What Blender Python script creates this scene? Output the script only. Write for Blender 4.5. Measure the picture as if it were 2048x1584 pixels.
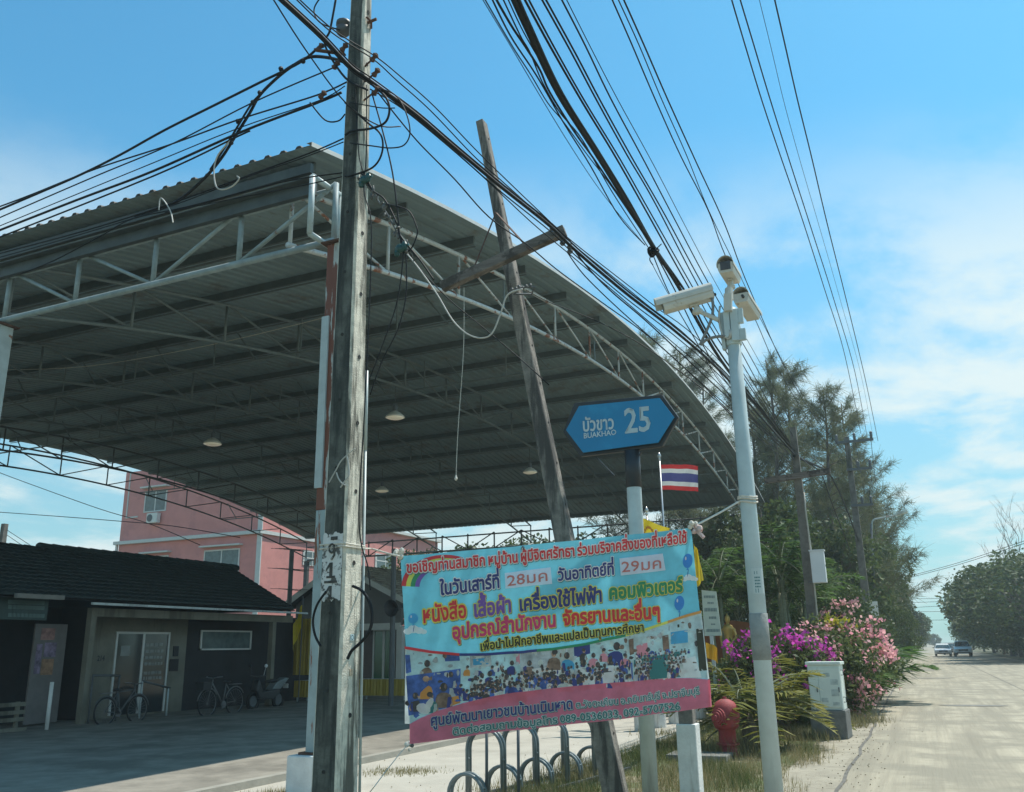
import bpy, math, random
import numpy as np
from mathutils import Vector, Matrix
random.seed(7); rng = np.random.default_rng(7)
for _o in list(bpy.data.objects): bpy.data.objects.remove(_o)
sc = bpy.context.scene
col = sc.collection
PI = math.pi
R_ = math.radians

# ---------------------------------------------------------------- camera
CH = 1.75                                     # eye height of the passenger taking the picture
FPX = 1775.0                                  # focal length in pixels of the 2048 px wide photograph
RM = np.array([[0.9144991671, -0.1247846673, -0.3848636903],
               [0.4042643967, 0.2438026360, 0.8815500963],
               [-0.0161731533, -0.9617635164, 0.2734033058]])   # world <- camera (right, down, forward)
cd = bpy.data.cameras.new('camera'); cam = bpy.data.objects.new('camera', cd); col.objects.link(cam)
cd.sensor_width = 36; cd.lens = FPX / 2048 * 36; cd.clip_start = .05; cd.clip_end = 3000
cam.matrix_world = Matrix([[RM[0, 0], -RM[0, 1], -RM[0, 2], 0], [RM[1, 0], -RM[1, 1], -RM[1, 2], 0],
                           [RM[2, 0], -RM[2, 1], -RM[2, 2], CH], [0, 0, 0, 1]])
sc.camera = cam

# ---------------------------------------------------------------- light
SUN_EL, SUN_AZ = R_(63), R_(36)               # azimuth from +Y towards +X
w = bpy.data.worlds.new('World'); sc.world = w; w.use_nodes = True
nt = w.node_tree; nt.nodes.clear()
def N(nt, t, **k):
    n = nt.nodes.new(t)
    for a, b in k.items(): setattr(n, a, b)
    return n
def math_n(nt, op, a, b=None, clamp=False):
    n = N(nt, 'ShaderNodeMath', operation=op, use_clamp=clamp)
    for i, v in enumerate((a, b)):
        if v is None: continue
        if isinstance(v, (int, float)): n.inputs[i].default_value = v
        else: nt.links.new(v, n.inputs[i])
    return n.outputs[0]
def mix_n(nt, f, a, b, mode='MIX'):
    n = N(nt, 'ShaderNodeMix', data_type='RGBA', blend_type=mode)
    for i, v in ((0, f), (6, a), (7, b)):
        if isinstance(v, (int, float)): n.inputs[i].default_value = v
        elif isinstance(v, tuple): n.inputs[i].default_value = (*v, 1) if len(v) == 3 else v
        else: nt.links.new(v, n.inputs[i])
    return n.outputs[2]
def ramp_n(nt, f, lo, hi):
    n = N(nt, 'ShaderNodeMapRange', interpolation_type='SMOOTHSTEP')
    nt.links.new(f, n.inputs[0]); n.inputs[1].default_value = lo; n.inputs[2].default_value = hi
    return n.outputs[0]
out = N(nt, 'ShaderNodeOutputWorld'); bg = N(nt, 'ShaderNodeBackground')
sky = N(nt, 'ShaderNodeTexSky', sky_type='NISHITA')
sky.sun_disc = False; sky.sun_elevation = SUN_EL; sky.sun_rotation = SUN_AZ
sky.altitude = 0; sky.air_density = 1.0; sky.dust_density = 0.6; sky.ozone_density = 1.0
tint = mix_n(nt, 1.0, sky.outputs[0], (0.60, 1.50, 1.60), 'MULTIPLY')
tc = N(nt, 'ShaderNodeTexCoord'); sp = N(nt, 'ShaderNodeSeparateXYZ'); nt.links.new(tc.outputs['Generated'], sp.inputs[0])
zz = math_n(nt, 'ADD', sp.outputs[2], .12)
cx = math_n(nt, 'DIVIDE', sp.outputs[0], zz); cy = math_n(nt, 'DIVIDE', sp.outputs[1], zz)
cb = N(nt, 'ShaderNodeCombineXYZ'); nt.links.new(cx, cb.inputs[0]); nt.links.new(cy, cb.inputs[1])
n1 = N(nt, 'ShaderNodeTexNoise'); n1.inputs['Scale'].default_value = 1.25; n1.inputs['Detail'].default_value = 9; n1.inputs['Roughness'].default_value = .60
n1.inputs['Distortion'].default_value = .25
mp = N(nt, 'ShaderNodeMapping'); mp.inputs['Location'].default_value = (1.4, 2.3, 0); mp.inputs['Scale'].default_value = (1.0, .8, 1)
nt.links.new(cb.outputs[0], mp.inputs[0]); nt.links.new(mp.outputs[0], n1.inputs['Vector'])
cl = ramp_n(nt, n1.outputs[0], .41, .585)
low = math_n(nt, 'MULTIPLY', ramp_n(nt, sp.outputs[2], .54, .30), ramp_n(nt, sp.outputs[2], -.05, .10))   # cumulus band low over the horizon
high = math_n(nt, 'MULTIPLY', ramp_n(nt, n1.outputs[0], .60, .82), .30)                                   # thin wisps above it
cm = math_n(nt, 'MAXIMUM', math_n(nt, 'MULTIPLY', cl, low), high, clamp=True)
hz = math_n(nt, 'MULTIPLY', ramp_n(nt, sp.outputs[2], .55, .0), .70)
c1 = mix_n(nt, hz, tint, (3.5, 5.0, 5.25))
c2 = mix_n(nt, math_n(nt, 'MULTIPLY', cm, .92), c1, (6.9, 7.9, 7.9))
nt.links.new(c2, bg.inputs[0]); bg.inputs[1].default_value = .095
nt.links.new(bg.outputs[0], out.inputs[0])
sd = bpy.data.lights.new('sun', 'SUN'); sd.energy = 4.2; sd.angle = R_(.5); sd.color = (1, .95, .86)
so = bpy.data.objects.new('sun', sd); col.objects.link(so)
sv = Vector((math.cos(SUN_EL) * math.sin(SUN_AZ), math.cos(SUN_EL) * math.cos(SUN_AZ), math.sin(SUN_EL)))
so.rotation_euler = sv.to_track_quat('Z', 'Y').to_euler(); so.location = (0, 0, 60)
sc.view_settings.view_transform = 'Standard'; sc.view_settings.look = 'None'
sc.view_settings.exposure = 0.35; sc.view_settings.gamma = 1

# ---------------------------------------------------------------- helpers
def _ray(px, py): return RM @ np.array([(px - 1024) / FPX, (py - 792) / FPX, 1.0])
O_ = np.array([0, 0, CH])
def G(px, py, z=0.0): d = _ray(px, py); return Vector(O_ + d * ((z - CH) / d[2]))
def AY(px, py, Y): d = _ray(px, py); return Vector(O_ + d * (Y / d[1]))
def AX(px, py, X): d = _ray(px, py); return Vector(O_ + d * (X / d[0]))
def AD(px, py, D): return Vector(O_ + _ray(px, py) * D)
def V(*a): return Vector(a)

class MB:
    """collects boxes, bars, tubes, lathes and quads; build() links them as one mesh object"""
    def __init__(s): s.v = []; s.f = []; s.m = []; s.mi = 0
    def add(s, vs, fs):
        o = len(s.v); s.v += [tuple(x) for x in vs]; s.f += [tuple(i + o for i in f) for f in fs]; s.m += [s.mi] * len(fs); return s
    def box(s, c, d, rz=0, M=None):
        x, y, z = d[0] / 2, d[1] / 2, d[2] / 2
        vs = [V(i, j, k) for i in (-x, x) for j in (-y, y) for k in (-z, z)]
        m = M if M is not None else Matrix.Rotation(rz, 3, 'Z')
        vs = [m @ q + V(*c) for q in vs]
        return s.add(vs, [(0, 1, 3, 2), (4, 6, 7, 5), (0, 4, 5, 1), (2, 3, 7, 6), (0, 2, 6, 4), (1, 5, 7, 3)])
    def b2(s, a, b):
        return s.box([(a[i] + b[i]) / 2 for i in range(3)], [abs(b[i] - a[i]) for i in range(3)])
    def bar(s, p, q, w_, h_=None, up=(0, 0, 1)):
        p, q = V(*p), V(*q); h_ = h_ or w_; d = (q - p); L = d.length
        if L < 1e-6: return s
        d.normalize(); u = V(*up)
        if abs(d.dot(u)) > .98: u = V(0, 1, 0)
        x = d.cross(u).normalized(); y = x.cross(d)
        vs = [c + x * i * w_ / 2 + y * j * h_ / 2 for c in (p, q) for i, j in ((-1, -1), (1, -1), (1, 1), (-1, 1))]
        return s.add(vs, [(3, 2, 1, 0), (4, 5, 6, 7), (0, 1, 5, 4), (1, 2, 6, 5), (2, 3, 7, 6), (3, 0, 4, 7)])
    def tube(s, pts, r, n=6, closed=False, caps=True):
        pts = [V(*p) for p in pts]; k = len(pts)
        rs = r if isinstance(r, (list, tuple)) else [r] * k
        vs = []; fs = []; prev = None
        for i, p in enumerate(pts):
            a = pts[(i - 1) % k] if (closed or i > 0) else p; b = pts[(i + 1) % k] if (closed or i < k - 1) else p
            d = (b - a)
            d = d.normalized() if d.length > 1e-9 else V(0, 0, 1)
            if prev is None:
                u = V(0, 0, 1) if abs(d.z) < .9 else V(1, 0, 0)
                x = d.cross(u).normalized()
            else:
                x = (prev - d * prev.dot(d))
                x = x.normalized() if x.length > 1e-6 else d.orthogonal().normalized()
            prev = x; y = d.cross(x)
            for j in range(n):
                t = 2 * PI * j / n; vs.append(p + (x * math.cos(t) + y * math.sin(t)) * rs[i])
        for i in range(k if closed else k - 1):
            for j in range(n):
                a = i * n + j; b = i * n + (j + 1) % n; i2 = (i + 1) % k
                fs.append((a, b, i2 * n + (j + 1) % n, i2 * n + j))
        if caps and not closed:
            fs.append(tuple(range(n - 1, -1, -1))); fs.append(tuple(range((k - 1) * n, k * n)))
        return s.add(vs, fs)
    def lathe(s, c, prof, n=16, M=None):
        vs = []; fs = []; k = len(prof); M = M or Matrix.Identity(3)
        for r, z in prof:
            for j in range(n):
                t = 2 * PI * j / n; vs.append(M @ V(max(r, 1e-4) * math.cos(t), max(r, 1e-4) * math.sin(t), z) + V(*c))
        for i in range(k - 1):
            for j in range(n):
                fs.append((i * n + j, i * n + (j + 1) % n, (i + 1) * n + (j + 1) % n, (i + 1) * n + j))
        fs.append(tuple(range(n - 1, -1, -1))); fs.append(tuple(range((k - 1) * n, k * n)))
        return s.add(vs, fs)
    def poly(s, pts): return s.add(pts, [tuple(range(len(pts)))])
    def prism(s, pts, off):
        n = len(pts); a = [V(*p) for p in pts]; b = [p + V(*off) for p in a]
        return s.add(a + b, [tuple(range(n - 1, -1, -1)), tuple(range(n, 2 * n))] + [(i, (i + 1) % n, n + (i + 1) % n, n + i) for i in range(n)])
    def blob(s, c, r, n=8, k=6, M=None):
        M = M or Matrix.Identity(3)
        return s.lathe(c, [(math.sin(PI * i / k), -math.cos(PI * i / k)) for i in range(k + 1)], n, M @ Matrix.Diagonal(V(r, r, r) if isinstance(r, (int, float)) else V(*r)))
    def build(s, name, mats, parent=None, local=False, smooth=False, bevel=0):
        me = bpy.data.meshes.new(name); off = V(0, 0, 0)
        if not local:
            if parent is not None:
                off = wloc(parent)
            else:
                a = np.array(s.v); off = V((a[:, 0].min() + a[:, 0].max()) / 2, (a[:, 1].min() + a[:, 1].max()) / 2, a[:, 2].min())
        me.from_pydata([(x - off[0], y - off[1], z - off[2]) for x, y, z in s.v], [], s.f)
        mats = mats if isinstance(mats, (list, tuple)) else [mats]
        for m in mats: me.materials.append(m)
        if len(mats) > 1: me.polygons.foreach_set('material_index', s.m)
        if smooth: me.polygons.foreach_set('use_smooth', [True] * len(me.polygons))
        me.update()
        o = bpy.data.objects.new(name, me); col.objects.link(o)
        if parent is not None: o.parent = parent
        elif not local: o.location = off
        if bevel:
            b = o.modifiers.new('bevel', 'BEVEL'); b.width = bevel; b.segments = 2; b.limit_method = 'ANGLE'
        return o
def wloc(o):
    p = V(0, 0, 0)
    while o is not None: p += o.location; o = o.parent
    return p
def tag(o, label=None, cat=None, group=None, kind=None):
    if label: o['label'] = label
    if cat: o['category'] = cat
    if group: o['group'] = group
    if kind: o['kind'] = kind
    return o
def thing(name, label, cat, loc=(0, 0, 0), group=None, rz=0):
    o = bpy.data.objects.new(name, None); col.objects.link(o); o.location = loc; o.rotation_euler = (0, 0, rz); o.empty_display_size = .1
    return tag(o, label, cat, group)
def copy_tree(o, parent=None):
    c = o.copy(); col.objects.link(c); c.parent = parent
    for ch in list(o.children): copy_tree(ch, c)
    return c
def np_mesh(name, verts, k, mat, parent=None, smooth=False, loc=None):
    """mesh of n separate k-gons from an (n*k,3) array"""
    n = len(verts) // k; me = bpy.data.meshes.new(name)
    me.vertices.add(n * k); me.vertices.foreach_set('co', np.asarray(verts, dtype=np.float32).ravel())
    me.loops.add(n * k); me.loops.foreach_set('vertex_index', np.arange(n * k, dtype=np.int32))
    me.polygons.add(n); me.polygons.foreach_set('loop_start', np.arange(0, n * k, k, dtype=np.int32))
    me.polygons.foreach_set('loop_total', np.full(n, k, dtype=np.int32))
    if smooth: me.polygons.foreach_set('use_smooth', np.ones(n, dtype=bool))
    me.materials.append(mat); me.update(calc_edges=True)
    o = bpy.data.objects.new(name, me); col.objects.link(o)
    if parent is not None: o.parent = parent
    if loc is not None: o.location = loc
    return o
def smooth_path(pts, sub=6):
    p = [V(*q) for q in pts]; o = []
    for i in range(len(p) - 1):
        a = p[max(i - 1, 0)]; b = p[i]; c = p[i + 1]; d = p[min(i + 2, len(p) - 1)]
        for j in range(sub):
            t = j / sub
            o.append(.5 * ((2 * b) + (c - a) * t + (2 * a - 5 * b + 4 * c - d) * t * t + (3 * b - a - 3 * c + d) * t ** 3))
    o.append(p[-1]); return o

# ---------------------------------------------------------------- materials
MATS = {}
def mat(name, c, rough=.75, var=.12, scale=4, bump=0, metal=0, stain=None, sscale=2.5, sthr=(.52, .62), streak=False, detail=6, emit=None, spec=.5, stretch=None, trans=0):
    m = bpy.data.materials.new(name); m.use_nodes = True; nt = m.node_tree; b = nt.nodes['Principled BSDF']
    b.inputs['Roughness'].default_value = rough; b.inputs['Metallic'].default_value = metal
    b.inputs['Specular IOR Level'].default_value = spec
    t = N(nt, 'ShaderNodeTexCoord'); v = t.outputs['Object']
    if stretch:
        mpn = N(nt, 'ShaderNodeMapping'); mpn.inputs['Scale'].default_value = stretch; nt.links.new(v, mpn.inputs[0]); v = mpn.outputs[0]
    nz = N(nt, 'ShaderNodeTexNoise'); nz.inputs['Scale'].default_value = scale; nz.inputs['Detail'].default_value = detail; nz.inputs['Roughness'].default_value = .62
    nt.links.new(v, nz.inputs['Vector'])
    f = ramp_n(nt, nz.outputs[0], .25, .75)
    cc = mix_n(nt, f, tuple(max(0, x * (1 - var)) for x in c), tuple(min(1, x * (1 + var)) for x in c))
    if stain is not None:
        n2 = N(nt, 'ShaderNodeTexNoise'); n2.inputs['Scale'].default_value = sscale; n2.inputs['Detail'].default_value = 8; n2.inputs['Roughness'].default_value = .65
        if streak:
            m2 = N(nt, 'ShaderNodeMapping'); m2.inputs['Scale'].default_value = (1, 1, .12); nt.links.new(t.outputs['Object'], m2.inputs[0]); nt.links.new(m2.outputs[0], n2.inputs['Vector'])
        else: nt.links.new(t.outputs['Object'], n2.inputs['Vector'])
        cc = mix_n(nt, ramp_n(nt, n2.outputs[0], *sthr), cc, stain)
    nt.links.new(cc, b.inputs['Base Color'])
    if bump:
        bn = N(nt, 'ShaderNodeBump'); bn.inputs['Strength'].default_value = bump; bn.inputs['Distance'].default_value = .02
        n3 = N(nt, 'ShaderNodeTexNoise'); n3.inputs['Scale'].default_value = scale * 7; n3.inputs['Detail'].default_value = 6
        nt.links.new(v, n3.inputs['Vector']); nt.links.new(n3.outputs[0], bn.inputs['Height']); nt.links.new(bn.outputs[0], b.inputs['Normal'])
    if emit: b.inputs['Emission Color'].default_value = (*emit[0], 1); b.inputs['Emission Strength'].default_value = emit[1]
    if trans:
        tr = N(nt, 'ShaderNodeBsdfTranslucent'); nt.links.new(cc, tr.inputs[0]); mx = N(nt, 'ShaderNodeMixShader'); mx.inputs[0].default_value = trans
        nt.links.new(b.outputs[0], mx.inputs[1]); nt.links.new(tr.outputs[0], mx.inputs[2]); nt.links.new(mx.outputs[0], nt.nodes['Material Output'].inputs[0])
    MATS[name] = m; return m
def leafmat(name, c, c2, scale=.6, trans=.35, rough=.55):
    """foliage: colour varies in clumps and leaf by leaf; part of the light passes through"""
    m = bpy.data.materials.new(name); m.use_nodes = True; nt = m.node_tree; b = nt.nodes['Principled BSDF']
    b.inputs['Roughness'].default_value = rough; b.inputs['Specular IOR Level'].default_value = .3
    t = N(nt, 'ShaderNodeTexCoord'); nz = N(nt, 'ShaderNodeTexNoise'); nz.inputs['Scale'].default_value = scale; nz.inputs['Detail'].default_value = 5
    nt.links.new(t.outputs['Object'], nz.inputs['Vector'])
    g = N(nt, 'ShaderNodeNewGeometry')
    f = math_n(nt, 'ADD', math_n(nt, 'MULTIPLY', ramp_n(nt, nz.outputs[0], .3, .7), .6), math_n(nt, 'MULTIPLY', g.outputs['Random Per Island'], .4))
    cc = mix_n(nt, f, c, c2); nt.links.new(cc, b.inputs['Base Color'])
    tr = N(nt, 'ShaderNodeBsdfTranslucent'); nt.links.new(cc, tr.inputs[0]); mx = N(nt, 'ShaderNodeMixShader'); mx.inputs[0].default_value = trans
    nt.links.new(b.outputs[0], mx.inputs[1]); nt.links.new(tr.outputs[0], mx.inputs[2]); nt.links.new(mx.outputs[0], nt.nodes['Material Output'].inputs[0])
    MATS[name] = m; return m

concrete_pole = mat('weathered_pole_concrete', (.64, .60, .50), .9, .25, 9, .5, stain=(.13, .125, .10), sscale=8, sthr=(.45, .60), streak=True)
concrete_old = mat('grey_weathered_wooden_pole', (.22, .195, .165), .9, .35, 8, .6, stain=(.075, .068, .06), sscale=7, sthr=(.46, .58), streak=True)
concrete_pale = mat('pale_painted_concrete', (.66, .66, .62), .85, .12, 5, .3, stain=(.33, .29, .24), sscale=3, sthr=(.58, .72), streak=True)
concrete_dark = mat('dark_damp_concrete', (.16, .16, .145), .9, .3, 4, .4)
steel_pale = mat('pale_blue_green_steel_paint', (.40, .47, .47), .5, .12, 5, stain=(.23, .10, .05), sscale=3.2, sthr=(.60, .66))
steel_rusty = mat('rusting_white_steel_paint', (.54, .56, .54), .55, .12, 5, stain=(.25, .095, .045), sscale=2.6, sthr=(.53, .60))
steel_column = mat('pale_steel_column_paint_with_rust', (.29, .36, .36), .55, .14, 4, stain=(.20, .07, .035), sscale=9, sthr=(.58, .61), streak=True)
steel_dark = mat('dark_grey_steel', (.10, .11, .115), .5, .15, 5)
steel_purlin = mat('grey_purlin_steel', (.10, .125, .125), .55, .15, 4)
galv = mat('galvanised_pipe', (.50, .56, .56), .45, .10, 5, metal=.15, stain=(.33, .36, .36), sscale=2, streak=True)
roofing = mat('aged_metal_roof_sheet', (.20, .27, .285), .62, .16, .45, spec=.25, stain=(.165, .18, .17), sscale=.9, sthr=(.52, .68), stretch=(1, .25, 1))
steel_dull = mat('dull_eave_truss_paint', (.25, .31, .315), .6, .18, 5, stain=(.20, .12, .08), sscale=3, sthr=(.60, .68))
steel_inner = mat('truss_paint_darkened_for_shade', (.17, .205, .205), .55, .12, 5)  # same steel as the gable truss, roof shade put into the colour
concrete_sooty_shade = mat('sooty_shade_darkened_pole_face', (.105, .11, .095), .92, .45, 8, .5, stain=(.035, .04, .036), sscale=7, sthr=(.42, .58), streak=True)  # soot stains, on a base colour darkened for the pole's shaded side
cable_black = mat('black_cable_sheath', (.011, .013, .015), .6, .2, 8, spec=.25)
cable_grey = mat('pale_grey_cable', (.45, .44, .40), .5, .1, 8)
rope_white = mat('off_white_rope', (.62, .58, .50), .9, .15, 30)
rust = mat('rusty_iron', (.10, .048, .030), .85, .35, 12, .4)
black_paint = mat('black_paint', (.03, .032, .035), .5, .15, 6)
white_paint = mat('dusty_white_paint', (.70, .69, .64), .6, .08, 5, stain=(.5, .46, .38), sscale=3, sthr=(.58, .75))
cream = mat('cream_camera_housing', (.56, .54, .47), .5, .08, 6, stain=(.33, .25, .17), sscale=9, sthr=(.60, .72))
glass_dark = mat('dark_glass', (.02, .028, .032), .08, .1, 2, spec=.7)
# ---------------------------------------------------------------- ground, road, pavements
m_ground = mat('dry_soil_and_grass', (.20, .175, .115), .95, .3, .7, .4, stain=(.085, .10, .04), sscale=.35, sthr=(.42, .58))
m_road = mat('sun_bleached_concrete_road', (.335, .295, .215), .9, .30, 1.6, .5, stain=(.255, .228, .168), sscale=.8, sthr=(.42, .62), stretch=(1.8, .07, 1), detail=10)
m_apron = mat('dusty_concrete_apron', (.32, .285, .215), .92, .2, 2.5, .4, stain=(.21, .185, .135), sscale=.9, sthr=(.5, .68))
m_yard = mat('pale_concrete_yard', (.42, .395, .335), .9, .1, 1.1, .25, stain=(.33, .31, .26), sscale=.6, sthr=(.5, .7))
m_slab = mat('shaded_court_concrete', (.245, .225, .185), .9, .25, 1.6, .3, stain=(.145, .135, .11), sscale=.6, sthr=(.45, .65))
m_kerb = mat('whitish_kerb_concrete', (.31, .295, .25), .9, .12, 4, .3)
m_verge = mat('verge_soil_with_straw', (.23, .20, .125), .95, .3, 3, .5, stain=(.10, .12, .045), sscale=.9, sthr=(.42, .56))
m_tar = mat('dark_tar_in_joints', (.14, .13, .11), .9, .3, 5)
def sheet(name, pts, z, m):
    b = MB(); b.poly([(x, y, z) for x, y in pts]); return tag(b.build(name, m), kind='structure')
b = MB(); n = 60
b.poly([(-500, -120, 0), (500, -120, 0), (500, 1100, 0), (-500, 1100, 0)])
tag(b.build('ground', m_ground), kind='structure')
RX0, RX1 = -1.13, 8.0
b = MB()
xs = [RX0, RX0 + .02]
ys = list(np.arange(-12, 60, 6.0)) + list(np.arange(60, 520, 20.0))
def redge(y): return RX0 + .06 * math.sin(y * .7) + .05 * math.sin(y * 1.9 + 1) + (.05 * math.sin(y * 3.1))
yy = list(np.arange(-12, 60, .8)) + list(np.arange(60, 521, 10.0))
vs = [(redge(y), y, .008) for y in yy] + [(RX1, y, .008) for y in yy]; k = len(yy)
b.add(vs, [(i, k + i, k + i + 1, i + 1) for i in range(k - 1)])
tag(b.build('road', m_road), kind='structure')
sheet('pavement', [(-2.25, -12), (-1.0, -12), (-1.0, 60), (-2.25, 60)], .004, m_apron)
sheet('yard', [(-9.2, 6.5), (-4.55, 6.5), (-4.25, 46), (-9.2, 46)], .004, m_yard)
sheet('verge', [(-4.9, -6), (-1.95, -6), (-1.95, 48), (-4.5, 48)], .006, m_verge)
# joints, cracks and patched strips of the concrete road
b = MB()
def crack(pts, w0, z=.0125):
    P_ = [V(*p) for p in pts]
    for a, c in zip(P_, P_[1:]):
        d = (c - a).normalized(); nrm = V(-d.y, d.x, 0) * w0 / 2
        b.add([(a.x - nrm.x, a.y - nrm.y, z), (c.x - nrm.x, c.y - nrm.y, z), (c.x + nrm.x, c.y + nrm.y, z), (a.x + nrm.x, a.y + nrm.y, z)], [(0, 1, 2, 3)])
def wob(x0, y0, x1, y1, n, a):
    return [(x0 + (x1 - x0) * i / n + random.uniform(-a, a), y0 + (y1 - y0) * i / n, 0) for i in range(n + 1)]
crack(wob(-1.12, 6, -1.12, 62, 70, .035), .05)
crack(wob(3.2, 4, 3.2, 200, 60, .01), .03)
for y in (35, 60):
    if y > 12: crack([(-1.08, y, 0), (1.0, y + random.uniform(-.05, .05), 0), (3.2, y, 0), (8, y, 0)], .02)
tag(b.build('road_joints', m_tar), kind='structure')
b = MB()
for x, y, l, ww in ((1.15, 29, 1.7, .32), (.35, 50, 1.9, .5), (.1, 64, 1.7, .6), (2.6, 20.6, 1.2, .14), (1.7, 15.2, .8, .05)):
    b.add([(x + l * .5 * math.cos(t) * (1 + .1 * math.sin(5 * t)), y + ww * math.sin(t), .0165) for t in np.linspace(0, 2 * PI, 19)[:-1]], [tuple(range(18))])
tag(b.build('road_patches', mat('dark_repair_patch', (.20, .19, .165), .9, .25, 4)), kind='structure')

# raised slab below the canopy with its kerb
SY = R_(1.0)                                     # the canopy stands one degree off the road line
t_ = V(math.sin(SY), math.cos(SY), 0); u_ = V(-math.cos(SY), math.sin(SY), 0)
SA = V(-7.45, 9.65, 0)
def S(s, u, z=0): return SA + t_ * s + u_ * u + V(0, 0, z)
b = MB()
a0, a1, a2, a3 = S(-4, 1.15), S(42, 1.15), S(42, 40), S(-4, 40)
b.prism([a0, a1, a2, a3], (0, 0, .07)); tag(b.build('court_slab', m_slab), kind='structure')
b = MB(); b.prism([S(-4, 1.0), S(42, 1.0), S(42, 1.147), S(-4, 1.147)], (0, 0, .10)); tag(b.build('kerb', m_kerb), kind='structure')

# ---------------------------------------------------------------- the big steel canopy
def zroof(s): return 11.56 - .0061 * (s - 20.1) ** 2
def ztop(s): return 11.22 - .0063 * (s - 20.0) ** 2
def zbot(s): return 10.22 - .0063 * (s - 20.0) ** 2
SPAN, DEEP = 40.0, 30.6
shed = thing('steel_canopy', 'huge arched steel canopy with corrugated roof over the shaded court', 'canopy', SA, rz=-SY)
def L(s, u, z): return (-u, s, z)               # local axes of the canopy: along the road, into the plot, up
b = MB()
prof = []
uu = 0.0
while uu < DEEP:
    prof += [(uu, 0), (uu + .17, 0), (uu + .205, .045), (uu + .265, .045)]; uu += .30
prof.append((uu, 0)); ns = 34
for i in range(ns + 1):
    s = SPAN * i / ns
    for (pu, pz) in prof: b.v.append(L(s, pu, zroof(s) + pz))
npf = len(prof)
for j in range(0, npf - 3, 4):
    o_ = len(b.v); b.v += [L(-.002, prof[j + 1][0], zroof(0) - .004), L(-.002, prof[j + 2][0], zroof(0) + .045), L(-.002, prof[j + 3][0], zroof(0) + .045), L(-.002, prof[min(j + 4, npf - 1)][0], zroof(0) - .004)]; b.f.append((o_, o_ + 1, o_ + 2, o_ + 3)); b.m.append(0)
for i in range(ns):
    for j in range(npf - 1):
        b.f.append((i * npf + j, i * npf + j + 1, (i + 1) * npf + j + 1, (i + 1) * npf + j)); b.m.append(0)
b.build('roof_sheet', roofing, shed, local=True)
b.v = [(x, y, z + .004) for x, y, z in b.v]; b.build('roof_top', mat('weathered_brown_roof_top', (.10, .085, .07), .7, .3, 2, spec=.3), shed, local=True)
b = MB()
for i in range(28):
    s0, s1 = SPAN * i / 28, SPAN * (i + 1) / 28
    for z0, z1 in ((-.02, .055),):
        b.add([L(s0, -.012, zroof(s0) + z0), L(s1, -.012, zroof(s1) + z0), L(s1, -.012, zroof(s1) + z1), L(s0, -.012, zroof(s0) + z1),
               L(s0, .09, zroof(s0) + z1), L(s1, .09, zroof(s1) + z1)], [(0, 1, 2, 3), (3, 2, 5, 4)])
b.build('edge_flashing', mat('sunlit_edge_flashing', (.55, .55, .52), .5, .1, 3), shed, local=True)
npur = 15
for k in range(npur):
    s = .62 + (SPAN - 1.24) * k / (npur - 1)
    b = MB(); z = zroof(s) - .115
    b.bar(L(s, .40, z + .02), L(s, DEEP - .3, z + .02), .06, .18); b.bar(L(s + .065, .40, z - .10), L(s + .065, DEEP - .3, z - .10), .06, .014)
    b.build('purlin', steel_purlin, shed, local=True)
us = [.75, 7.2, 13.7, 20.2, 26.7, 30.2]
NP = 14
def arch_truss(u, m, r=.042):
    f = MB(); ss = np.linspace(.5, SPAN - .5, 57)
    f.tube([L(s, u, ztop(s) - .02) for s in ss], r, 8); f.tube([L(s, u, zbot(s)) for s in ss], r, 8)
    return f
for q, u in enumerate(us):
    m = steel_rusty if q == 0 else (steel_inner if q < 4 else steel_dark)  # trusses deeper in take darker steel in place of roof shade
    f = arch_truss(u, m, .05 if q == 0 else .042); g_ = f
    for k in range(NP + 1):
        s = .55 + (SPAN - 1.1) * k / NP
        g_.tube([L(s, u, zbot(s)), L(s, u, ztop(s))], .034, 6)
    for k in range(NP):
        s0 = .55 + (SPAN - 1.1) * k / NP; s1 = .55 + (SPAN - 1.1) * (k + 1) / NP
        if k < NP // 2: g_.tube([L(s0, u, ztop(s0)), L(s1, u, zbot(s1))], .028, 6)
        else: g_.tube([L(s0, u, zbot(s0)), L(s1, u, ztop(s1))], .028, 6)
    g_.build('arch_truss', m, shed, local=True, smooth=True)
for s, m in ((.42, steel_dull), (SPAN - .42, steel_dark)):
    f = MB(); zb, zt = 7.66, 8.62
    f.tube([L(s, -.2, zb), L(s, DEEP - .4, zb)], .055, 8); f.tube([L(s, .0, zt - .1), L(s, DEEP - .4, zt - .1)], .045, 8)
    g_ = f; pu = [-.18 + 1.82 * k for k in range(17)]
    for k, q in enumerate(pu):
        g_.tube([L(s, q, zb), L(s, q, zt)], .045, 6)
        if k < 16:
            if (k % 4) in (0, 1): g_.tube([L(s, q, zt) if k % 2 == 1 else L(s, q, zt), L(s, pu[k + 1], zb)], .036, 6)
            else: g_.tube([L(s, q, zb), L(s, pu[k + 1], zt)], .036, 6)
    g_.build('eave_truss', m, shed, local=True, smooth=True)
f = MB(); f.bar(L(.30, .12, 8.55), L(.30, DEEP - .3, 8.55), .09, .20); f.bar(L(.20, .12, 8.84), L(.20, DEEP - .3, 8.84), .07, .16); f.bar(L(.21, .12, 8.655), L(.21, DEEP - .3, 8.655), .16, .012)
f.build('eave_beam', mat('dark_eave_steel', (.055, .07, .07), .6, .3, 3), shed, local=True)
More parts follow.
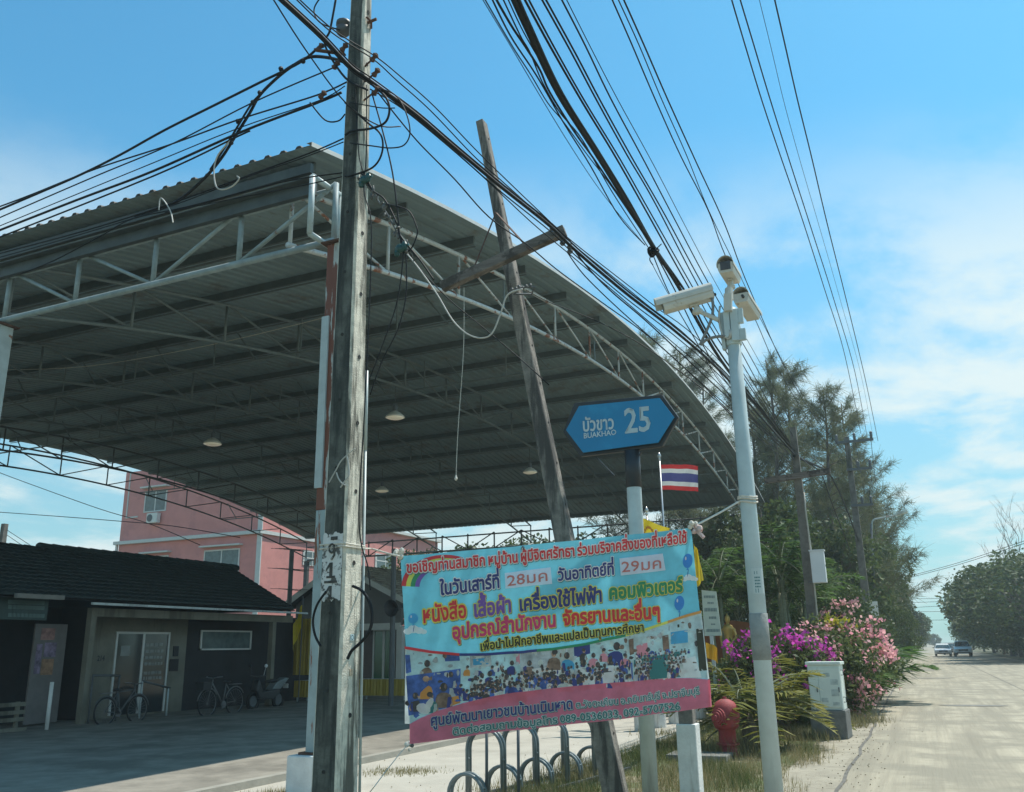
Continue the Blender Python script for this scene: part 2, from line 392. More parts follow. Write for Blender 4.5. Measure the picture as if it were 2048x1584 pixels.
# bridging trusses between the arches, seen from below
for s in (8.5, 15, 25, 31.5):
    f = MB(); g_ = f
    f.tube([L(s, .8, zbot(s) + .04), L(s, DEEP - .4, zbot(s) + .04)], .03, 6)
    for k in range(20):
        q = .8 + 1.5 * k; g_.tube([L(s, q, zbot(s) + .04), L(s, q + (.75 if k % 2 else 0), ztop(s))], .024, 5)
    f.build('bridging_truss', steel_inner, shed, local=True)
# corner box frame of pale tube where gable and eave meet
f = MB(); z0, z1 = 7.62, 8.56
cs = [L(.0, -.06, z0), L(.0, -.06, z1), L(.70, -.06, z1 + .02), L(.70, -.06, z0 + .0)]
f2 = [(cs[0], cs[1]), (cs[1], cs[2]), (cs[2], cs[3]), (cs[3], cs[0])]
for a_, c_ in f2: f.tube([a_, c_], .045, 8)
f.tube([cs[2], L(1.9, .72, ztop(1.9))], .05, 8); f.tube([cs[3], L(1.9, .72, zbot(1.9))], .05, 8); f.build('corner_frame', steel_pale, shed, local=True, smooth=True)
steel_flaky = mat('flaking_paint_over_rust', (.42, .44, .41), .65, .12, 5, stain=(.17, .055, .03), sscale=9, sthr=(.41, .45), streak=True)
def column(s, u, h, m, w_=.30):
    hs = 3.6 if u < 0 else h
    c_ = MB(); c_.box(L(s, u, .5 + (hs - .5) / 2), (w_, w_, hs - .5)); o = c_.build('column', m, shed, local=True, bevel=.012)
    if u < 0:
        c_ = MB(); c_.box(L(s, u, (hs + h) / 2), (w_ + .006, w_ + .006, h - hs)); c_.build('rusted_column_top', steel_flaky, shed, local=True, bevel=.012)
    p_ = MB(); p_.box(L(s, u, .25), (.62, .62, .5)); p_.build('pedestal', concrete_pale, shed, local=True, bevel=.02)
    q_ = MB(); q_.box(L(s, u, .515), (.42, .42, .03)); q_.build('foot_plate', rust, shed, local=True)
    q_ = MB(); q_.box(L(s, u, h + .012), (.44, .44, .025)); q_.build('cap_plate', rust, shed, local=True)
for q, u in enumerate((-.31, 7.2, 13.7, 20.2, 26.7, 30.2)):
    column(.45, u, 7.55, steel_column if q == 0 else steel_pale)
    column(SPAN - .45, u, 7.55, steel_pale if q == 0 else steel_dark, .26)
f = MB(); f.bar(L(.28, -.2, 3.9), L(.28, -.2, 6.4), .12, .03); f.build('cover_plate', mat('loose_cover_strip', (.42, .47, .46), .5, .1, 5), shed, local=True)
# tall hanging lamps below the roof
m_lamp = mat('dusty_reflector', (.62, .60, .52), .45, .1, 5)
def lamp(x, y, z, label):
    t = thing('pendant_lamp', label, 'lamp', (x, y, z), 'round lamps hanging below the canopy roof')
    a_ = MB(); a_.lathe((0, 0, 0), [(.29, 0), (.26, .05), (.17, .13), (.08, .18), (.075, .19)], 18); a_.build('reflector', m_lamp, t, local=True, smooth=True)
    a_ = MB(); a_.lathe((0, 0, -.005), [(.27, 0), (.2, -.03), (.01, -.045)], 18); a_.build('diffuser', mat_diff, t, local=True, smooth=True)
    a_ = MB(); a_.lathe((0, 0, .19), [(.07, 0), (.075, .16), (.05, .2)], 12); a_.tube([(0, 0, .38), (0, 0, .95)], .012, 5); a_.build('ballast_housing', steel_dark, t, local=True)
    return t
mat_diff = mat('hot_lamp_glass', (.9, .85, .7), .3, .05, 3, emit=((1, .86, .6), .12))
for px, py, z, lb in ((425, 888, 8.1, 'hanging lamp deep under the canopy, the leftmost one'), (790, 835, 8.3, 'hanging lamp under the canopy just right of the weathered pole'),
                      (1060, 945, 8.3, 'hanging lamp under the canopy beside the leaning pole'), (764, 982, 8.2, 'small far hanging lamp low under the canopy beside the weathered pole')):
    p = G(px, py, z); lamp(p.x, p.y, p.z, lb)
# thin cords inside the canopy
p0 = AY(928, 575, 12.2); p1 = AY(912, 955, 12.2)
b = MB(); b.tube(smooth_path([p0, AY(927, 700, 12.2), AY(916, 860, 12.2), p1]), .006, 4); b.lathe(p1 - V(0, 0, .05), [(.01, 0), (.03, .03), (.008, .09)], 6)
tag(b.build('hanging_cord', rope_white), 'thin pale cord hanging down from the canopy edge with a small knot', 'cord')
b = MB(); b.tube(smooth_path([AY(0, 740, 16), AY(180, 732, 16), AY(420, 690, 16), AY(690, 625, 16)]), .008, 4)
tag(b.build('slack_line', rope_white), 'thin pale line strung slack below the roof left of the weathered pole', 'cord')

# ---------------------------------------------------------------- weathered concrete pole close to the camera
PX, PY = -4.37, 6.40
def wd(z): return .262 - .0105 * z, .335 - .0215 * z     # width across, width along the road
pole = thing('utility_pole', 'weathered square concrete utility pole with white number patch, carrying tangled black cables', 'utility pole', (PX, PY, 0), 'concrete poles of the low cable line')
b = MB()
H1 = 8.9; nz = 24; c0 = .022
def psec(z):
    a, c = wd(z); x0, x1, y0, y1 = -a, 0, 0, c
    return [(x0 + c0, y0, z), (x1 - c0, y0, z), (x1, y0 + c0, z), (x1, y1 - c0, z), (x1 - c0, y1, z), (x0 + c0, y1, z), (x0, y1 - c0, z), (x0, y0 + c0, z)]
zs = [H1 * i / nz for i in range(nz + 1)]
for z in zs: b.v += psec(z)
for i in range(nz):
    for j in range(8): b.f.append((i * 8 + j, i * 8 + (j + 1) % 8, (i + 1) * 8 + (j + 1) % 8, (i + 1) * 8 + j)); b.m.append(0)
b.f.append(tuple(range(nz * 8, nz * 8 + 8))); b.m.append(0)
b.m = [1 if (i < nz * 8 and i % 8 == 0) else 0 for i in range(len(b.f))]  # front face takes the sooty copy with shade in its colour
b.build('shaft', [concrete_pole, concrete_sooty_shade], pole, local=True)
m_hole = mat('dark_bolt_holes', (.03, .03, .028), .9)
for z in np.arange(.62, 8.6, .62):
    a, c = wd(z); b = MB()
    b.lathe((.003, c * .5, z), [(.021, 0), (.019, .004), (.001, -.0)], 10, Matrix.Rotation(PI / 2, 3, 'Y')); b.build('bolt_hole', m_hole, pole, local=True); b = MB()
    b.lathe((-a * .5, -.003, z + .2), [(.016, 0), (.014, .004), (.001, 0)], 10, Matrix.Rotation(PI / 2, 3, 'X')); b.build('bolt_hole', m_hole, pole, local=True)
# painted patch with the number
m_patch = mat('flaking_white_paint', (.62, .62, .60), .85, .12, 9, stain=(.10, .10, .095), sscale=11, sthr=(.52, .60))
za, zb = AY(664, 1200, PY).z, AY(670, 1066, PY).z
b = MB(); a = wd((za + zb) / 2)[0]
nn = 14; top = [(-a * .94 + a * .86 * i / nn, -.0045, zb + random.uniform(-.012, .012)) for i in range(nn + 1)]
bot = [(-a * .97 + a * .86 * i / nn, -.0045, za + random.uniform(-.015, .015)) for i in range(nn + 1)]
b.add(top + bot, [(i, i + 1, nn + 2 + i, nn + 1 + i) for i in range(nn)]); b.build('number_patch', m_patch, pole, local=True)
m_blackpaint = mat('stencilled_black_paint', (.06, .06, .055), .8, .3, 20, stain=(.30, .30, .28), sscale=16, sthr=(.55, .62))
b = MB(); hh = zb - za; x = -a * .54
def glyph_one(zc, h):
    b.b2((x - .016, -.0085, zc - h / 2), (x + .014, -.0065, zc + h / 2)); b.b2((x - .045, -.0084, zc - h / 2), (x + .043, -.0066, zc - h / 2 + .018))
    b.prism([(x - .016, -.0064, zc + h / 2), (x - .05, -.0064, zc + h / 2 - .05), (x - .05, -.0064, zc + h / 2 - .075), (x - .016, -.0064, zc + h / 2 - .035)], (0, -.002, 0))
# 9 on top, then 1, a bar and 1
b.tube([(x + .028 * math.cos(t), -.0075, zb - .13 + .036 * math.sin(t)) for t in np.linspace(0, 2 * PI, 13)[:-1]], .010, 5, closed=True)
b.tube([(x + .03, -.0075, zb - .13), (x + .028, -.0075, zb - .19), (x + .0, -.0075, zb - .225)], .010, 5)
b.box((x + .02, -.0075, zb - .045), (.07, .002, .03))
glyph_one(zb - .315, .13); b.box((x, -.0075, zb - .412), (.13, .002, .020)); glyph_one(zb - .50, .11)
b.build('number', m_blackpaint, pole, local=True)
b = MB()
for z, (dx, dz), c in ((1.86, (.05, .05), 0), (1.58, (.045, .055), 1)):
    b.mi = c; b.box((.0045, wd(z)[1] * .5, z), (.003, dx, dz))
b.build('sticker', [mat('pale_blue_sticker', (.42, .58, .62), .6), mat('orange_white_sticker', (.55, .42, .30), .6, .4, 30)], pole, local=True)
b = MB(); b.tube([(-.005, wd(z)[1] + .02, z) for z in (0.02, 3.5)], .012, 8); b.tube([(-.005, wd(z)[1] + .02, z) for z in (3.5, 4.25)], .015, 8)
b.build('conduit', mat('white_pvc_conduit', (.40, .46, .45), .4, .06, 5), pole, local=True, smooth=True)
b = MB()
a, c = wd(7.6); zt = AY(735, 32, PY).z; b.tube([(.0, c * .5, zt), (.10, c * .5, zt + .01)], .016, 6); b.tube([(.01, c * .5 - .05, zt + .03), (.04, c * .5, zt), (.01, c * .5 + .05, zt - .04)], .012, 5); b.build('bolt', rust, pole, local=True)
for px, py in ((748, 115), (752, 145), (752, 182), (640, 95), (688, 95), (672, 130), (645, 190)):
    b = MB(); q = AY(px, py, PY - .02) - V(PX, PY, 0); b.lathe(q, [(.012, -.05), (.032, -.035), (.018, 0), (.034, .03), (.012, .05)], 8, Matrix.Rotation(.8, 3, 'Y'))
    
    if px > 700: b.tube([q, (max(-.24, min(0, q.x)), .06, q.z)], .010, 5)
    b.build('spool_insulator', rust, pole, local=True)
b = MB()
q0 = AY(630, 100, PY - .05) - V(PX, PY, 0); q1 = AY(690, 108, PY) - V(PX, PY, 0); b.bar(q0, q1, .05, .012); b.build('cable_bracket', rust, pole, local=True)
b = MB(); q = AY(687, 55, PY + .1) - V(PX, PY, 0)
b.lathe(q - V(0, 0, .09), [(.05, 0), (.075, .03), (.075, .08), (.05, .1), (.078, .11), (.078, .15), (.04, .18)], 12); b.bar(q, (-.1, .1, q.z), .03, .03); b.build('insulator', steel_dark, pole, local=True, smooth=True)

# ---------------------------------------------------------------- leaning pole with crossarm
LB = G(1238, 1622); LY = 10.05
lt = AY(963, 246, LY)
lean = thing('utility_pole', 'old grey pole leaning far to the left, with wooden crossarm and rusty braces', 'utility pole', LB, 'concrete poles of the low cable line')
ax = (lt - LB); ln = ax.length; d = ax.normalized(); xx = V(1, 0, 0); xx = (xx - d * xx.dot(d)).normalized(); yy_ = d.cross(xx).normalized(); yy_ = yy_ if yy_.y > 0 else -yy_
def lp(t, i, j): return d * t + xx * i + yy_ * j
b = MB(); nz = 12
for k in range(nz + 1):
    t = ln * k / nz; a = (.25 - .14 * k / nz) / 2; c = (.20 - .03 * k / nz) / 2
    b.v += [lp(t, i * a, j * c) for i, j in ((-.86, -1), (.86, -1), (1, -.86), (1, .86), (.86, 1), (-.86, 1), (-1, .86), (-1, -.86))]
for k in range(nz):
    for j in range(8): b.f.append((k * 8 + j, k * 8 + (j + 1) % 8, k * 8 + 8 + (j + 1) % 8, k * 8 + 8 + j)); b.m.append(0)
b.f.append(tuple(range(nz * 8, nz * 8 + 8))); b.m.append(0)
b.build('shaft', concrete_old, lean, local=True)
b = MB()
for k in range(16):
    t = .8 + k * (ln - 1.1) / 15; a = (.25 - .14 * t / ln) / 2
    b.lathe(lp(t, a + .002, 0), [(.018, 0), (.015, .004), (.001, 0)], 8, Matrix.Rotation(PI / 2, 3, 'Y'))
b.build('bolt_hole', MATS['dark_bolt_holes'], lean, local=True)
c0_ = AY(884, 574, 9.55) - LB; c1_ = AY(1130, 461, 9.7) - LB
b = MB(); b.bar(c0_, c1_, .115, .13); b.build('crossarm', mat('grey_split_timber', (.17, .145, .125), .9, .35, 4, .5, stretch=(.3, 6, 6), stain=(.07, .06, .05), sscale=3), lean, local=True, bevel=.008)
tb = AY(992, 425, 9.85) - LB
for px, py in ((948, 535), (1060, 500)):
    b = MB(); b.bar(tb, AY(px, py, 9.60) - LB, .045, .01); b.build('brace', rust, lean, local=True)
b = MB(); q = AY(1048, 582, 9.9) - LB
b.tube([q + V(-.14, 0, -.02), q + V(.0, -.13, .0), q + V(.16, -.02, .02), q + V(.05, .14, 0), q + V(-.14, 0, -.02)], .014, 5)
for i in range(6): b.blob(q + V(-.12 + .05 * i, -.12 + .02 * (i % 2), .01 * (i % 3)), .025, 6, 4)
b.build('clamp', steel_dark, lean, local=True)
b = MB()
for px, py in ((1105, 462), (1125, 482), (1140, 498)):
    q = AY(px, py, 9.62) - LB; b.lathe(q, [(.02, -.06), (.04, -.03), (.02, 0), (.04, .03), (.02, .07)], 8)
b.build('insulator', steel_dark, lean, local=True)

# ---------------------------------------------------------------- steel pole with three cameras
CB = V(-1.43, 9.30, 0)
cp = thing('camera_pole', 'tall pale blue-green steel pole carrying three surveillance cameras beside the pavement', 'pole', CB)
ctop = AY(1465, 618, 9.3).z
b = MB(); prof = [(.090, 0), (.082, 3.2), (.068, ctop), (.05, ctop + .01)]
b.lathe((0, 0, 0), prof, 20); b.build('shaft', mat('pale_blue_green_pole_paint', (.46, .54, .54), .5, .12, 3, stain=(.34, .40, .39), sscale=1.2, streak=True), cp, local=True, smooth=True)
b = MB(); b.lathe((0, 0, 1.60), [(.0885, 0), (.0925, .004), (.0925, .44), (.0885, .444)], 20); b.build('repair_band', mat('grey_repair_band', (.27, .28, .26), .85, .2, 8, .3), cp, local=True, smooth=True)
b = MB(); b.box((0, 0, .012), (.34, .34, .024)); b.build('base_plate', steel_pale, cp, local=True)
b = MB(); b.lathe((0, 0, ctop - .42), [(.085, 0), (.086, .33), (.05, .34)], 16); b.box((.04, -.095, ctop - .22), (.08, .03, .36)); b.box((.105, -.07, ctop - .12), (.06, .05, .17)); b.box((.11, -.06, ctop - .33), (.07, .05, .13)); b.box((-.10, -.02, ctop - .25), (.04, .08, .42)); b.box((-.04, -.10, ctop - .20), (.065, .03, .30))
b.build('mounting_bracket', MATS['pale_blue_green_pole_paint'], cp, local=True, bevel=.006)
b = MB()
K = lambda px, py, Y=9.2: AY(px, py, Y) - CB
b.tube(smooth_path([K(1422, 592), K(1426, 610), K(1422, 640), K(1400, 690)]), .016, 8)
b.tube(smooth_path([K(1402, 690), K(1412, 680), K(1430, 674), K(1452, 672)]), .017, 8)
b.build('flexible_conduit', mat('grey_flexible_conduit', (.20, .20, .19), .6, .15, 30), cp, local=True, smooth=True)
b = MB(); b.tube(smooth_path([K(1440, 612), K(1438, 640), K(1445, 668), K(1456, 677), K(1460, 672), K(1461, 658)]), .011, 8); b.tube([K(1460, 675), K(1461, 660)], .02, 8); b.build('white_conduit', cable_grey, cp, local=True, smooth=True)
zb_ = AY(1520, 1160, 9.2).z
b = MB()
for i in range(8):
    for k in range(1):
        t0, t1 = -1.75 + .19 * i, -1.75 + .19 * (i + 1)
        b.add([(.0865 * math.cos(t0), .0865 * math.sin(t0), zb_ - .13), (.0865 * math.cos(t1), .0865 * math.sin(t1), zb_ - .13), (.0865 * math.cos(t1), .0865 * math.sin(t1), zb_ + .12), (.0865 * math.cos(t0), .0865 * math.sin(t0), zb_ + .12)], [(0, 1, 2, 3)])
b.build('notice_sticker', mat('white_green_notice', (.50, .56, .54), .6, .05, 3), cp, local=True)
b = MB()
for i in range(5):
    for r_ in range(4):
        t0, t1 = -1.45 + .17 * i, -1.45 + .17 * i + .12; zz_ = zb_ + .02 - .03 * r_
        if i < 4: b.add([(.0872 * math.cos(t), .0872 * math.sin(t), z) for z in (zz_, zz_ + .016) for t in (t0, t1)], [(0, 1, 3, 2)])
for t0, z0, z1 in ((-1.7, zb_ - .12, zb_ + .11),):
    b.add([(.0872 * math.cos(t), .0872 * math.sin(t), z) for z in (z0, z0 + .04) for t in (-1.45, -1.1)], [(0, 1, 3, 2)])
    b.add([(.0872 * math.cos(t), .0872 * math.sin(t), z) for z in (z1 - .05, z1 - .02) for t in (-1.45, -1.1)], [(0, 1, 3, 2)])
b.build('notice_print', mat('dark_teal_print', (.05, .16, .17), .6), cp, local=True)
# surveillance cameras: housing along local +Y (front), hooded top, window, swivel arm
def sec_cam(label, p, rz, tilt, Lh=.56, arm=True, over=.07):
    t = thing('security_camera', label, 'camera', p, 'surveillance cameras on the steel pole', rz)
    T = Matrix.Rotation(tilt, 3, 'X')
    def q(x, y, z): return T @ V(x, y, z)
    w2, h2 = .085, .078
    b = MB(); pf = [(-w2 * .82, -h2), (w2 * .82, -h2), (w2, -h2 * .45), (w2, h2 * .5), (-w2, h2 * .5), (-w2, -h2 * .45)]
    vs = [q(x, y, z) for y in (0, Lh) for x, z in pf]; b.add(vs, [tuple(range(6))[::-1], tuple(range(6, 12))] + [(i, (i + 1) % 6, 6 + (i + 1) % 6, 6 + i) for i in range(6)])
    b.build('housing', cream, t, local=True, bevel=.004)
    b = MB(); arc = [(w2 * 1.12 * math.cos(a), h2 * .12 + .105 * math.sin(a)) for a in np.linspace(-.12, PI + .12, 11)]; inn = [(x * .95, z * .95) for x, z in arc]
    for y0, y1 in ((-.01, Lh + over),):
        n_ = len(arc); vs = [q(x, y, z) for y in (y0, y1) for x, z in arc] + [q(x, y, z) for y in (y0, y1) for x, z in inn]
        fs = []
        for i in range(n_ - 1):
            fs += [(i, i + 1, n_ + i + 1, n_ + i), (2 * n_ + i + 1, 2 * n_ + i, 3 * n_ + i, 3 * n_ + i + 1), (i + 1, i, 2 * n_ + i, 2 * n_ + i + 1), (n_ + i, n_ + i + 1, 3 * n_ + i + 1, 3 * n_ + i)]
        fs += [(0, n_, 3 * n_, 2 * n_), (n_ - 1, 3 * n_ - 1, 4 * n_ - 1, 2 * n_ - 1)]
        b.add(vs, fs)
    b.build('sun_hood', cream, t, local=True, smooth=False)
    b = MB(); b.add([q(x * w2, Lh + .003, z * h2) for x, z in ((-.66, -.62), (.66, -.62), (.66, .66), (-.66, .66))], [(0, 1, 2, 3)]); o = b.build('window', glass_dark, t, local=True)
    b = MB(); b.lathe(q(0, .03, -.075), [(.012, 0), (.014, .03)], 8); b.lathe(q(.03, -.012, -.02), [(.016, -.03), (.016, .03)], 8, T @ Matrix.Rotation(PI / 2, 3, 'X')); b.build('cable_gland', black_paint, t, local=True)
    if arm:
        b = MB(); b.box(q(0, Lh * .42, -h2 - .012), (.05, .10, .022), M=T); b.lathe(q(0, Lh * .42, -h2 - .12), [(.03, 0), (.045, .015), (.045, .045), (.03, .055), (.024, .1)], 12); b.build('swivel', cream, t, local=True, bevel=.003)
    return t
def face_dir(dx, dy): return math.atan2(-dx, dy)
sec_cam('cream camera pointing left on a bent arm of the steel pole', AY(1424, 585, 9.25), face_dir(-1, -.28), R_(-13))
sec_cam('cream camera on top of the steel pole facing the viewer', AY(1466, 556, 9.62), face_dir(-.02, -1), R_(-2), .42, True, .02)
sec_cam('cream camera half hidden behind the steel pole pointing right', AY(1481, 592, 9.50), face_dir(.10, 1), R_(-7), .50, False)
b = MB(); q = lambda px, py, Y=9.2: AY(px, py, Y) - CB
b.tube(smooth_path([q(1393, 617), q(1404, 625), q(1424, 634), q(1437, 640)]), [.034] * 6 + [.026] * 13, 8)
b.tube([q(1458, 578, 9.25), q(1458, 600, 9.22)], .045, 10); b.bar(q(1456, 588, 9.16), q(1456, 622, 9.16), .085, .05)
b.build('camera_arm', cream, cp, local=True, smooth=False)
b = MB(); p_ = AY(1487, 1002, 9.3).z
for dz in (-.02, .015, .035): b.tube([(.094 * math.cos(t), .094 * math.sin(t), p_ + dz + .01 * math.sin(t * 2)) for t in np.linspace(0, 2 * PI, 17)[:-1]], .011, 5, closed=True)
b.build('rope_wrap', rope_white, cp, local=True)

# ---------------------------------------------------------------- lettering helper: glyph outlines of Blender's own font, emboldened by strips along their edges
GL = {}
MARKS = set('\u0e31\u0e34\u0e35\u0e36\u0e37\u0e38\u0e39\u0e3a\u0e47\u0e48\u0e49\u0e4a\u0e4b\u0e4c\u0e4d')
UPPER = set('\u0e31\u0e34\u0e35\u0e36\u0e37\u0e47\u0e4d'); TONE = set('\u0e48\u0e49\u0e4a\u0e4b\u0e4c')
def load_glyphs(text):
    need = [c for c in sorted(set(text)) if c not in GL and c != ' ']
    obs = []
    def mk(s):
        cu = bpy.data.curves.new('g', 'FONT'); cu.body = s; cu.resolution_u = 2; o = bpy.data.objects.new('g', cu); col.objects.link(o); obs.append(o); return o
    pr = [(c, mk(c), mk('|' + c + '|')) for c in need]; ref = mk('||')
    bpy.context.view_layer.update(); dg = bpy.context.evaluated_depsgraph_get()
    def xs(o):
        me = o.evaluated_get(dg).to_mesh(); v = [x.co.x for x in me.vertices]; r = (max(v) - min(v)) if v else 0; o.evaluated_get(dg).to_mesh_clear(); return r
    w0 = xs(ref)
    for c, o, o2 in pr:
        e = o.evaluated_get(dg); me = e.to_mesh(); vs = [(v.co.x, v.co.y) for v in me.vertices]; fs = [tuple(p.vertices) for p in me.polygons]
        cnt = {}
        for f in fs:
            for i in range(len(f)):
                k = tuple(sorted((f[i], f[(i + 1) % len(f)]))); cnt[k] = cnt.get(k, 0) + 1
        ed = [k for k, n in cnt.items() if n == 1]
        e.to_mesh_clear(); GL[c] = (vs, fs, ed, 0 if c in MARKS else xs(o2) - w0)
    if '\u0e33' in GL and '\u0e32' in GL: g_ = GL['\u0e33']; GL['\u0e33'] = g_[:3] + (GL['\u0e32'][3],)
    for o in obs:
        d_ = o.data; bpy.data.objects.remove(o); bpy.data.curves.remove(d_)
def layout(text):
    x = 0; out_ = []; prev_up = False; base = ''
    for c in text:
        if c == ' ': x += .20; prev_up = False; continue
        dy = 0; dx = 0
        if c in TONE:
            if prev_up: dy = .21
        elif c in UPPER: prev_up = True
        elif c not in MARKS: prev_up = False; base = c
        if c in MARKS and base in '\u0e1b\u0e1d\u0e1f' and c not in '\u0e38\u0e39': dx = -.10
        out_.append((c, x + dx, dy)); x += GL[c][3]
    return out_, x
def put_text(mb, text, fn, layers):
    """fn(tx, ty, lift) maps text space to the surface; layers = [(strip radius, material, lift, fill)]"""
    lay, wd_ = layout(text)
    for r, mi, lift, fill in layers:
        mb.mi = mi
        for c, x, dy in lay:
            vs, fs, ed, _ = GL[c]
            if fill: mb.add([fn(vx + x, vy + dy, lift) for vx, vy in vs], fs)
            if r > 0:
                for k, (a, c2) in enumerate(ed):
                    ax_, ay_ = vs[a]; bx_, by_ = vs[c2]; dx, dy2 = bx_ - ax_, by_ - ay_; l = math.hypot(dx, dy2)
                    if l < 1e-5: continue
                    dx /= l; dy2 /= l; nx, ny = -dy2 * r, dx * r; ex, ey = dx * r, dy2 * r; h = lift + .00018 * (k % 7)
                    P_ = [(ax_ - ex, ay_ - ey), (ax_ - ex * .4 + nx * .9, ay_ - ey * .4 + ny * .9), (bx_ + ex * .4 + nx * .9, by_ + ey * .4 + ny * .9), (bx_ + ex, by_ + ey), (bx_ + ex * .4 - nx * .9, by_ + ey * .4 - ny * .9), (ax_ - ex * .4 - nx * .9, ay_ - ey * .4 - ny * .9)]
                    mb.add([fn(px_ + x, py_ + dy, h) for px_, py_ in P_], [(0, 1, 2, 3, 4, 5)])
def flatmat(name, c, var=.06, rough=.6, trans=.25): return mat(name, c, rough, var, 6, trans=trans)

# ---------------------------------------------------------------- blue street name sign
SP = V(-2.72, 9.62, 0)
sg = thing('street_sign', 'blue arrow ended street name sign with white numeral on a grey post', 'street sign', SP)
SYY = 9.62
corner = [AY(px, py, SYY - .03) - SP for px, py in ((1126, 864), (1148, 806), (1324, 789), (1357, 834), (1324, 893), (1160, 913))]
inner = [AY(px, py, SYY - .08) - SP for px, py in ((1132, 860), (1158, 812), (1319, 796), (1348, 834), (1316, 885), (1166, 905))]
zt_ = AY(1240, 905, SYY).z
b = MB(); b.lathe((0, 0, 0), [(.083, 0), (.083, zt_ - .42), (.084, zt_ - .41)], 16); b.build('post', galv, sg, local=True, smooth=True)
b = MB(); b.lathe((0, 0, zt_ - .42), [(.088, 0), (.088, .425)], 16); b.lathe((0, .06, zt_ - .1), [(.045, 0), (.045, .5)], 10); b.build('post_sleeve', black_paint, sg, local=True, smooth=True)
b = MB(); b.prism(corner, (0, .07, 0)); b.build('frame', black_paint, sg, local=True, bevel=.008)
b = MB(); b.prism(inner, (0, .02, 0)); b.build('face', mat('street_sign_blue', (.006, .20, .40), .45, .08, 2, stain=(.012, .25, .46), sscale=1.3), sg, local=True)
b = MB()
for px, py, qx, qy in ((1193, 915, 1229, 952), (1283, 905, 1254, 945)): b.bar(AY(px, py, SYY) - SP, AY(qx, qy, SYY) - SP, .03, .012)
b.build('brace', black_paint, sg, local=True)
WORDS = ['บัวขาว', 'BUAKHAO', '25', 'ขอเชิญท่านสมาชิก หมู่บ้าน ผู้มีจิตศรัทธา ร่วมบริจาคสิ่งของที่เหลือใช้', 'ในวันเสาร์ที่', 'วันอาทิตย์ที่', 'หนังสือ', 'เสื้อผ้า', 'เครื่องใช้ไฟฟ้า', 'คอมพิวเตอร์',
         'อุปกรณ์สำนักงาน', 'จักรยานและอื่นๆ', 'เพื่อนำไปฝึกอาชีพและแปลเป็นทุนการศึกษา', 'ศูนย์พัฒนาเยาวชนบ้านเนินหาด', 'ต.วังตะเคียน อ.กบินทร์บุรี จ.ปราจีนบุรี', 'ติดต่อสอบถามข้อมูลโทร 089-0536033, 092-5707526', '28มค', '29มค', '214']
load_glyphs(''.join(WORDS))
m_white_print = flatmat('white_sign_print', (.72, .76, .76))
def on_plane(Y, off): return lambda px, py, lift: AY(px, py, Y - lift) - off
def px_line(x0, y0, x1, y1, size_px, text, surf, up=None, hs=1.0):
    """fit the text between two image points measured on the photograph; returns fn for put_text"""
    _, wt = layout(text); sx = math.hypot(x1 - x0, y1 - y0) / wt; ux, uy = (x1 - x0) / wt, (y1 - y0) / wt
    upx, upy = up or (uy / sx, -ux / sx)
    def fn(tx, ty, lift): return surf(x0 + ux * tx + upx * ty * size_px, y0 + uy * tx + upy * ty * size_px, lift)
    return fn
surf = on_plane(SYY - .08, SP)
b = MB(); UPS = (-.05, -1)
put_text(b, 'บัวขาว', px_line(1165, 863, 1229, 857, 36, 'บัวขาว', surf, UPS), [(.028, 0, .004, True)])
b.build('lettering', m_white_print, sg, local=True)
b = MB(); put_text(b, 'BUAKHAO', px_line(1167, 877, 1233, 869, 15, 'BUAKHAO', surf, UPS), [(.022, 0, .004, True)]); b.build('lettering', m_white_print, sg, local=True)
b = MB(); put_text(b, '25', px_line(1249, 866, 1304, 860, 69, '25', surf, UPS), [(.022, 0, .004, True)]); b.build('numeral', flatmat('pale_numeral_print', (.60, .70, .72)), sg, local=True)

# ---------------------------------------------------------------- donation banner
ZS = 660 / 2048.0                                   # measured in an enlargement of the photograph, origin (780, 1030)
def zp(x, y): return (780 + x * ZS, 1030 + y * ZS)
BT = [AD(*zp(64, 255), 7.9), AD(*zp(1866, 78), 8.45), AD(*zp(2004, 1192), 8.45), AD(*zp(131, 1421), 7.9)]
BT[2] = BT[1] + (BT[3] - BT[0]) + (BT[2] - BT[1] - (BT[3] - BT[0])) * .9
src = [zp(64, 255), zp(1866, 78), zp(2004, 1192), zp(131, 1421)]
A_ = []; B_ = []
for (x, y), (u, v) in zip(src, [(0, 0), (1, 0), (1, 1), (0, 1)]):
    A_ += [[x, y, 1, 0, 0, 0, -u * x, -u * y], [0, 0, 0, x, y, 1, -v * x, -v * y]]; B_ += [u, v]
Hm = np.append(np.linalg.solve(np.array(A_), np.array(B_)), 1).reshape(3, 3)
Bn = (BT[1] - BT[0]).cross(BT[3] - BT[0]).normalized()
if Bn.y > 0: Bn = -Bn
def buv(u, v, lift=0):
    p = BT[0] * (1 - u) * (1 - v) + BT[1] * u * (1 - v) + BT[2] * u * v + BT[3] * (1 - u) * v
    wv = .018 * math.sin(u * 9 + v * 2) * (.3 + .7 * v) + .007 * math.sin(u * 23 + v * 5) + .016 * math.sin(v * 5 + u * 2) + .010 * math.exp(-((u - .36 - .02 * v) / .022) ** 2) - .010 * math.exp(-((u - .68 + .03 * v) / .022) ** 2) + .008 * math.exp(-((v - .52 - .05 * u) / .03) ** 2) + .010 * math.exp(-((u - .88) / .03) ** 2) * v
    return p + Bn * (wv + lift) + V(0, 0, -.012 * math.sin(PI * u)) * (1 - v)
BO = V(*((BT[0] + BT[1] + BT[2] + BT[3]) / 4)); BO.z = min(p.z for p in BT)
def bz(x, y, lift=0):
    q = Hm @ np.array([*zp(x, y), 1.0]); return buv(q[0] / q[2], q[1] / q[2], lift) - BO
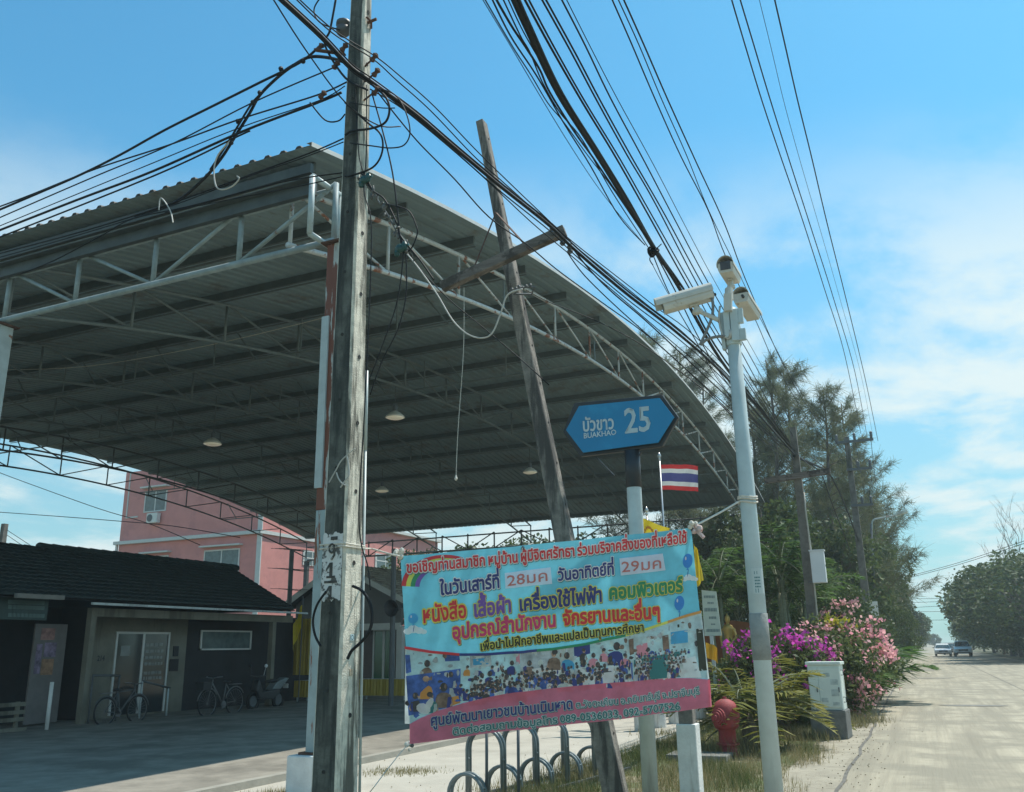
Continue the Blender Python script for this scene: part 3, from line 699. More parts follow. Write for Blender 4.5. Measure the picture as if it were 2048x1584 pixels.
def bsurf(px, py, lift):
    q = Hm @ np.array([px, py, 1.0]); return buv(q[0] / q[2], q[1] / q[2], lift) - BO
banner = thing('banner', 'large printed vinyl banner, sky blue above and crimson below, roped beside the weathered pole', 'banner', BO)
m_b = dict(sky=flatmat('banner_sky_print', (.17, .60, .76), .12, .5, .27), crimson=flatmat('banner_crimson_print', (.86, .22, .31), .12, .5, .42), white=flatmat('banner_white_print', (.92, .92, .92), .12, .5, .42), red=flatmat('banner_red_print', (.80, .07, .09), .10, .5, .3),
           navy=flatmat('banner_navy_print', (0.055, 0.076, 0.278)), yellow=flatmat('banner_yellow_print', (.92, .82, .18), .12, .5, .42), purple=flatmat('banner_purple_print', (0.238, 0.130, 0.494)), green=flatmat('banner_green_print', (0.049, 0.332, 0.170)), magenta=flatmat('banner_magenta_print', (.75, .08, .25), .10, .5, .3),
           black=flatmat('banner_black_print', (0.049, 0.062, 0.049)), orange=flatmat('banner_orange_print', (.85, .40, .12), .10, .5, .35), wall=mat('print_pale_wall', (.74, .80, .78), .6, .22, 9, trans=.5), blue=mat('print_royal_blue', (0.055, 0.123, 0.386), .6, .5, 12), skin=mat('print_skin_tone', (0.440, 0.278, 0.197), .6, .4, 18), dark=mat('print_black_hair', (0.055, 0.055, 0.062), .6, .4, 20),
           cloudy=flatmat('banner_pale_cloud', (.90, .92, .92), .12, .5, .4), balloon=flatmat('banner_balloon_blue', (0.049, 0.278, 0.710)), grey=mat('faded_grey_print', (0.386, 0.440, 0.480), .6, .4, 10), brown=mat('print_brown', (0.184, 0.130, 0.103), .6, .5, 16), teal=flatmat('print_teal', (0.049, 0.238, 0.251)), pink=flatmat('print_pink', (.80, .34, .42), .10, .5, .3), sky2=flatmat('banner_deep_sky_print', (0.089, 0.454, 0.764), .1, .5, .35))
BM = list(m_b.values()); BI = {k: i for i, k in enumerate(m_b)}
def grid_patch(mb, x0, x1, top_f, bot_f, lift, nx=60, ny=14):
    """strip of surface between two curves y=top(x) and y=bottom(x), in enlargement pixels"""
    vs = []
    for i in range(nx + 1):
        x = x0 + (x1 - x0) * i / nx
        for j in range(ny + 1):
            y = top_f(x) + (bot_f(x) - top_f(x)) * j / ny; vs.append(bz(x, y, lift))
    mb.add(vs, [(i * (ny + 1) + j, (i + 1) * (ny + 1) + j, (i + 1) * (ny + 1) + j + 1, i * (ny + 1) + j + 1) for i in range(nx) for j in range(ny)])
b = MB(); nu, nv = 150, 60
for sgn in (0,):
    o_ = len(b.v); b.v += [tuple(buv(i / nu, j / nv, sgn) - BO) for i in range(nu + 1) for j in range(nv + 1)]
    for i in range(nu):
        for j in range(nv):
            q_ = (o_ + i * (nv + 1) + j, o_ + (i + 1) * (nv + 1) + j, o_ + (i + 1) * (nv + 1) + j + 1, o_ + i * (nv + 1) + j + 1); b.f.append(q_ if sgn == 0 else q_[::-1]); b.m.append(0)
b.build('sheet', m_b['sky'], banner, local=True, smooth=True)
def lerp_f(pts):
    xs_ = [p[0] for p in pts]; ys_ = [p[1] for p in pts]; return lambda x: float(np.interp(x, xs_, ys_))
arc_b = lerp_f([(90, 800), (250, 828), (430, 845), (600, 846), (800, 836), (1000, 815), (1200, 785), (1400, 740), (1550, 700), (1700, 655), (1850, 610), (1935, 588)])
red_t = lerp_f([(122, 1292), (180, 1258), (300, 1205), (450, 1160), (620, 1125), (800, 1095), (1000, 1070), (1200, 1050), (1400, 1030), (1600, 1016), (1750, 1008), (1870, 1008), (1992, 1018)])
red_b = lerp_f([(131, 1420), (2004, 1192)])
def colr(mb, k): mb.mi = BI[k]
b = MB()
def poly_b(k, pts, lift): b.mi = BI[k]; b.add([bz(x, y, lift) for x, y in pts], [tuple(range(len(pts)))])
def ell(k, cx_, cy_, rx, ry, lift, rot=0, n_=10):
    poly_b(k, [(cx_ + rx * math.cos(t) * math.cos(rot) - ry * math.sin(t) * math.sin(rot), cy_ + rx * math.cos(t) * math.sin(rot) + ry * math.sin(t) * math.cos(rot)) for t in np.linspace(0, 2 * PI, n_ + 1)[:-1]], lift)
# group photographs printed along the middle, drawn as flat print
l0 = .0012
b.mi = BI['wall']; grid_patch(b, 92, 432, lambda x: arc_b(max(x, 92)), lambda x: red_t(max(x, 122)), l0)
b.mi = BI['wall']; grid_patch(b, 432, 800, arc_b, red_t, l0)
b.mi = BI['grey']; grid_patch(b, 800, 1130, arc_b, red_t, l0)
b.mi = BI['wall']; grid_patch(b, 1130, 1500, arc_b, red_t, l0)
b.mi = BI['wall']; grid_patch(b, 1500, 1940, arc_b, red_t, l0)
b.mi = BI['wall']; b.add([bz(1938, 588, l0), bz(1990, 1016, l0), bz(1940, 1012, l0)], [(0, 2, 1)])
PH = b; l1 = .0024; rr = random.Random(3)
def band(k, pts, l=l1): poly_b(k, pts, l)
band('blue', [(98, 985), (300, 960), (430, 940), (430, 1160), (330, 1195), (115, 1240)]); band('blue', [(330, 850), (420, 850), (425, 890), (335, 895)]); band('blue', [(92, 850), (120, 850), (130, 960), (98, 970)])
band('grey', [(485, 862), (615, 852), (620, 930), (490, 938)], l1); band('sky2', [(505, 880), (600, 874), (602, 915), (508, 920)], l1 + .001); band('pink', [(770, 845), (795, 842), (798, 915), (775, 918)], l1); band('orange', [(340, 1130), (430, 1110), (430, 1160), (345, 1190)], l1)
band('white', [(860, 950), (1000, 930), (1075, 950), (1090, 990), (930, 1000)], l1 + .001); band('blue', [(860, 1010), (960, 985), (1055, 1000), (1060, 1058), (870, 1088)], l1 + .001); band('wall', [(1000, 850), (1128, 815), (1128, 930), (1060, 950)], l1)
band('blue', [(1330, 945), (1495, 905), (1500, 1015), (1335, 1035)], l1); band('white', [(1240, 985), (1390, 960), (1395, 1030), (1250, 1048)], l1 + .0005); band('navy', [(1130, 800), (1230, 780), (1235, 850), (1135, 880)], l1); band('brown', [(1470, 760), (1500, 752), (1505, 850), (1480, 860)], l1)
band('sky2', [(1740, 718), (1850, 705), (1855, 785), (1745, 795)], l1); band('brown', [(1685, 740), (1725, 733), (1735, 830), (1695, 835)], l1); band('pink', [(1520, 800), (1590, 780), (1600, 860), (1525, 870)], l1); band('black', [(1905, 700), (1945, 695), (1975, 960), (1925, 965)], l1); band('teal', [(1505, 890), (1800, 840), (1830, 1000), (1505, 1020)], l1)
band('black', [(1785, 672), (1798, 670), (1799, 688), (1786, 690)], l1); band('white', [(1640, 930), (1900, 870), (1940, 1005), (1700, 1008)], l1 + .0003)
def figure(x, y, s, shirt, hair='dark', l=.0042):
    w1_ = rr.uniform(.8, 1.05); lean_ = rr.uniform(-.25, .25) * s; face = rr.random() < .4
    poly_b(shirt, [(x - s * w1_, y + s * 2.6), (x - s * 1.0 * w1_, y + s * 1.5), (x - s * .8 * w1_ + lean_ * .3, y + s * 1.0), (x - s * .3 + lean_ * .6, y + s * .72), (x + s * .3 + lean_ * .6, y + s * .72), (x + s * .8 * w1_ + lean_ * .3, y + s * 1.0), (x + s * 1.0 * w1_, y + s * 1.5), (x + s * w1_, y + s * 2.6)], l)
    sd = rr.choice((-1, 1)); poly_b(rr.choice(['grey', 'wall', 'navy', shirt, 'dark']), [(x + sd * s * .3, y + s * 2.6), (x + sd * s * .45, y + s * 1.3), (x + sd * s * .85 * w1_, y + s * 1.2), (x + sd * s * .95 * w1_, y + s * 2.6)], l + .0003)
    poly_b('skin', [(x + sd * s * .85, y + s * 1.5), (x + sd * s * 1.1, y + s * 2.1), (x + sd * s * .8, y + s * 2.5), (x + sd * s * .7, y + s * 2.3), (x + sd * s * .9, y + s * 2.0)], l + .0005)
    hx = x + lean_ * .8
    if face: ell('skin', hx + sd * s * .08, y + s * .16, s * .36, s * .5, l + .0006); ell(hair, hx - sd * s * .06, y - s * .12, s * .44, s * .40, l + .0012); ell('brown', hx + sd * s * .2, y + s * .2, s * .10, s * .3, l + .0009)
    else: ell(hair, hx, y + s * .05, s * .44, s * .56, l + .0009); ell('brown', hx + sd * s * .2, y - s * .05, s * .13, s * .3, l + .0012); ell('skin', hx - sd * s * .4, y + s * .15, s * .08, s * .14, l + .0014)
for _k in range(230):
    x = rr.uniform(100, 1930); y = arc_b(x) + rr.uniform(.05, .95) * (red_t(max(x, 125)) - arc_b(x)); w1_ = rr.uniform(5, 26); h1_ = rr.uniform(5, 30); lo_ = (y - arc_b(x)) / max(1, red_t(max(x, 125)) - arc_b(x))
    kk = rr.choice(['wall', 'grey', 'grey', 'wall', 'brown'] if lo_ < .4 else ['navy', 'dark', 'brown', 'grey', 'blue', 'dark', 'navy', 'dark'])
    poly_b(kk, [(x + w1_ * rr.uniform(.5, 1) * math.cos(t), y + h1_ * rr.uniform(.5, 1) * math.sin(t)) for t in np.linspace(0, 2 * PI, 8)[:-1]], .0034 + .0006 * rr.random())
figure(222, 905, 42, 'brown'); figure(215, 1010, 48, 'orange', 'skin'); figure(330, 1055, 52, 'brown'); figure(160, 1110, 40, 'dark'); figure(250, 1110, 44, 'teal', 'dark'); ell('white', 205, 1195, 46, 34, .0062, .4); ell('white', 240, 1165, 20, 44, .0064, .5); figure(372, 975, 34, 'blue')
for x, y, s, sh in ((468, 930, 22, 'orange'), (652, 915, 20, 'white'), (625, 935, 22, 'blue'), (745, 910, 30, 'navy'), (850, 910, 34, 'brown'), (1008, 845, 42, 'brown'), (1095, 860, 40, 'sky2'), (560, 985, 30, 'white'), (520, 1000, 30, 'wall'), (605, 975, 34, 'navy'), (540, 1060, 38, 'pink'), (605, 1040, 42, 'dark'), (660, 1030, 36, 'blue'), (720, 1000, 34, 'white'), (722, 1075, 36, 'wall'), (765, 1045, 32, 'blue'), (805, 1060, 40, 'dark'), (865, 1010, 44, 'white'), (690, 960, 22, 'wall'), (1185, 905, 44, 'white'), (1255, 860, 30, 'pink'), (1190, 830, 26, 'dark'), (1275, 920, 34, 'red'), (1390, 800, 48, 'navy'), (1320, 830, 28, 'pink'), (1445, 860, 28, 'pink')):
    figure(x, y, s, sh)
for row in range(4):
    for i in range(34):
        x = 440 + i * 31 + rr.uniform(-12, 12) + row * 9; y = red_t(x) - 118 + row * 26 + rr.uniform(-8, 8)
        if rr.random() < .8: figure(x, y, rr.uniform(15, 24) + row * 2, rr.choice(['white', 'wall', 'navy', 'blue', 'grey', 'dark', 'navy']), l=.0046 + row * .0005)
for row in range(6):
    for i in range(15 - row):
        x = 1520 + i * 26 + rr.uniform(-8, 8); y = 850 + row * 24 - (x - 1520) * .07 + rr.uniform(-6, 6)
        if x < 1870 - row * 18: figure(x, y, 9 + row * 2.6, rr.choice(['white', 'wall', 'grey', 'white', 'brown', 'teal', 'navy']), l=.0058 + row * .0003)
b.build('photo_print', BM, banner, local=True)
# printed bands
b = MB(); b.mi = BI['crimson']; grid_patch(b, 122, 1993, red_t, lambda x: red_b(x), .0078, 150, 12)
b.add([bz(1992, 1018, .0078), bz(2004, 1192, .0078), bz(1980, 1194, .0078), bz(1980, 1017, .0078)], [(0, 1, 2, 3)])
b.build('crimson_band', BM, banner, local=True)
b = MB()
for k, x0, x1 in (('red', 88, 420), ('navy', 420, 900), ('green', 900, 1450), ('yellow', 1450, 1720), ('orange', 1720, 1936)):
    b.mi = BI[k]; grid_patch(b, x0, x1, lambda x: arc_b(x) - 4, lambda x: arc_b(x) + 13, .0085, 30, 1)
b.build('curved_stripe', BM, banner, local=True)
b = MB()
for i, k in enumerate(('red', 'yellow', 'green', 'purple')):
    r0 = 275 - i * 27; r1 = r0 - 27; n_ = 16; vs = []
    for t in np.linspace(PI * 1.005, PI * 1.62, n_):
        for r in (r0, r1): vs.append(bz(345 + r * 1.0 * math.cos(t), 440 + r * .72 * math.sin(t) + (345 - 345) * .1 - (r * math.cos(t)) * -.02, .0018 + i * .0002))
    b.mi = BI[k]; b.add(vs, [(2 * j, 2 * j + 1, 2 * j + 3, 2 * j + 2) for j in range(n_ - 1)])
b.build('rainbow', BM, banner, local=True)
b = MB()
for cx_, cy_, s in ((152, 700, 1.0), (1862, 385, .75)):
    for dx, dy, r in ((-45, 6, 26), (-12, -8, 34), (25, 0, 28), (52, 8, 20)): ell('cloudy', cx_ + dx * s, cy_ + dy * s, r * s, r * .75 * s, .002 + .0002 * dx / 10 + .001)
b.build('cloud_print', BM, banner, local=True)
for cx_, cy_, rx, ry, k in ((140, 626, 30, 32, 'sky2'), (1846, 278, 32, 44, 'balloon'), (1797, 538, 32, 46, 'balloon')):
    b = MB(); ell(k, cx_, cy_, rx, ry, .003, .1, 18); poly_b(k, [(cx_ - 8, cy_ + ry + 12), (cx_ + 8, cy_ + ry + 10), (cx_ + 2, cy_ + ry - 4)], .0034); ell('cloudy', cx_ - rx * .42, cy_ - ry * .35, rx * .16, ry * .26, .0038)
    ell('navy', cx_ + 3, cy_ + ry + 30, 2, 26, .003, .15); b.build('balloon_print', BM, banner, local=True)
# writing; coordinates measured in the enlargement
def line_b(text, x0, y0, x1, y1, size, fill, outl, ro=.085, rf=.030, name='lettering', shadow=True):
    b = MB(); p0, p1 = zp(x0, y0), zp(x1, y1); fn = px_line(*p0, *p1, size * ZS, text, bsurf, (-.055, -1))
    ly = []
    if outl:
        if shadow:
            fs_ = px_line(p0[0] + 1.0, p0[1] + 1.6, p1[0] + 1.0, p1[1] + 1.6, size * ZS, text, bsurf, (-.055, -1)); put_text(b, text, fs_, [(ro * .9, BI['teal'], .0088, False)])
        ly.append((ro, BI[outl], .0105, False))
    ly.append((rf, BI[fill], .0125, True)); put_text(b, text, fn, ly); return b.build(name, BM, banner, local=True)
line_b(WORDS[3], 100, 352, 1838, 164, 88, 'red', 'white', .11, .034)
line_b(WORDS[4], 304, 482, 668, 432, 112, 'navy', 'white', .10, .036)
line_b(WORDS[5], 1026, 392, 1380, 354, 98, 'navy', 'cloudy', .10, .034)
line_b(WORDS[6], 196, 652, 466, 616, 136, 'red', 'yellow', .105, .030); line_b(WORDS[7], 505, 614, 742, 583, 132, 'purple', 'yellow', .095, .045)
line_b(WORDS[8], 785, 580, 1308, 522, 124, 'navy', 'yellow', .095, .04); line_b(WORDS[9], 1346, 508, 1816, 462, 118, 'green', 'yellow', .095, .045)
line_b(WORDS[10], 378, 752, 1020, 675, 126, 'magenta', 'yellow', .095, .045); line_b(WORDS[11], 1060, 668, 1672, 624, 122, 'red', 'yellow', .095, .045)
line_b(WORDS[12], 546, 824, 1568, 706, 74, 'black', 'yellow', .10, .034)
line_b(WORDS[13], 248, 1304, 1128, 1200, 94, 'navy', 'wall', .075, .028)
line_b(WORDS[14], 1142, 1198, 1924, 1106, 60, 'teal', 'cloudy', .07, .016)
line_b(WORDS[15], 382, 1366, 1798, 1204, 66, 'teal', 'wall', .085, .016)
for txt, q4, x0, y0, x1, y1, s in (('28มค', [(695, 345), (980, 312), (990, 412), (700, 440)], 708, 425, 970, 392, 92), ('29มค', [(1408, 258), (1678, 228), (1698, 330), (1418, 362)], 1420, 342, 1678, 316, 90)):
    b = MB(); b.mi = 0; b.add([bz(*[(q4[0][c] * (1 - i / 8) + q4[1][c] * i / 8) * (1 - j / 3) + (q4[3][c] * (1 - i / 8) + q4[2][c] * i / 8) * j / 3 for c in (0, 1)], .0135) for i in range(9) for j in range(4)], [(i * 4 + j, i * 4 + 4 + j, i * 4 + 5 + j, i * 4 + 1 + j) for i in range(8) for j in range(3)]); o = b.build('pasted_date_slip', flatmat('pasted_lavender_paper', (.88, .86, .95), trans=.42), banner, local=True)
    b = MB(); p0, p1 = zp(x0, y0), zp(x1, y1); put_text(b, txt, px_line(*p0, *p1, s * ZS, txt, bsurf, (-.055, -1)), [(.008, 0, .0165, True)]); b.build('handwritten_date', flatmat('faded_orange_marker', (.62, .22, .20)), banner, local=True)
b = MB()
for x, y in ((64, 255), (1866, 78), (131, 1421), (802, 188)): b.lathe(bz(x + 6, y + 9, .006), [(.012, -.003), (.02, 0), (.012, .004)], 10, Matrix.Rotation(PI / 2, 3, 'X'))
b.build('eyelet', steel_dark, banner, local=True)
# ropes that hold it
def rope(label, pts, r=.009, knots=()):
    b = MB(); b.tube(smooth_path(pts), r, 6)
    for k in knots:
        for i in range(5): b.blob(V(*k) + V(random.uniform(-.03, .03), random.uniform(-.03, .03), random.uniform(-.03, .03)), random.uniform(.015, .028), 6, 4)
    o = b.build('rope', rope_white); return tag(o, label, 'rope')
TL, TR, BL_ = buv(0, 0), buv(1, 0), buv(0, 1)
rope('white rope from the right end of the banner to the steel camera pole', [TR, AY(1400, 1046, 8.7), AY(1440, 1025, 8.95), AY(1476, 1004, 9.2)], .010, [TR + V(.02, 0, .02)])
wa, wc = wd(AY(700, 1090, PY).z)
zr = AY(690, 1086, PY - .02).z
def wrap(z0, dz): return [(PX - wa - .012, PY - .012, z0), (PX + .012, PY - .012, z0 + dz), (PX + .012, PY + wc + .012, z0 + dz * 1.4), (PX - wa - .012, PY + wc + .012, z0 + dz)]
b = MB(); b.tube(wrap(zr, .0), .008, 6, closed=True); b.tube(wrap(zr - .035, .012), .008, 6, closed=True); b.tube(smooth_path([(PX + .012, PY + wc, zr - .02), AY(745, 1098, 6.9), AD(780, 1108, 7.6), TL]), .008, 6)
for i in range(6): b.blob(TL + V(random.uniform(-.05, .02), random.uniform(-.03, .03), random.uniform(-.02, .05)), random.uniform(.016, .03), 6, 4)
tag(b.build('rope', rope_white), 'white rope wound round the weathered pole and tied to the top left banner corner', 'rope')
rope('thin twine tied to the lower left banner corner and running down to the ground', [BL_, AD(806, 1500, 7.8), AD(770, 1545, 7.5), AD(735, 1590, 7.3), G(690, 1640)], .004, [BL_ - V(.01, 0, .03)])
b = MB(); bp = V(TR.x + .05, TR.y + .02, TR.z - .03)
for i in range(7): b.blob(bp + V(random.uniform(-.05, .03), 0, random.uniform(-.02, .05)), random.uniform(.02, .035), 7, 4)
b.tube([bp, bp + V(.06, 0, -.07)], .02, 6); tag(b.build('knotted_cloth', mat('faded_red_white_cloth', (.60, .46, .42), .9, .3, 18, stain=(.45, .10, .09), sscale=14)), 'faded red and white cloth knot at the top right corner of the banner', 'cloth')
# white twine loop dangling on the weathered pole
b = MB(); W_ = lambda px, py: AY(px, py, PY - .03)
b.tube(smooth_path([W_(658, 965), W_(672, 940), W_(682, 922), W_(697, 908), W_(710, 897)]), .006, 5); b.tube(smooth_path([W_(694, 912), W_(697, 930), W_(698, 950), W_(690, 962), W_(681, 975)]), .007, 5); b.tube(smooth_path([W_(673, 945), W_(677, 957), W_(684, 966), W_(692, 971)]), .007, 5)
tag(b.build('twine_loop', cable_grey), 'frayed white twine loop knotted on the dark face of the weathered pole', 'twine')
# ---------------------------------------------------------------- flagpoles on white stands, flags, marker posts
m_flag = dict(red=flatmat('flag_red', (.62, .05, .05), .06, .7, .35), white=flatmat('flag_white', (.75, .75, .72), .04, .7, .35), navy=flatmat('flag_blue', (.10, .10, .28), .06, .7, .3))
m_yel = mat('yellow_flag_cloth', (.78, .60, .04), .75, .1, 4, trans=.4)
m_crest = flatmat('faded_orange_crest', (.62, .26, .05))
m_inox = mat('polished_steel_pole', (.55, .56, .55), .3, .05, 5, metal=.6)
def flagpole(x, y, h, label, hb=.62):
    t = thing('flagpole', label, 'flagpole', (x, y, 0), 'steel flagpoles on white round stands')
    a = MB(); a.lathe((0, 0, 0), [(.17, 0), (.17, hb - .02), (.155, hb)], 16); a.build('stand', concrete_pale, t, local=True)
    a = MB(); a.lathe((0, 0, hb), [(.03, 0), (.024, h - hb)], 10); a.build('pole', m_inox, t, local=True, smooth=True)
    a = MB(); a.lathe((0, 0, h), [(.02, 0), (.035, .01), (.035, .03), (.02, .05), (.045, .08), (.05, .12), (.03, .16), (.01, .2)], 10); a.build('finial', m_inox, t, local=True, smooth=True)
    return t
def flag(name, label, x, y, zt, wdt, hgt, ang, droop, mats, stripes=None, crest=False, seed=0):
    a = MB(); nu, nv = 22, 18; r = random.Random(seed); ph = r.uniform(0, 6)
    dx, dy = math.cos(ang), math.sin(ang); nx, ny = -dy, dx
    def P(u, v):
        d = u * wdt; fold = (.085 * math.sin(u * 7 + ph + v * 1.2) + .03 * math.sin(u * 15 + v * 3)) * u ** .6
        z = zt - v * hgt - droop * u ** 1.3 * (1 + .15 * v) + .02 * math.sin(u * 8 + ph) * u
        dd = d * (1 - .35 * min(1, droop / max(hgt, .1)) * u)
        return (x + dx * dd + nx * fold, y + dy * dd + ny * fold, z)
    vs = [P(i / nu, j / nv) for i in range(nu + 1) for j in range(nv + 1)]
    for i in range(nu):
        for j in range(nv):
            a.mi = 0 if stripes is None else stripes[int((j + .5) / nv * len(stripes))]
            a.add([vs[i * (nv + 1) + j], vs[(i + 1) * (nv + 1) + j], vs[(i + 1) * (nv + 1) + j + 1], vs[i * (nv + 1) + j + 1]], [(0, 1, 2, 3)])
    if crest:
        ring = [(.5 + .17 * math.cos(t) * (1 + .25 * math.cos(6 * t)), .5 + .24 * math.sin(t) * (1 + .2 * math.cos(4 * t))) for t in np.linspace(0, 2 * PI, 25)[:-1]]
        a.mi = len(mats) - 1
        for s_ in (-.012, .012):
            c_ = P(.5, .5); a.add([(c_[0] + nx * s_, c_[1] + ny * s_, c_[2])] + [(lambda p: (p[0] + nx * s_, p[1] + ny * s_, p[2]))(P(*q)) for q in ring], [(0, 1 + k, 1 + (k + 1) % 24) for k in range(24)])
    o = a.build('flag', mats, smooth=True); return tag(o, label, 'flag', None)
fps = []
for px, py, ptop, hb in ((1285, 1462, 1016, .62), (1318, 1455, 1030, .6), (1352, 1447, 920, .6), (1400, 1436, 1078, .6)):
    g0 = G(px, py); d_ = _ray(px - (py - ptop) * .057, ptop); k = g0.y / d_[1]; zt_ = CH + d_[2] * k; fps.append((g0.x, g0.y, zt_))
for (x, y, z), lb in zip(fps, ('steel flagpole with yellow flag, on the white stand nearest the street sign post', 'bare topped steel flagpole between the yellow flag and the striped flag', 'tallest steel flagpole flying the red white and blue flag', 'steel flagpole behind the right banner edge holding a drooping yellow flag')):
    flagpole(x, y, z, lb)
x, y, z = fps[2]; flag('flag', 'red white and blue striped flag flying from the tallest flagpole', x + .03, y, z - .12, .98, .64, -.06, .12, [m_flag['red'], m_flag['white'], m_flag['navy']], [0, 1, 2, 2, 1, 0], seed=3)
def flag_px(label, q4, Y, mats, crest=False, seed=1):
    """cloth between four measured corners, with folds"""
    c4 = [AY(x, y, Y) for x, y in q4]; a = MB(); nu, nv = 18, 14
    def P(u, v, o=0):
        p = c4[0] * (1 - u) * (1 - v) + c4[1] * u * (1 - v) + c4[2] * u * v + c4[3] * (1 - u) * v
        return p + V(0, .05 * math.sin(u * 9 + v * 3 + seed) * u ** .5 + .02 * math.sin(u * 21 + v * 8) + o, .012 * math.sin(u * 8 + seed))
    vs = [P(i / nu, j / nv) for i in range(nu + 1) for j in range(nv + 1)]
    a.add(vs, [(i * (nv + 1) + j, (i + 1) * (nv + 1) + j, (i + 1) * (nv + 1) + j + 1, i * (nv + 1) + j + 1) for i in range(nu) for j in range(nv)])
    if crest:
        a.mi = 1
        for k in range(14):
            t = 2 * PI * k / 14; u0, v0 = .48 + .13 * math.cos(t), .42 + .22 * math.sin(t); a.add([P(u0 - .03, v0 - .04, -.012), P(u0 + .03, v0 - .03, -.012), P(u0 + .04, v0 + .05, -.012), P(u0 - .02, v0 + .04, -.012)], [(0, 1, 2, 3)])
    return tag(a.build('flag', mats, smooth=True), label, 'flag')
x, y, z = fps[0]; flag_px('yellow flag with faded orange crest behind the top edge of the banner', [(1265, 1030), (1338, 1056), (1330, 1112), (1266, 1104)], y, [m_yel, m_crest], True, 5)
x, y, z = fps[3]; flag_px('narrow drooping yellow flag beside the right edge of the banner', [(1387, 1088), (1396, 1100), (1407, 1160), (1393, 1176)], y, [m_yel], False, 8)
# small yellow and orange cloth behind the notice board
q = AY(1412, 1298, 22); flag('flag', 'small orange yellow pennant low behind the notice board post', q.x, q.y, q.z + .15, .3, .35, .1, .12, [mat('orange_yellow_cloth', (.72, .40, .03), .75, .1, 4, trans=.3)], seed=9)
g0 = G(1388, 1640)
t = thing('marker_post', 'square white concrete post with grey cap block under the right end of the banner', 'post', g0)
z1 = AY(1385, 1447, g0.y).z
b = MB(); b.box((0, 0, z1 / 2), (.21, .21, z1)); b.build('post', concrete_pale, t, local=True, bevel=.012)
b = MB(); b.box((.0, 0, z1 + .075), (.155, .17, .15)); b.build('cap', concrete_old, t, local=True, bevel=.01)
# small notice board on a post behind the banner
g0 = V(*AY(1425, 1350, 24)); g0.z = 0
t = thing('notice_board', 'small pale green notice board with grey print on a thin post', 'notice board', g0)
W_ = lambda px, py, o=0: AY(px, py, 24 - o) - g0
b = MB(); b.prism([W_(1403, 1180), W_(1432, 1183), W_(1443, 1271), W_(1409, 1272)], (0, .03, 0)); b.build('board', mat('pale_green_board', (.50, .58, .50), .6, .06, 4), t, local=True)
b = MB()
for y0, y1, x0, x1 in ((1191, 1196, 1408, 1430), (1204, 1208, 1415, 1428), (1216, 1223, 1409, 1434), (1233, 1238, 1418, 1433), (1247, 1250, 1422, 1431), (1258, 1264, 1413, 1440)):
    nn = max(3, int((x1 - x0) / 3))
    for i in range(nn):
        xa = x0 + (x1 - x0) * i / nn; xb = xa + (x1 - x0) / nn * .75; b.add([W_(xa, y0, .006), W_(xb, y0, .006), W_(xb, y1, .006), W_(xa, y1, .006)], [(0, 1, 2, 3)])
b.build('print', flatmat('grey_green_print', (.22, .30, .30)), t, local=True)
b = MB(); b.bar(W_(1423, 1272), (W_(1423, 1272).x + .02, 0, 0), .08); b.build('post', galv, t, local=True)

# ---------------------------------------------------------------- hydrant
g0 = G(1458, 1514)
t = thing('hydrant', 'stout red domed fire hydrant standing in grass behind the white post', 'hydrant', g0); t.scale = (.86, .86, .94)
m_red = mat('chalky_red_paint', (.30, .04, .042), .7, .2, 6, .3, stain=(.17, .06, .05), sscale=5, sthr=(.5, .68))
b = MB(); b.lathe((0, 0, 0), [(.20, 0), (.20, .05), (.165, .07), (.16, .44), (.20, .46), (.23, .50), (.255, .60), (.26, .70), (.235, .82), (.17, .90), (.08, .945), (.0, .955)], 24); b.build('barrel', m_red, t, local=True, smooth=True)
for a in (-PI * .62, PI * .40):
    M_ = Matrix.Rotation(a, 3, 'Z') @ Matrix.Rotation(PI / 2, 3, 'Y'); b = MB()
    b.lathe(V(math.cos(a) * .2, math.sin(a) * .2, .66), [(.15, 0), (.15, .07), (.125, .075), (.12, .105), (.09, .11), (.085, .14), (.045, .145), (.04, .18)], 18, M_); b.build('nozzle_cap', m_red, t, local=True)
b = MB(); b.lathe((0, 0, .20), [(.215, 0), (.215, .03)], 20); b.lathe((0, 0, .95), [(.04, 0), (.035, .035)], 6); b.build('flange', m_red, t, local=True)

# ---------------------------------------------------------------- bicycle rack of looped pipes
rack_m = mat('dull_grey_rack_pipe', (.17, .20, .20), .45, .2, 6, metal=.3)
q0, q1 = V(-5.02, 9.75, 0), V(-4.44, 13.6, 0)
t = thing('bicycle_rack', 'galvanised bicycle rack of alternating tall and low pipe hoops on the pale yard', 'bicycle rack', q0)
dv = (q1 - q0) / 10
def hoop(c, w_, h_, dy=.085):
    b = MB()
    for s_ in (-dy / 2, dy / 2):
        pts = [(c.x - w_ / 2, c.y + s_, 0)] + [(c.x + w_ / 2 * math.cos(a), c.y + s_, h_ - w_ / 2 + w_ / 2 * math.sin(a)) for a in np.linspace(PI, 0, 13)] + [(c.x + w_ / 2, c.y + s_, 0)]
        b.tube(pts, .021, 8)
    for x_ in (-w_ / 2, w_ / 2): b.tube([(c.x + x_, c.y - dy / 2, h_ * .58), (c.x + x_, c.y + dy / 2, h_ * .58)], .012, 6)
    b.build('hoop', rack_m, t, local=True, smooth=True)
for k in range(9): hoop(dv * (k + .5) , .46 if k % 2 else .44, .82 if k % 2 else .36)
b = MB(); b.bar((-.3, -.1, .02), (dv.x * 10 - .3, dv.y * 10, .02), .05, .04); b.bar((.3, -.1, .02), (dv.x * 10 + .3, dv.y * 10, .02), .05, .04); b.build('base_rail', steel_dark, t, local=True)
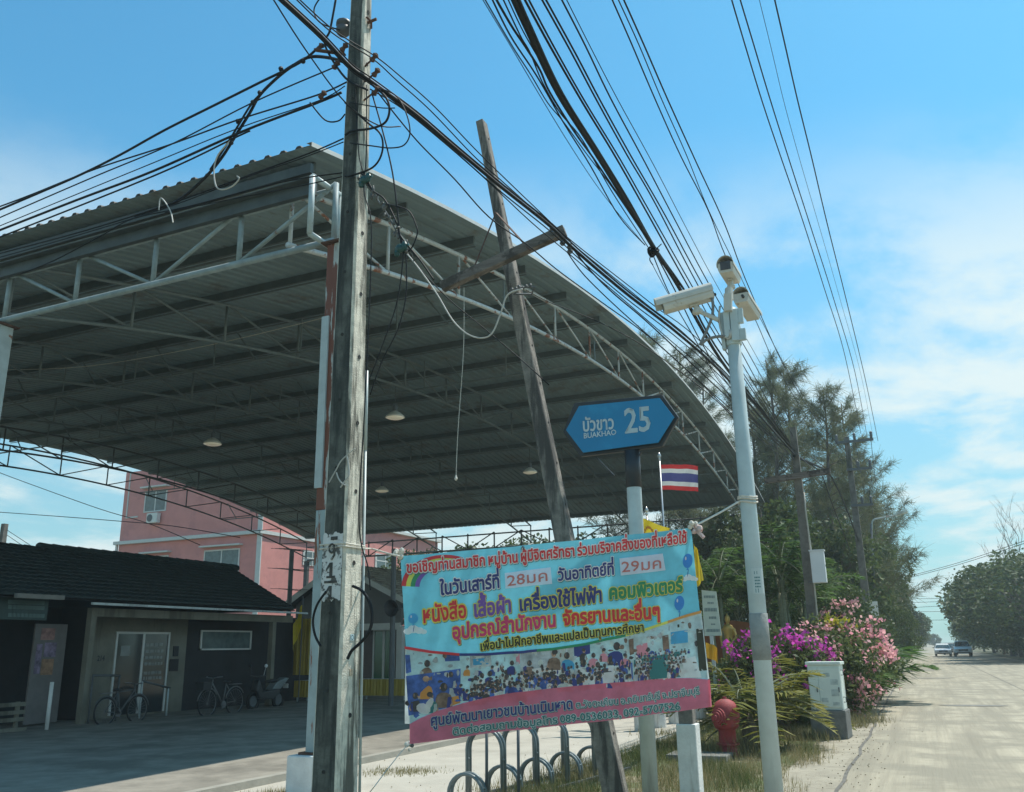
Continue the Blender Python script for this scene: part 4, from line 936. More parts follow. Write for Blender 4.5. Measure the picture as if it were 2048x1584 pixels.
for px, lb in ((973, 'thin dark steel post below the banner, the left one of two'), (1037, 'thin dark steel post below the banner standing against a rack hoop')):
    g0 = AY(px, 1584, 10.0); b = MB(); b.tube([(g0.x, 10.0, 0), (g0.x + .01, 10.0, AY(px, 1440, 10.0).z)], .019, 8); b.lathe((g0.x, 10, 0), [(.05, 0), (.05, .012)], 8)
    tag(b.build('post', steel_dark, smooth=True), lb, 'post', 'thin posts below the banner')

# ---------------------------------------------------------------- telecom cabinet, kerbside planter
g0 = G(1661, 1478); Z = AY(1650, 1420, g0.y).z
t = thing('street_cabinet', 'pale grey green street cabinet with small doors on a mossy concrete plinth', 'cabinet', g0, rz=R_(-4))
b = MB(); b.box((0, .26, Z / 2), (.66, .60, Z)); b.build('plinth', concrete_dark, t, local=True, bevel=.02)
m_cab = mat('pale_grey_green_cabinet', (.62, .68, .61), .5, .07, 3, stain=(.40, .42, .37), sscale=2.2, streak=True); Ht = AY(1656, 1330, g0.y).z - Z
b = MB(); b.box((0, .24, Z + Ht / 2), (.60, .46, Ht)); b.build('body', m_cab, t, local=True, bevel=.012)
b = MB(); b.box((0, .24, Z + Ht + .03), (.66, .52, .06)); b.build('lid', m_cab, t, local=True, bevel=.012)
for x0, x1 in ((-.285, -.115), (-.105, .285)):
    b = MB(); b.b2((x0, -.004, Z + .05), (x1, .012, Z + Ht - .05)); o = b.build('door', m_cab, t, local=True, bevel=.004)
    b = MB(); b.box((x1 - .03, -.012, Z + Ht * .45), (.018, .02, .09)); b.build('handle', steel_dark, o, local=True)
for x, z, w_, h_ in ((.05, .78, .12, .07), (.18, .62, .14, .10), (.18, .38, .14, .12), (-.02, .22, .12, .08), (.18, .14, .12, .06)):
    b = MB(); b.box((x, -.0065, Z + Ht * z), (w_, .003, h_)); b.build('sticker', MATS.get('faded_sticker') or mat('faded_sticker', (.42, .48, .45), .6, .25, 12), t, local=True)
b = MB()
for zf in (.82, .22): b.tube([(.30, .12, Z + Ht * zf - .04), (.345, .12, Z + Ht * zf - .04), (.345, .12, Z + Ht * zf + .05), (.30, .12, Z + Ht * zf + .05)], .009, 5)
b.build('side_handle', steel_dark, t, local=True)
g0 = G(1742, 1388); b = MB(); b.prism([(g0.x - .45, g0.y, 0), (g0.x + .22, g0.y, 0), (g0.x + .22, g0.y + 1.2, 0), (g0.x - .45, g0.y + 1.2, 0)], (0, 0, .36)); b.prism([(g0.x - .45, g0.y - .03, .36), (g0.x + .25, g0.y - .03, .36), (g0.x + .25, g0.y + 1.2, .36), (g0.x - .45, g0.y + 1.2, .36)], (0, 0, .06))
tag(b.build('planter', concrete_dark), 'low dark concrete planter block at the road edge under the pink bougainvillea', 'planter')
# flat drain cover in the grass
g0 = G(1400, 1520); b = MB(); b.box((g0.x, g0.y, .05), (.95, .6, .10)); tag(b.build('drain_cover', concrete_dark, bevel=.015), 'flat dark concrete drain cover in the grass beside the hydrant', 'drain cover')

# ---------------------------------------------------------------- second pole of the cable line with crossarm and meter box; tall line poles; street lamps
def sq_pole(name, label, x, y, h, w0, w1, m, group=None):
    t = thing(name, label, 'utility pole', (x, y, 0), group)
    b = MB(); n_ = 8
    for k in range(n_ + 1):
        a = (w0 + (w1 - w0) * k / n_) / 2; z = h * k / n_; b.v += [(-a, -a, z), (a, -a, z), (a, a, z), (-a, a, z)]
    for k in range(n_):
        for j in range(4): b.f.append((k * 4 + j, k * 4 + (j + 1) % 4, k * 4 + 4 + (j + 1) % 4, k * 4 + 4 + j)); b.m.append(0)
    b.f.append((n_ * 4, n_ * 4 + 1, n_ * 4 + 2, n_ * 4 + 3)); b.m.append(0)
    b.build('shaft', m, t, local=True); return t
P2Y = 24.5; p2 = AY(1622, 1200, P2Y); P2 = V(p2.x, P2Y, 0); h2 = AY(1580, 856, P2Y).z
pole2_m = mat('dark_damp_pole_concrete', (.15, .14, .12), .9, .3, 5, .5, stain=(.06, .06, .045), sscale=2, streak=True)
t2 = sq_pole('utility_pole', 'dark concrete pole with long crossarm and white meter box among the trees', P2.x, P2.y, h2, .30, .16, pole2_m, 'concrete poles of the low cable line')
b = MB(); b.bar(AY(1530, 962, P2Y - .15) - P2, AY(1660, 942, P2Y - .15) - P2, .13, .15); b.build('crossarm', MATS['grey_split_timber'], t2, local=True)
for px, py in ((1562, 955), (1636, 948)):
    b = MB(); b.bar(AY(1592, 905, P2Y - .13) - P2, AY(px, py, P2Y - .2) - P2, .04, .012); b.build('brace', steel_dark, t2, local=True)
b = MB(); b.tube([AY(1608, 985, P2Y - .18) - P2, AY(1611, 1020, P2Y - .2) - P2, AY(1622, 1100, P2Y - .2) - P2, AY(1632, 1205, P2Y - .2) - P2, (.05, -.17, .3)], .022, 6); b.build('conduit', mat('pale_pvc_conduit', (.42, .40, .34), .6), t2, local=True, smooth=True)
b = MB(); c_ = AY(1637, 1134, P2Y - .3) - P2; b.box(c_, (.34, .24, .80)); o = b.build('meter_box', mat('white_meter_box', (.66, .68, .68), .5, .04, 3), t2, local=True, bevel=.012)
b = MB(); b.box(c_ + V(.0, 0, .415), (.38, .28, .03)); b.build('lid', MATS['white_meter_box'], o, local=True); b = MB(); b.b2(c_ + V(.171, -.05, .0), c_ + V(.176, .0, .05)); b.build('keyhole', black_paint, o, local=True)
b = MB(); b.bar(c_ + V(-.3, .1, -.36), c_ + V(.05, .1, -.36), .04, .03); b.build('bracket', steel_dark, t2, local=True)
def hv_pole(px, py, Y, top_px, label, arms=True, detail=True):
    q = AY(px, py, Y); h = AY(px, top_px, Y).z
    t = sq_pole('line_pole', label, q.x, Y, h, .36, .22, pole2_m, 'tall line poles along the road')
    if arms:
        for dz, l, n_ in ((-.25, 1.15, 2), (-1.55, .95, 1), (-3.2, .8, 1)) if detail else ((-.25, 1.15, 2), (-1.4, .9, 1)):
            b = MB(); b.bar((-.15 if n_ == 1 else -.5, -.2, h + dz), (l, -.2, h + dz), .09, .11); a = b.build('crossarm', steel_dark, t, local=True)
            for k in range(n_ + 1):
                x_ = l - .08 if k == 0 else (.35 if k == 1 else -.42)
                b = MB(); b.lathe((x_, -.2, h + dz + .05), [(.03, 0), (.075, .05), (.045, .1), (.085, .15), (.045, .2), (.075, .26), (.03, .34)], 8); b.build('insulator', steel_dark, a, local=True, smooth=True)
    return t, V(q.x, Y, h)
hp = []
for i, (px, Y, top, lb) in enumerate(((1741, 43, 870, 'tallest line pole of the row, with crossarms, rising out of the dark trees'), (1762, 88, 1068, 'second tall line pole of the row, just beyond the street lamp arm'), (1787, 124, 1118, 'third line pole of the row, crowded with insulators and looping wires'),
                                      (1798, 160, 1165, 'fourth line pole of the row, small beyond the looping wires'), (1806, 205, 1195, 'fifth line pole of the row, tiny beside the far trees'), (1813, 260, 1218, 'last and smallest line pole of the row'))):
    hp.append(hv_pole(px, 1270, Y, top, lb, detail=i < 3)[1])
b = MB(); c_ = hp[2] + V(.55, -.25, -3.6); b.lathe(c_, [(.38, 0), (.42, .05), (.42, .9), (.3, 1.0)], 12); b.lathe(c_ + V(.1, 0, 1), [(.05, 0), (.07, .1), (.04, .3)], 8); tag(b.build('transformer', steel_dark), 'dark drum transformer hanging on the third line pole of the row', 'transformer')
def street_lamp(px, Y, head, arm0, label):
    q = AY(px, 1270, Y); a0 = AY(*arm0, Y); hd = AY(*head, Y)
    t = thing('street_lamp', label, 'street lamp', (q.x, Y, 0), 'street lamps along the road')
    b = MB(); b.tube([(0, 0, 0), (a0.x - q.x, 0, a0.z)], [.09, .055], 8); b.build('post', steel_dark, t, local=True, smooth=True)
    d = hd - a0; b = MB(); b.tube(smooth_path([(a0.x - q.x, 0, a0.z - .3), (a0.x - q.x + d.x * .08, 0, a0.z + d.z * .45), (a0.x - q.x + d.x * .35, 0, a0.z + d.z * .72), (hd.x - q.x, 0, hd.z)]), .045, 6); b.build('arm', steel_pale, t, local=True, smooth=True)
    b = MB(); s = max(.5, d.x * .28); b.prism([(hd.x - q.x - .1, -.16, hd.z - .07), (hd.x - q.x + s, -.16, hd.z + .10), (hd.x - q.x + s, .16, hd.z + .10), (hd.x - q.x - .1, .16, hd.z - .07)], (-.03, 0, .15)); b.build('lamp_head', MATS['pale_grey_green_cabinet'], t, local=True, bevel=.02)
street_lamp(1745, 49, (1795, 1030), (1742, 1048), 'street lamp with curved arm and boxy head reaching over the road, the nearest one')
street_lamp(1793, 120, (1814, 1161), (1792, 1168), 'street lamp arm among the looping wires of the third line pole')
street_lamp(1804, 175, (1821, 1200), (1803, 1206), 'small far street lamp above the end of the pole row')
street_lamp(1806, 195, (1826, 1227), (1805, 1233), 'tiny far street lamp low beside the far left trees')
b = MB(); q = AY(1738, 1222, 40); b.box((q.x + .2, 40, q.z), (.32, .04, .75)); b.bar((q.x + .2, 40.03, 0), (q.x + .2, 40.03, q.z + .3), .06); tag(b.build('small_sign', white_paint), 'narrow white vertical sign board above the pink bougainvillea', 'sign')

# ---------------------------------------------------------------- road: cars, cone, awning, far bridge rail
m_tyre = mat('tyre_rubber', (.02, .02, .02), .85, .1, 8); m_rim = mat('wheel_rim', (.20, .20, .205), .4, .1, 5, metal=.5)
m_lamp2 = mat('headlight_glass', (.75, .77, .78), .12, .04, 4); m_plate = mat('number_plate_white', (.65, .65, .63), .5)
def car(label, x, y, paint, W=1.8, Lc=4.5, Hc=1.47, pickup=False, toward=True):
    t = thing('car', label, 'car', (x, y, 0), None, 0 if toward else PI)
    hh = .95 if not pickup else 1.12; gl = .30 if not pickup else .45
    # side profile (y from the nose at 0 to the tail), body is lofted across the width
    body = [(.02, gl), (0, .55), (.05, hh * .78), (.5, hh * .90), (1.25, hh), (Lc - 1.0, hh + .02), (Lc - .1, hh * .98), (Lc, .6), (Lc - .05, gl)]
    b = MB(); sx = [(-W / 2, .04), (-W / 2 + .06, 0), (W / 2 - .06, 0), (W / 2, .04)]; n_ = len(body)
    for x_, ins in sx:
        for yy_, z in body: b.v.append((x_, yy_ + (ins if yy_ < Lc / 2 else -ins), z - ins * .6))
    for i in range(3):
        for j in range(n_): b.f.append((i * n_ + j, i * n_ + (j + 1) % n_, (i + 1) * n_ + (j + 1) % n_, (i + 1) * n_ + j)); b.m.append(0)
    b.f += [tuple(range(n_))[::-1], tuple(range(3 * n_, 4 * n_))]; b.m += [0, 0]
    b.build('body', paint, t, local=True)
    y0, y1, y2, y3 = (1.2, 1.95, 3.3, 4.05) if not pickup else (1.35, 2.05, 3.3, 3.45)
    b = MB(); wb, wt = W / 2 - .08, W / 2 - .26; vs = []
    for s_ in (-1, 1): vs += [(s_ * wb, y0, hh), (s_ * wt, y1, Hc - .03), (s_ * wt, y2, Hc), (s_ * wb, y3, hh)]
    b.add(vs, [(0, 1, 2, 3), (7, 6, 5, 4), (1, 5, 6, 2), (3, 2, 6, 7), (0, 4, 5, 1)]); b.build('cabin', paint, t, local=True, bevel=.03)
    b = MB(); e = .012
    def gq(a, c): return (a[0] * (1 - c) , a[1], a[2])
    b.add([(-wb * .93, y0 + .04 - e * 3, hh + .05), (wb * .93, y0 + .04 - e * 3, hh + .05), (wt * .95, y1 - .06 - e * 3, Hc - .10), (-wt * .95, y1 - .06 - e * 3, Hc - .10)], [(0, 1, 2, 3)]); b.build('windscreen', glass_dark, t, local=True)
    for s_ in (-1, 1):
        b = MB(); b.add([(s_ * (wb + .0), y0 + .35, hh + .05), (s_ * (wb), y3 - .3, hh + .05), (s_ * (wt + .03), y2 - .08, Hc - .1), (s_ * (wt + .03), y1 + .06, Hc - .1)], [(0, 1, 2, 3)]); b.build('side_window', glass_dark, t, local=True)
        b = MB(); b.box((s_ * (W / 2 - .24), -.005, hh * .72), (.36, .06, .14)); b.build('headlight', m_lamp2, t, local=True, bevel=.02)
        b = MB(); b.box((s_ * (W / 2 + .08), 1.45, hh + .08), (.2, .12, .14)); b.build('mirror', paint, t, local=True, bevel=.03)
        for yw in (.85, Lc - .95):
            r_ = .32 if not pickup else .38
            b = MB(); b.lathe((s_ * (W / 2 - .13), yw, r_), [(r_ * .6, -.1), (r_, -.09), (r_, .09), (r_ * .6, .1)], 18, Matrix.Rotation(PI / 2, 3, 'Y')); wh = b.build('wheel', m_tyre, t, local=True)
            b = MB(); b.lathe((s_ * (W / 2 - .02), yw, r_), [(r_ * .6, -.02), (r_ * .58, .005), (.05, .01)], 14, Matrix.Rotation(PI / 2, 3, 'Y')); b.build('rim', m_rim, wh, local=True)
    b = MB(); b.box((0, -.012, hh * .64), (W * .52, .05, hh * .16)); b.box((0, -.012, hh * .40), (W * .72, .05, hh * .12)); b.build('grille', black_paint, t, local=True)
    b = MB(); b.box((0, -.045, hh * .52), (.34, .02, .11)); b.build('number_plate', m_plate, t, local=True)
    return t
m_silver = mat('pale_car_paint', (.58, .60, .60), .3, .03, 2, metal=.2); m_grey = mat('grey_car_paint', (.30, .32, .33), .3, .03, 2, metal=.3); m_darkcar = mat('dark_car_paint', (.05, .055, .06), .3, .03, 2)
c1 = G(1881, 1309); car('pale silver saloon car driving towards the viewer on the long road', c1.x, c1.y * .86, m_silver); 
c2 = G(1926, 1309); car('silver pickup truck driving towards the viewer beside the silver saloon', c2.x * .88, c2.y * .86, m_silver, 1.86, 5.2, 1.75, True)
c3 = G(1892, 1300); car('dark car following close behind the silver saloon', c1.x + 1.2, c1.y * .86 + 14, m_darkcar, 1.75, 4.4, 1.5)
c4 = AX(1812, 1300, -3.6); car('dark car parked at the left road edge under the line poles', -3.1, 118, m_darkcar, 1.8, 4.4, 1.5)
g0 = AX(1822, 1316, -1.15); b = MB(); g0.z = 0; b.lathe(g0, [(.25, 0), (.25, .04), (.17, .05), (.10, .40), (.04, .72)], 12); tag(b.build('traffic_cone', mat('faded_red_cone', (.42, .09, .06), .6)), 'small red traffic cone at the road edge near the parked dark car', 'traffic cone')
b = MB(); b.add([(-5.6, 92, 1.0), (-3.3, 92, 1.0), (-4.4, 92, 3.1), (-5.4, 96, 1.0), (-3.1, 96, 1.0), (-4.2, 96, 3.1)], [(0, 1, 2), (3, 5, 4), (0, 2, 5, 3), (1, 4, 5, 2), (0, 3, 4, 1)]); tag(b.build('tarpaulin', mat('pale_turquoise_tarpaulin', (.30, .50, .46), .6, .08, 1)), 'pale turquoise tarpaulin shelter beyond the pink bougainvillea', 'tarpaulin')
t = thing('guard_rail', 'white railing of a small bridge far down the road', 'railing', (-4.2, 190, 0))
b = MB(); b.bar((0, 0, 1.5), (3.2, 34, 1.0), .25, .2); b.bar((0, 0, .9), (3.2, 34, .6), .2, .15); b.build('rail', white_paint, t, local=True)
for k in range(8):
    b = MB(); b.box((3.2 * k / 7, 34 * k / 7, .7), (.25, .25, 1.4)); b.build('post', white_paint, t, local=True)
b = MB(); q = AY(1813, 1272, 150); b.box((q.x - 1.2, 150, 3.3), (2.2, .2, 1.6)); b.bar((q.x - 1.2, 150.1, 0), (q.x - 1.2, 150.1, 3.5), .2); tag(b.build('roadside_sign', mat('faded_pink_sign', (.42, .22, .24), .7)), 'faded pink roadside sign board among the far line poles', 'sign')
# ---------------------------------------------------------------- houses under and behind the canopy
FX = -19.9
m_tile = mat('black_grey_roof_tiles', (.016, .030, .030), .7, .3, 3, .6)
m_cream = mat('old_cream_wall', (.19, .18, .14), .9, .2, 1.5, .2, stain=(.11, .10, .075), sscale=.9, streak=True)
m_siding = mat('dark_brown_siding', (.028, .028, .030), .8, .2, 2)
m_greywall = mat('grey_gable_wall', (.17, .17, .165), .85, .1, 1.2)
m_pink = mat('salmon_pink_render', (.66, .27, .24), .9, .08, .8, .2, stain=(.58, .24, .22), sscale=.5)
m_trim = mat('white_house_trim', (.62, .62, .58), .7, .06, 3)
m_curtain = mat('curtained_glass', (.10, .14, .14), .15, .3, 3, spec=.6)
m_greenglass = mat('green_tinted_glass', (.012, .10, .04), .1, .2, 2, spec=.7)
m_gold = mat('gold_satin_cloth', (.42, .31, .045), .5, .22, 5, stretch=(6, 6, .6))
e0, e1 = AX(-90, 1192, -19.4), AX(592, 1213, -19.4); r1 = AX(465, 1135, -23.6); r0 = AX(75, 1098, -23.6)
EZ = (e0.z + e1.z) / 2; RZ = (r0.z + r1.z) / 2
hb = V(-22, 15, 0)
t = thing('house', 'long low house with black tiled roof and cream front in the canopy shade', 'house', hb)
def tiled(pts_e0, pts_e1, pts_r0, pts_r1, name, parent, m, nrow=14, ncol=40):
    b = MB()
    for i in range(nrow):
        v0, v1 = i / nrow, (i + 1) / nrow
        def P(u, v, lift): p = (pts_e0 * (1 - u) + pts_e1 * u) * (1 - v) + (pts_r0 * (1 - u) + pts_r1 * u) * v; return p + V(0, 0, lift)
        for k in range(ncol):
            u0, um, u1 = k / ncol, (k + .5) / ncol, (k + 1) / ncol
            b.add([P(u0, v0, .04), P(um, v0, .075), P(u1, v0, .04), P(u1, v1 + .02, .0), P(um, v1 + .02, .03), P(u0, v1 + .02, 0)], [(0, 1, 4, 5), (1, 2, 3, 4)])
            b.add([P(u0, v0, .04), P(um, v0, .075), P(u1, v0, .04), P(u1, v0, .0), P(u0, v0, .0)], [(0, 4, 3, 2, 1)])
    return b.build(name, m, parent)
rl = V(-23.6, e0.y - 4, RZ - .12)
tiled(V(e0.x, e0.y - 4, EZ), V(e1.x, e1.y, EZ), V(-23.6, e0.y - 4, RZ), V(-23.6, r1.y, RZ), 'roof', t, m_tile, 14, 70)
b = MB(); b.add([(-19.4, e0.y - 4, EZ - .05), (-19.4, e1.y, EZ - .05), (-23.6, r1.y, RZ - .05), (-23.6, e0.y - 4, RZ - .05), (-28, e0.y - 4, EZ), (-28, e1.y, EZ)], [(0, 3, 2, 1), (3, 4, 5, 2), (1, 2, 5)]); b.build('roof_underside', m_siding, t)
b = MB(); yy_ = r0.y
while yy_ < r1.y: b.lathe((-23.6, yy_, RZ + .03), [(.12, 0), (.14, .05), (.12, .46), (.1, .5)], 8, Matrix.Rotation(-PI / 2, 3, 'X')); yy_ += .46
yy_ = r0.y - 12
while yy_ < r0.y - .3: b.lathe((-23.6, yy_, RZ - .06), [(.10, 0), (.12, .05), (.10, .46), (.08, .5)], 8, Matrix.Rotation(-PI / 2, 3, 'X')); yy_ += .46
b.build('ridge_tiles', m_tile, t)
b = MB(); b.bar((-19.36, AX(182, 1205, -19.4).y, EZ - .12), (-19.36, e1.y + .6, EZ - .12), .07, .06); b.build('gutter', galv, t)
WX = -20.9
def wy(px, X=WX): return AX(px, 1300, X).y
def wz(px, py, X=WX): return AX(px, py, X).z
ya, yb_, yc, yd = wy(186), wy(372), wy(372), wy(640)
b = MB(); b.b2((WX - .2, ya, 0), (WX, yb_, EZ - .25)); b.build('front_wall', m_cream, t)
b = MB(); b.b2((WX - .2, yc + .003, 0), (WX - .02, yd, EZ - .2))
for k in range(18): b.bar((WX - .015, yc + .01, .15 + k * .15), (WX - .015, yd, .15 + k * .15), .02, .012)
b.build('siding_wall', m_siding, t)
b = MB(); b.b2((WX - 1.4, wy(-160), 0), (WX - 1.2, ya, EZ - .1)); b.b2((WX - 1.4, ya - .15, 0), (WX - .2, ya, EZ - .1)); b.build('recessed_wall', m_siding, t)
for px, w_ in ((173, .17), (541, .17)):
    q = AX(px, 1330, FX); b = MB(); b.box((FX, q.y, EZ / 2 - .1), (w_, w_, EZ - .2)); b.build('column', m_cream, t)
q0_, q1_ = AX(186, 1225, FX).y, e1.y
b = MB(); b.b2((FX - .09, q0_, EZ - .42), (FX + .09, q1_ + .4, EZ - .2)); b.build('beam', m_cream, t)
y0, y1 = wy(228), wy(336); zt, zb = wz(280, 1268), .12
d_ = MB(); fw = .06
for a, c in ((y0, y0 + fw), (y1 - fw, y1), ((y0 + y1) / 2 - .04, (y0 + y1) / 2 + .04)): d_.b2((WX + .004, a, zb), (WX + .05, c, zt))
d_.b2((WX + .004, y0, zt), (WX + .05, y1, zt + .06)); dr = d_.build('door', m_trim, t)
b = MB(); b.b2((WX + .008, y0 + fw, zb), (WX + .02, (y0 + y1) / 2 - .04, zt)); b.b2((WX + .008, (y0 + y1) / 2 + .04, zb), (WX + .02, y1 - fw, zt)); b.build('pane', glass_dark, dr)
b = MB(); ym = (y0 + y1) / 2 + .12; rrr = random.Random(5)
for z in (1.98, 1.80, 1.62, 1.44, 1.18, 1.04):
    yy_ = ym
    while yy_ < y1 - .25: l = rrr.uniform(.05, .16); b.b2((WX + .023, yy_, z), (WX + .026, min(yy_ + l, y1 - .2), z + .085)); yy_ += l + .04
b.b2((WX + .023, y0 + .22, 1.72), (WX + .026, y0 + .55, 2.0)); b.build('door_notice', mat('pale_notice_print', (.26, .27, .25), .7), dr)
y0, y1 = wy(398), wy(500); z0, z1 = wz(450, 1300), wz(450, 1264)
b = MB()
for a, c in (((y0, z0), (y1, z0 + .05)), ((y0, z1), (y1, z1 + .05)), ((y0, z0), (y0 + .06, z1)), ((y1 - .06, z0), (y1, z1))): b.b2((WX + .003, a[0], a[1]), (WX + .045, c[0], c[1]))
wn = b.build('window', m_trim, t); b = MB(); b.b2((WX + .004, y0 + .06, z0 + .05), (WX + .015, y1 - .06, z1)); b.build('pane', m_curtain, wn)
b = MB(); b.b2((WX + .004, wy(346), 1.68), (WX + .03, wy(356), 1.98)); b.b2((WX + .004, wy(341), 1.25), (WX + .025, wy(358), 1.6)); b.build('wall_plaque', m_siding, t)
b = MB(); put_text(b, '214', lambda tx, ty, l: (WX + .006 + l, wy(196) + tx * .17, 1.60 + ty * .2), [(.03, 0, .001, True)]); b.build('house_number', black_paint, t)
# sign board and strip light at the left end, standing boards and small things in the shade
mat('dull_grey_fixture', (.22, .21, .19), .7)
q = AX(40, 1216, FX + .1); b = MB(); b.b2((FX + .1, AX(-60, 1216, FX).y, AX(40, 1240, FX).z), (FX + .14, AX(88, 1216, FX).y, AX(40, 1196, FX).z)); s_ = b.build('sign_board', mat('dark_green_board', (.02, .05, .045), .5), None)
tag(s_, 'dark green hanging sign board with faint pale rows of writing at the left house end', 'sign')
b = MB()
for py in (1203, 1213, 1229):
    for k in range(9):
        ya_ = AX(8 + k * 8, py, FX).y; b.b2((FX + .143, ya_, AX(40, py, FX).z - .07), (FX + .146, ya_ + .13, AX(40, py, FX).z + .02))
o = b.build('writing', mat('faint_green_writing', (.10, .16, .15), .6)); o.parent = s_; o.location = o.location - s_.location
b = MB(); b.b2((FX + .5, AX(28, 1193, FX + .5).y, AX(75, 1198, FX + .5).z), (FX + .62, AX(123, 1193, FX + .5).y, AX(75, 1189, FX + .5).z)); tag(b.build('strip_light', MATS['dull_grey_fixture']), 'unlit strip light fixture under the dark eave above the sign board', 'light fixture')
t = thing('display_board', 'tall pale display board with four faded posters beside the dark doorway', 'display board', AX(100, 1410, -20.6)); X_ = -20.55
b = MB(); b.b2((X_ - .05, AX(66, 1300, X_).y, .12), (X_, AX(130, 1300, X_).y, AX(100, 1248, X_).z)); b.build('panel', mat('dull_panel', (.17, .155, .145), .8), t)
b = MB()
for i, (x0, y0, x1, y1) in enumerate(((88, 1285, 112, 1314), (86, 1318, 110, 1350), (78, 1256, 106, 1280), (72, 1288, 84, 1348))):
    b.mi = i % 3; b.b2((X_ + .003, AX(x0, 1300, X_).y, AX(x0, y1, X_).z), (X_ + .008, AX(x1, 1300, X_).y, AX(x0, y0, X_).z))
b.build('poster', [mat('violet_yellow_poster', (.20, .15, .22), .6, .6, 5), mat('orange_brown_poster', (.30, .17, .10), .6, .5, 5), mat('reddish_poster', (.30, .16, .14), .6, .4, 6)], t)
q = G(92, 1466); b = MB(); b.tube([(q.x, q.y, 0), (q.x, q.y, 1.15)], .045, 8); tag(b.build('short_post', MATS['dusty_white_paint'], smooth=True), 'short thin white post standing before the display board', 'post')
t = thing('slatted_bench', 'low wooden slatted bench in deep shade at the left house end', 'bench', G(10, 1468)); L0 = G(-40, 1470); X0, Y0 = -19.7, AX(44, 1450, -19.7).y
for z, d in ((.62, 0), (.44, 0), (.28, .0), (.06, .12)):
    b = MB(); b.b2((X0 + d, Y0 - 2.2, z), (X0 + d + .05, Y0, z + .09)); b.build('slat', m_cream, t)
for yy_ in (Y0 - .2, Y0 - 1.6):
    b = MB(); b.b2((X0 - .06, yy_, 0), (X0 - .005, yy_ + .09, .72)); b.build('leg', m_cream, t)
t = thing('handrail', 'dark steel handrail with pale uprights before the house door', 'handrail', AX(238, 1440, -19.75)); X_ = -19.75
for px, py in ((186, 1351), (239, 1351), (285, 1362), (337, 1376)):
    b = MB(); q = AX(px, py, X_); b.tube([(X_, q.y, 0), (X_, q.y, q.z)], .025, 8); b.build('upright', steel_dark if px < 240 else galv, t, smooth=True)
b = MB(); b.tube([AX(186, 1351, X_), AX(240, 1351, X_)], .03, 8); b.tube([AX(285, 1362, X_), AX(340, 1376, X_)], .03, 8); b.build('rail', steel_dark, t, smooth=True)
m_bike = mat('dull_bicycle_frame', (.18, .18, .175), .45, .1, 8, metal=.3)
def bicycle(label, p, rz, frame_m, s=1.0, step=False):
    t = thing('bicycle', label, 'bicycle', p, None, rz); R = .34 * s; wbx = .53 * s
    for sx_ in (-wbx, wbx):
        b = MB(); b.tube([(sx_ + R * math.cos(a), 0, R + .02 + R * math.sin(a)) for a in np.linspace(0, 2 * PI, 25)[:-1]], .022, 6, closed=True); w_ = b.build('wheel', m_tyre, t, local=True, smooth=True)
        b = MB(); b.tube([(sx_ + R * .93 * math.cos(a), 0, R + .02 + R * .93 * math.sin(a)) for a in np.linspace(0, 2 * PI, 25)[:-1]], .009, 5, closed=True)
        for k in range(10): a = PI * k / 10; b.bar((sx_ + R * .93 * math.cos(a), 0, R + .02 + R * .93 * math.sin(a)), (sx_ - R * .93 * math.cos(a), 0, R + .02 - R * .93 * math.sin(a)), .004)
        b.build('rim', m_rim, w_, local=True)
        b = MB(); b.tube([(sx_ + R * 1.12 * math.cos(a), 0, R + .02 + R * 1.12 * math.sin(a)) for a in np.linspace(.2, 2.6, 9)], .02, 5); b.build('mudguard', frame_m, t, local=True, smooth=True)
    hd = (wbx - .14, 0, .86 * s); st = (-.16, 0, .82 * s); bbk = (-.06, 0, .30 * s); rr_ = (-wbx, 0, R + .02); fr = (wbx, 0, R + .02)
    b = MB()
    for a, c, r_ in (((hd, bbk, .026) if step else (hd, st, .018)), (hd, bbk, .022), (st, bbk, .018), (bbk, rr_, .012), (st, rr_, .012), ((hd[0] - .03, 0, hd[2] + .1), fr, .017)): b.tube([a, c], r_, 7)
    b.build('frame', frame_m, t, local=True, smooth=True)
    b = MB(); b.tube([(hd[0] - .1, -.28, hd[2] + .17), (hd[0] + .04, -.2, hd[2] + .16), (hd[0] - .03, 0, hd[2] + .13), (hd[0] + .04, .2, hd[2] + .16), (hd[0] - .1, .28, hd[2] + .17)], .014, 6); b.build('handlebar', m_rim, t, local=True)
    b = MB(); b.blob((st[0] - .03, 0, st[2] + .06), (.15, .09, .04), 10, 6); b.build('saddle', black_paint, t, local=True)
    b = MB(); b.lathe((bbk[0], .04, bbk[2]), [(.10, -.006), (.10, .006)], 14, Matrix.Rotation(PI / 2, 3, 'X')); b.bar((bbk[0], .06, bbk[2]), (bbk[0] + .1, .06, bbk[2] - .14), .02); b.bar((bbk[0], -.06, bbk[2]), (bbk[0] - .1, -.06, bbk[2] + .14), .02); b.build('crankset', m_rim, t, local=True)
    b = MB(); b.b2((-wbx - .2, -.07, R * 2 + .12), (-wbx + .22, .07, R * 2 + .14)); b.build('luggage_rack', m_rim, t, local=True)
    return t
q = AX(240, 1450, -19.2); bicycle('dark bicycle leaning at the handrail before the house door', (-19.2, q.y, 0), PI / 2, steel_dark)
q = AX(440, 1440, -18.7); bicycle('pale step-through bicycle parked before the dark siding wall', (-18.7, q.y, 0), -PI / 2, m_bike, 1.08, True)
b = MB(); c_ = V(-18.7, q.y - .78, .95); b.prism([c_ + V(-.15, -.16, -.2), c_ + V(.15, -.16, -.2), c_ + V(.15, .16, -.2), c_ + V(-.15, .16, -.2)], (0, 0, .22)); tag(b.build('basket', black_paint), 'dark basket hung at the front of the pale step-through bicycle', 'basket')
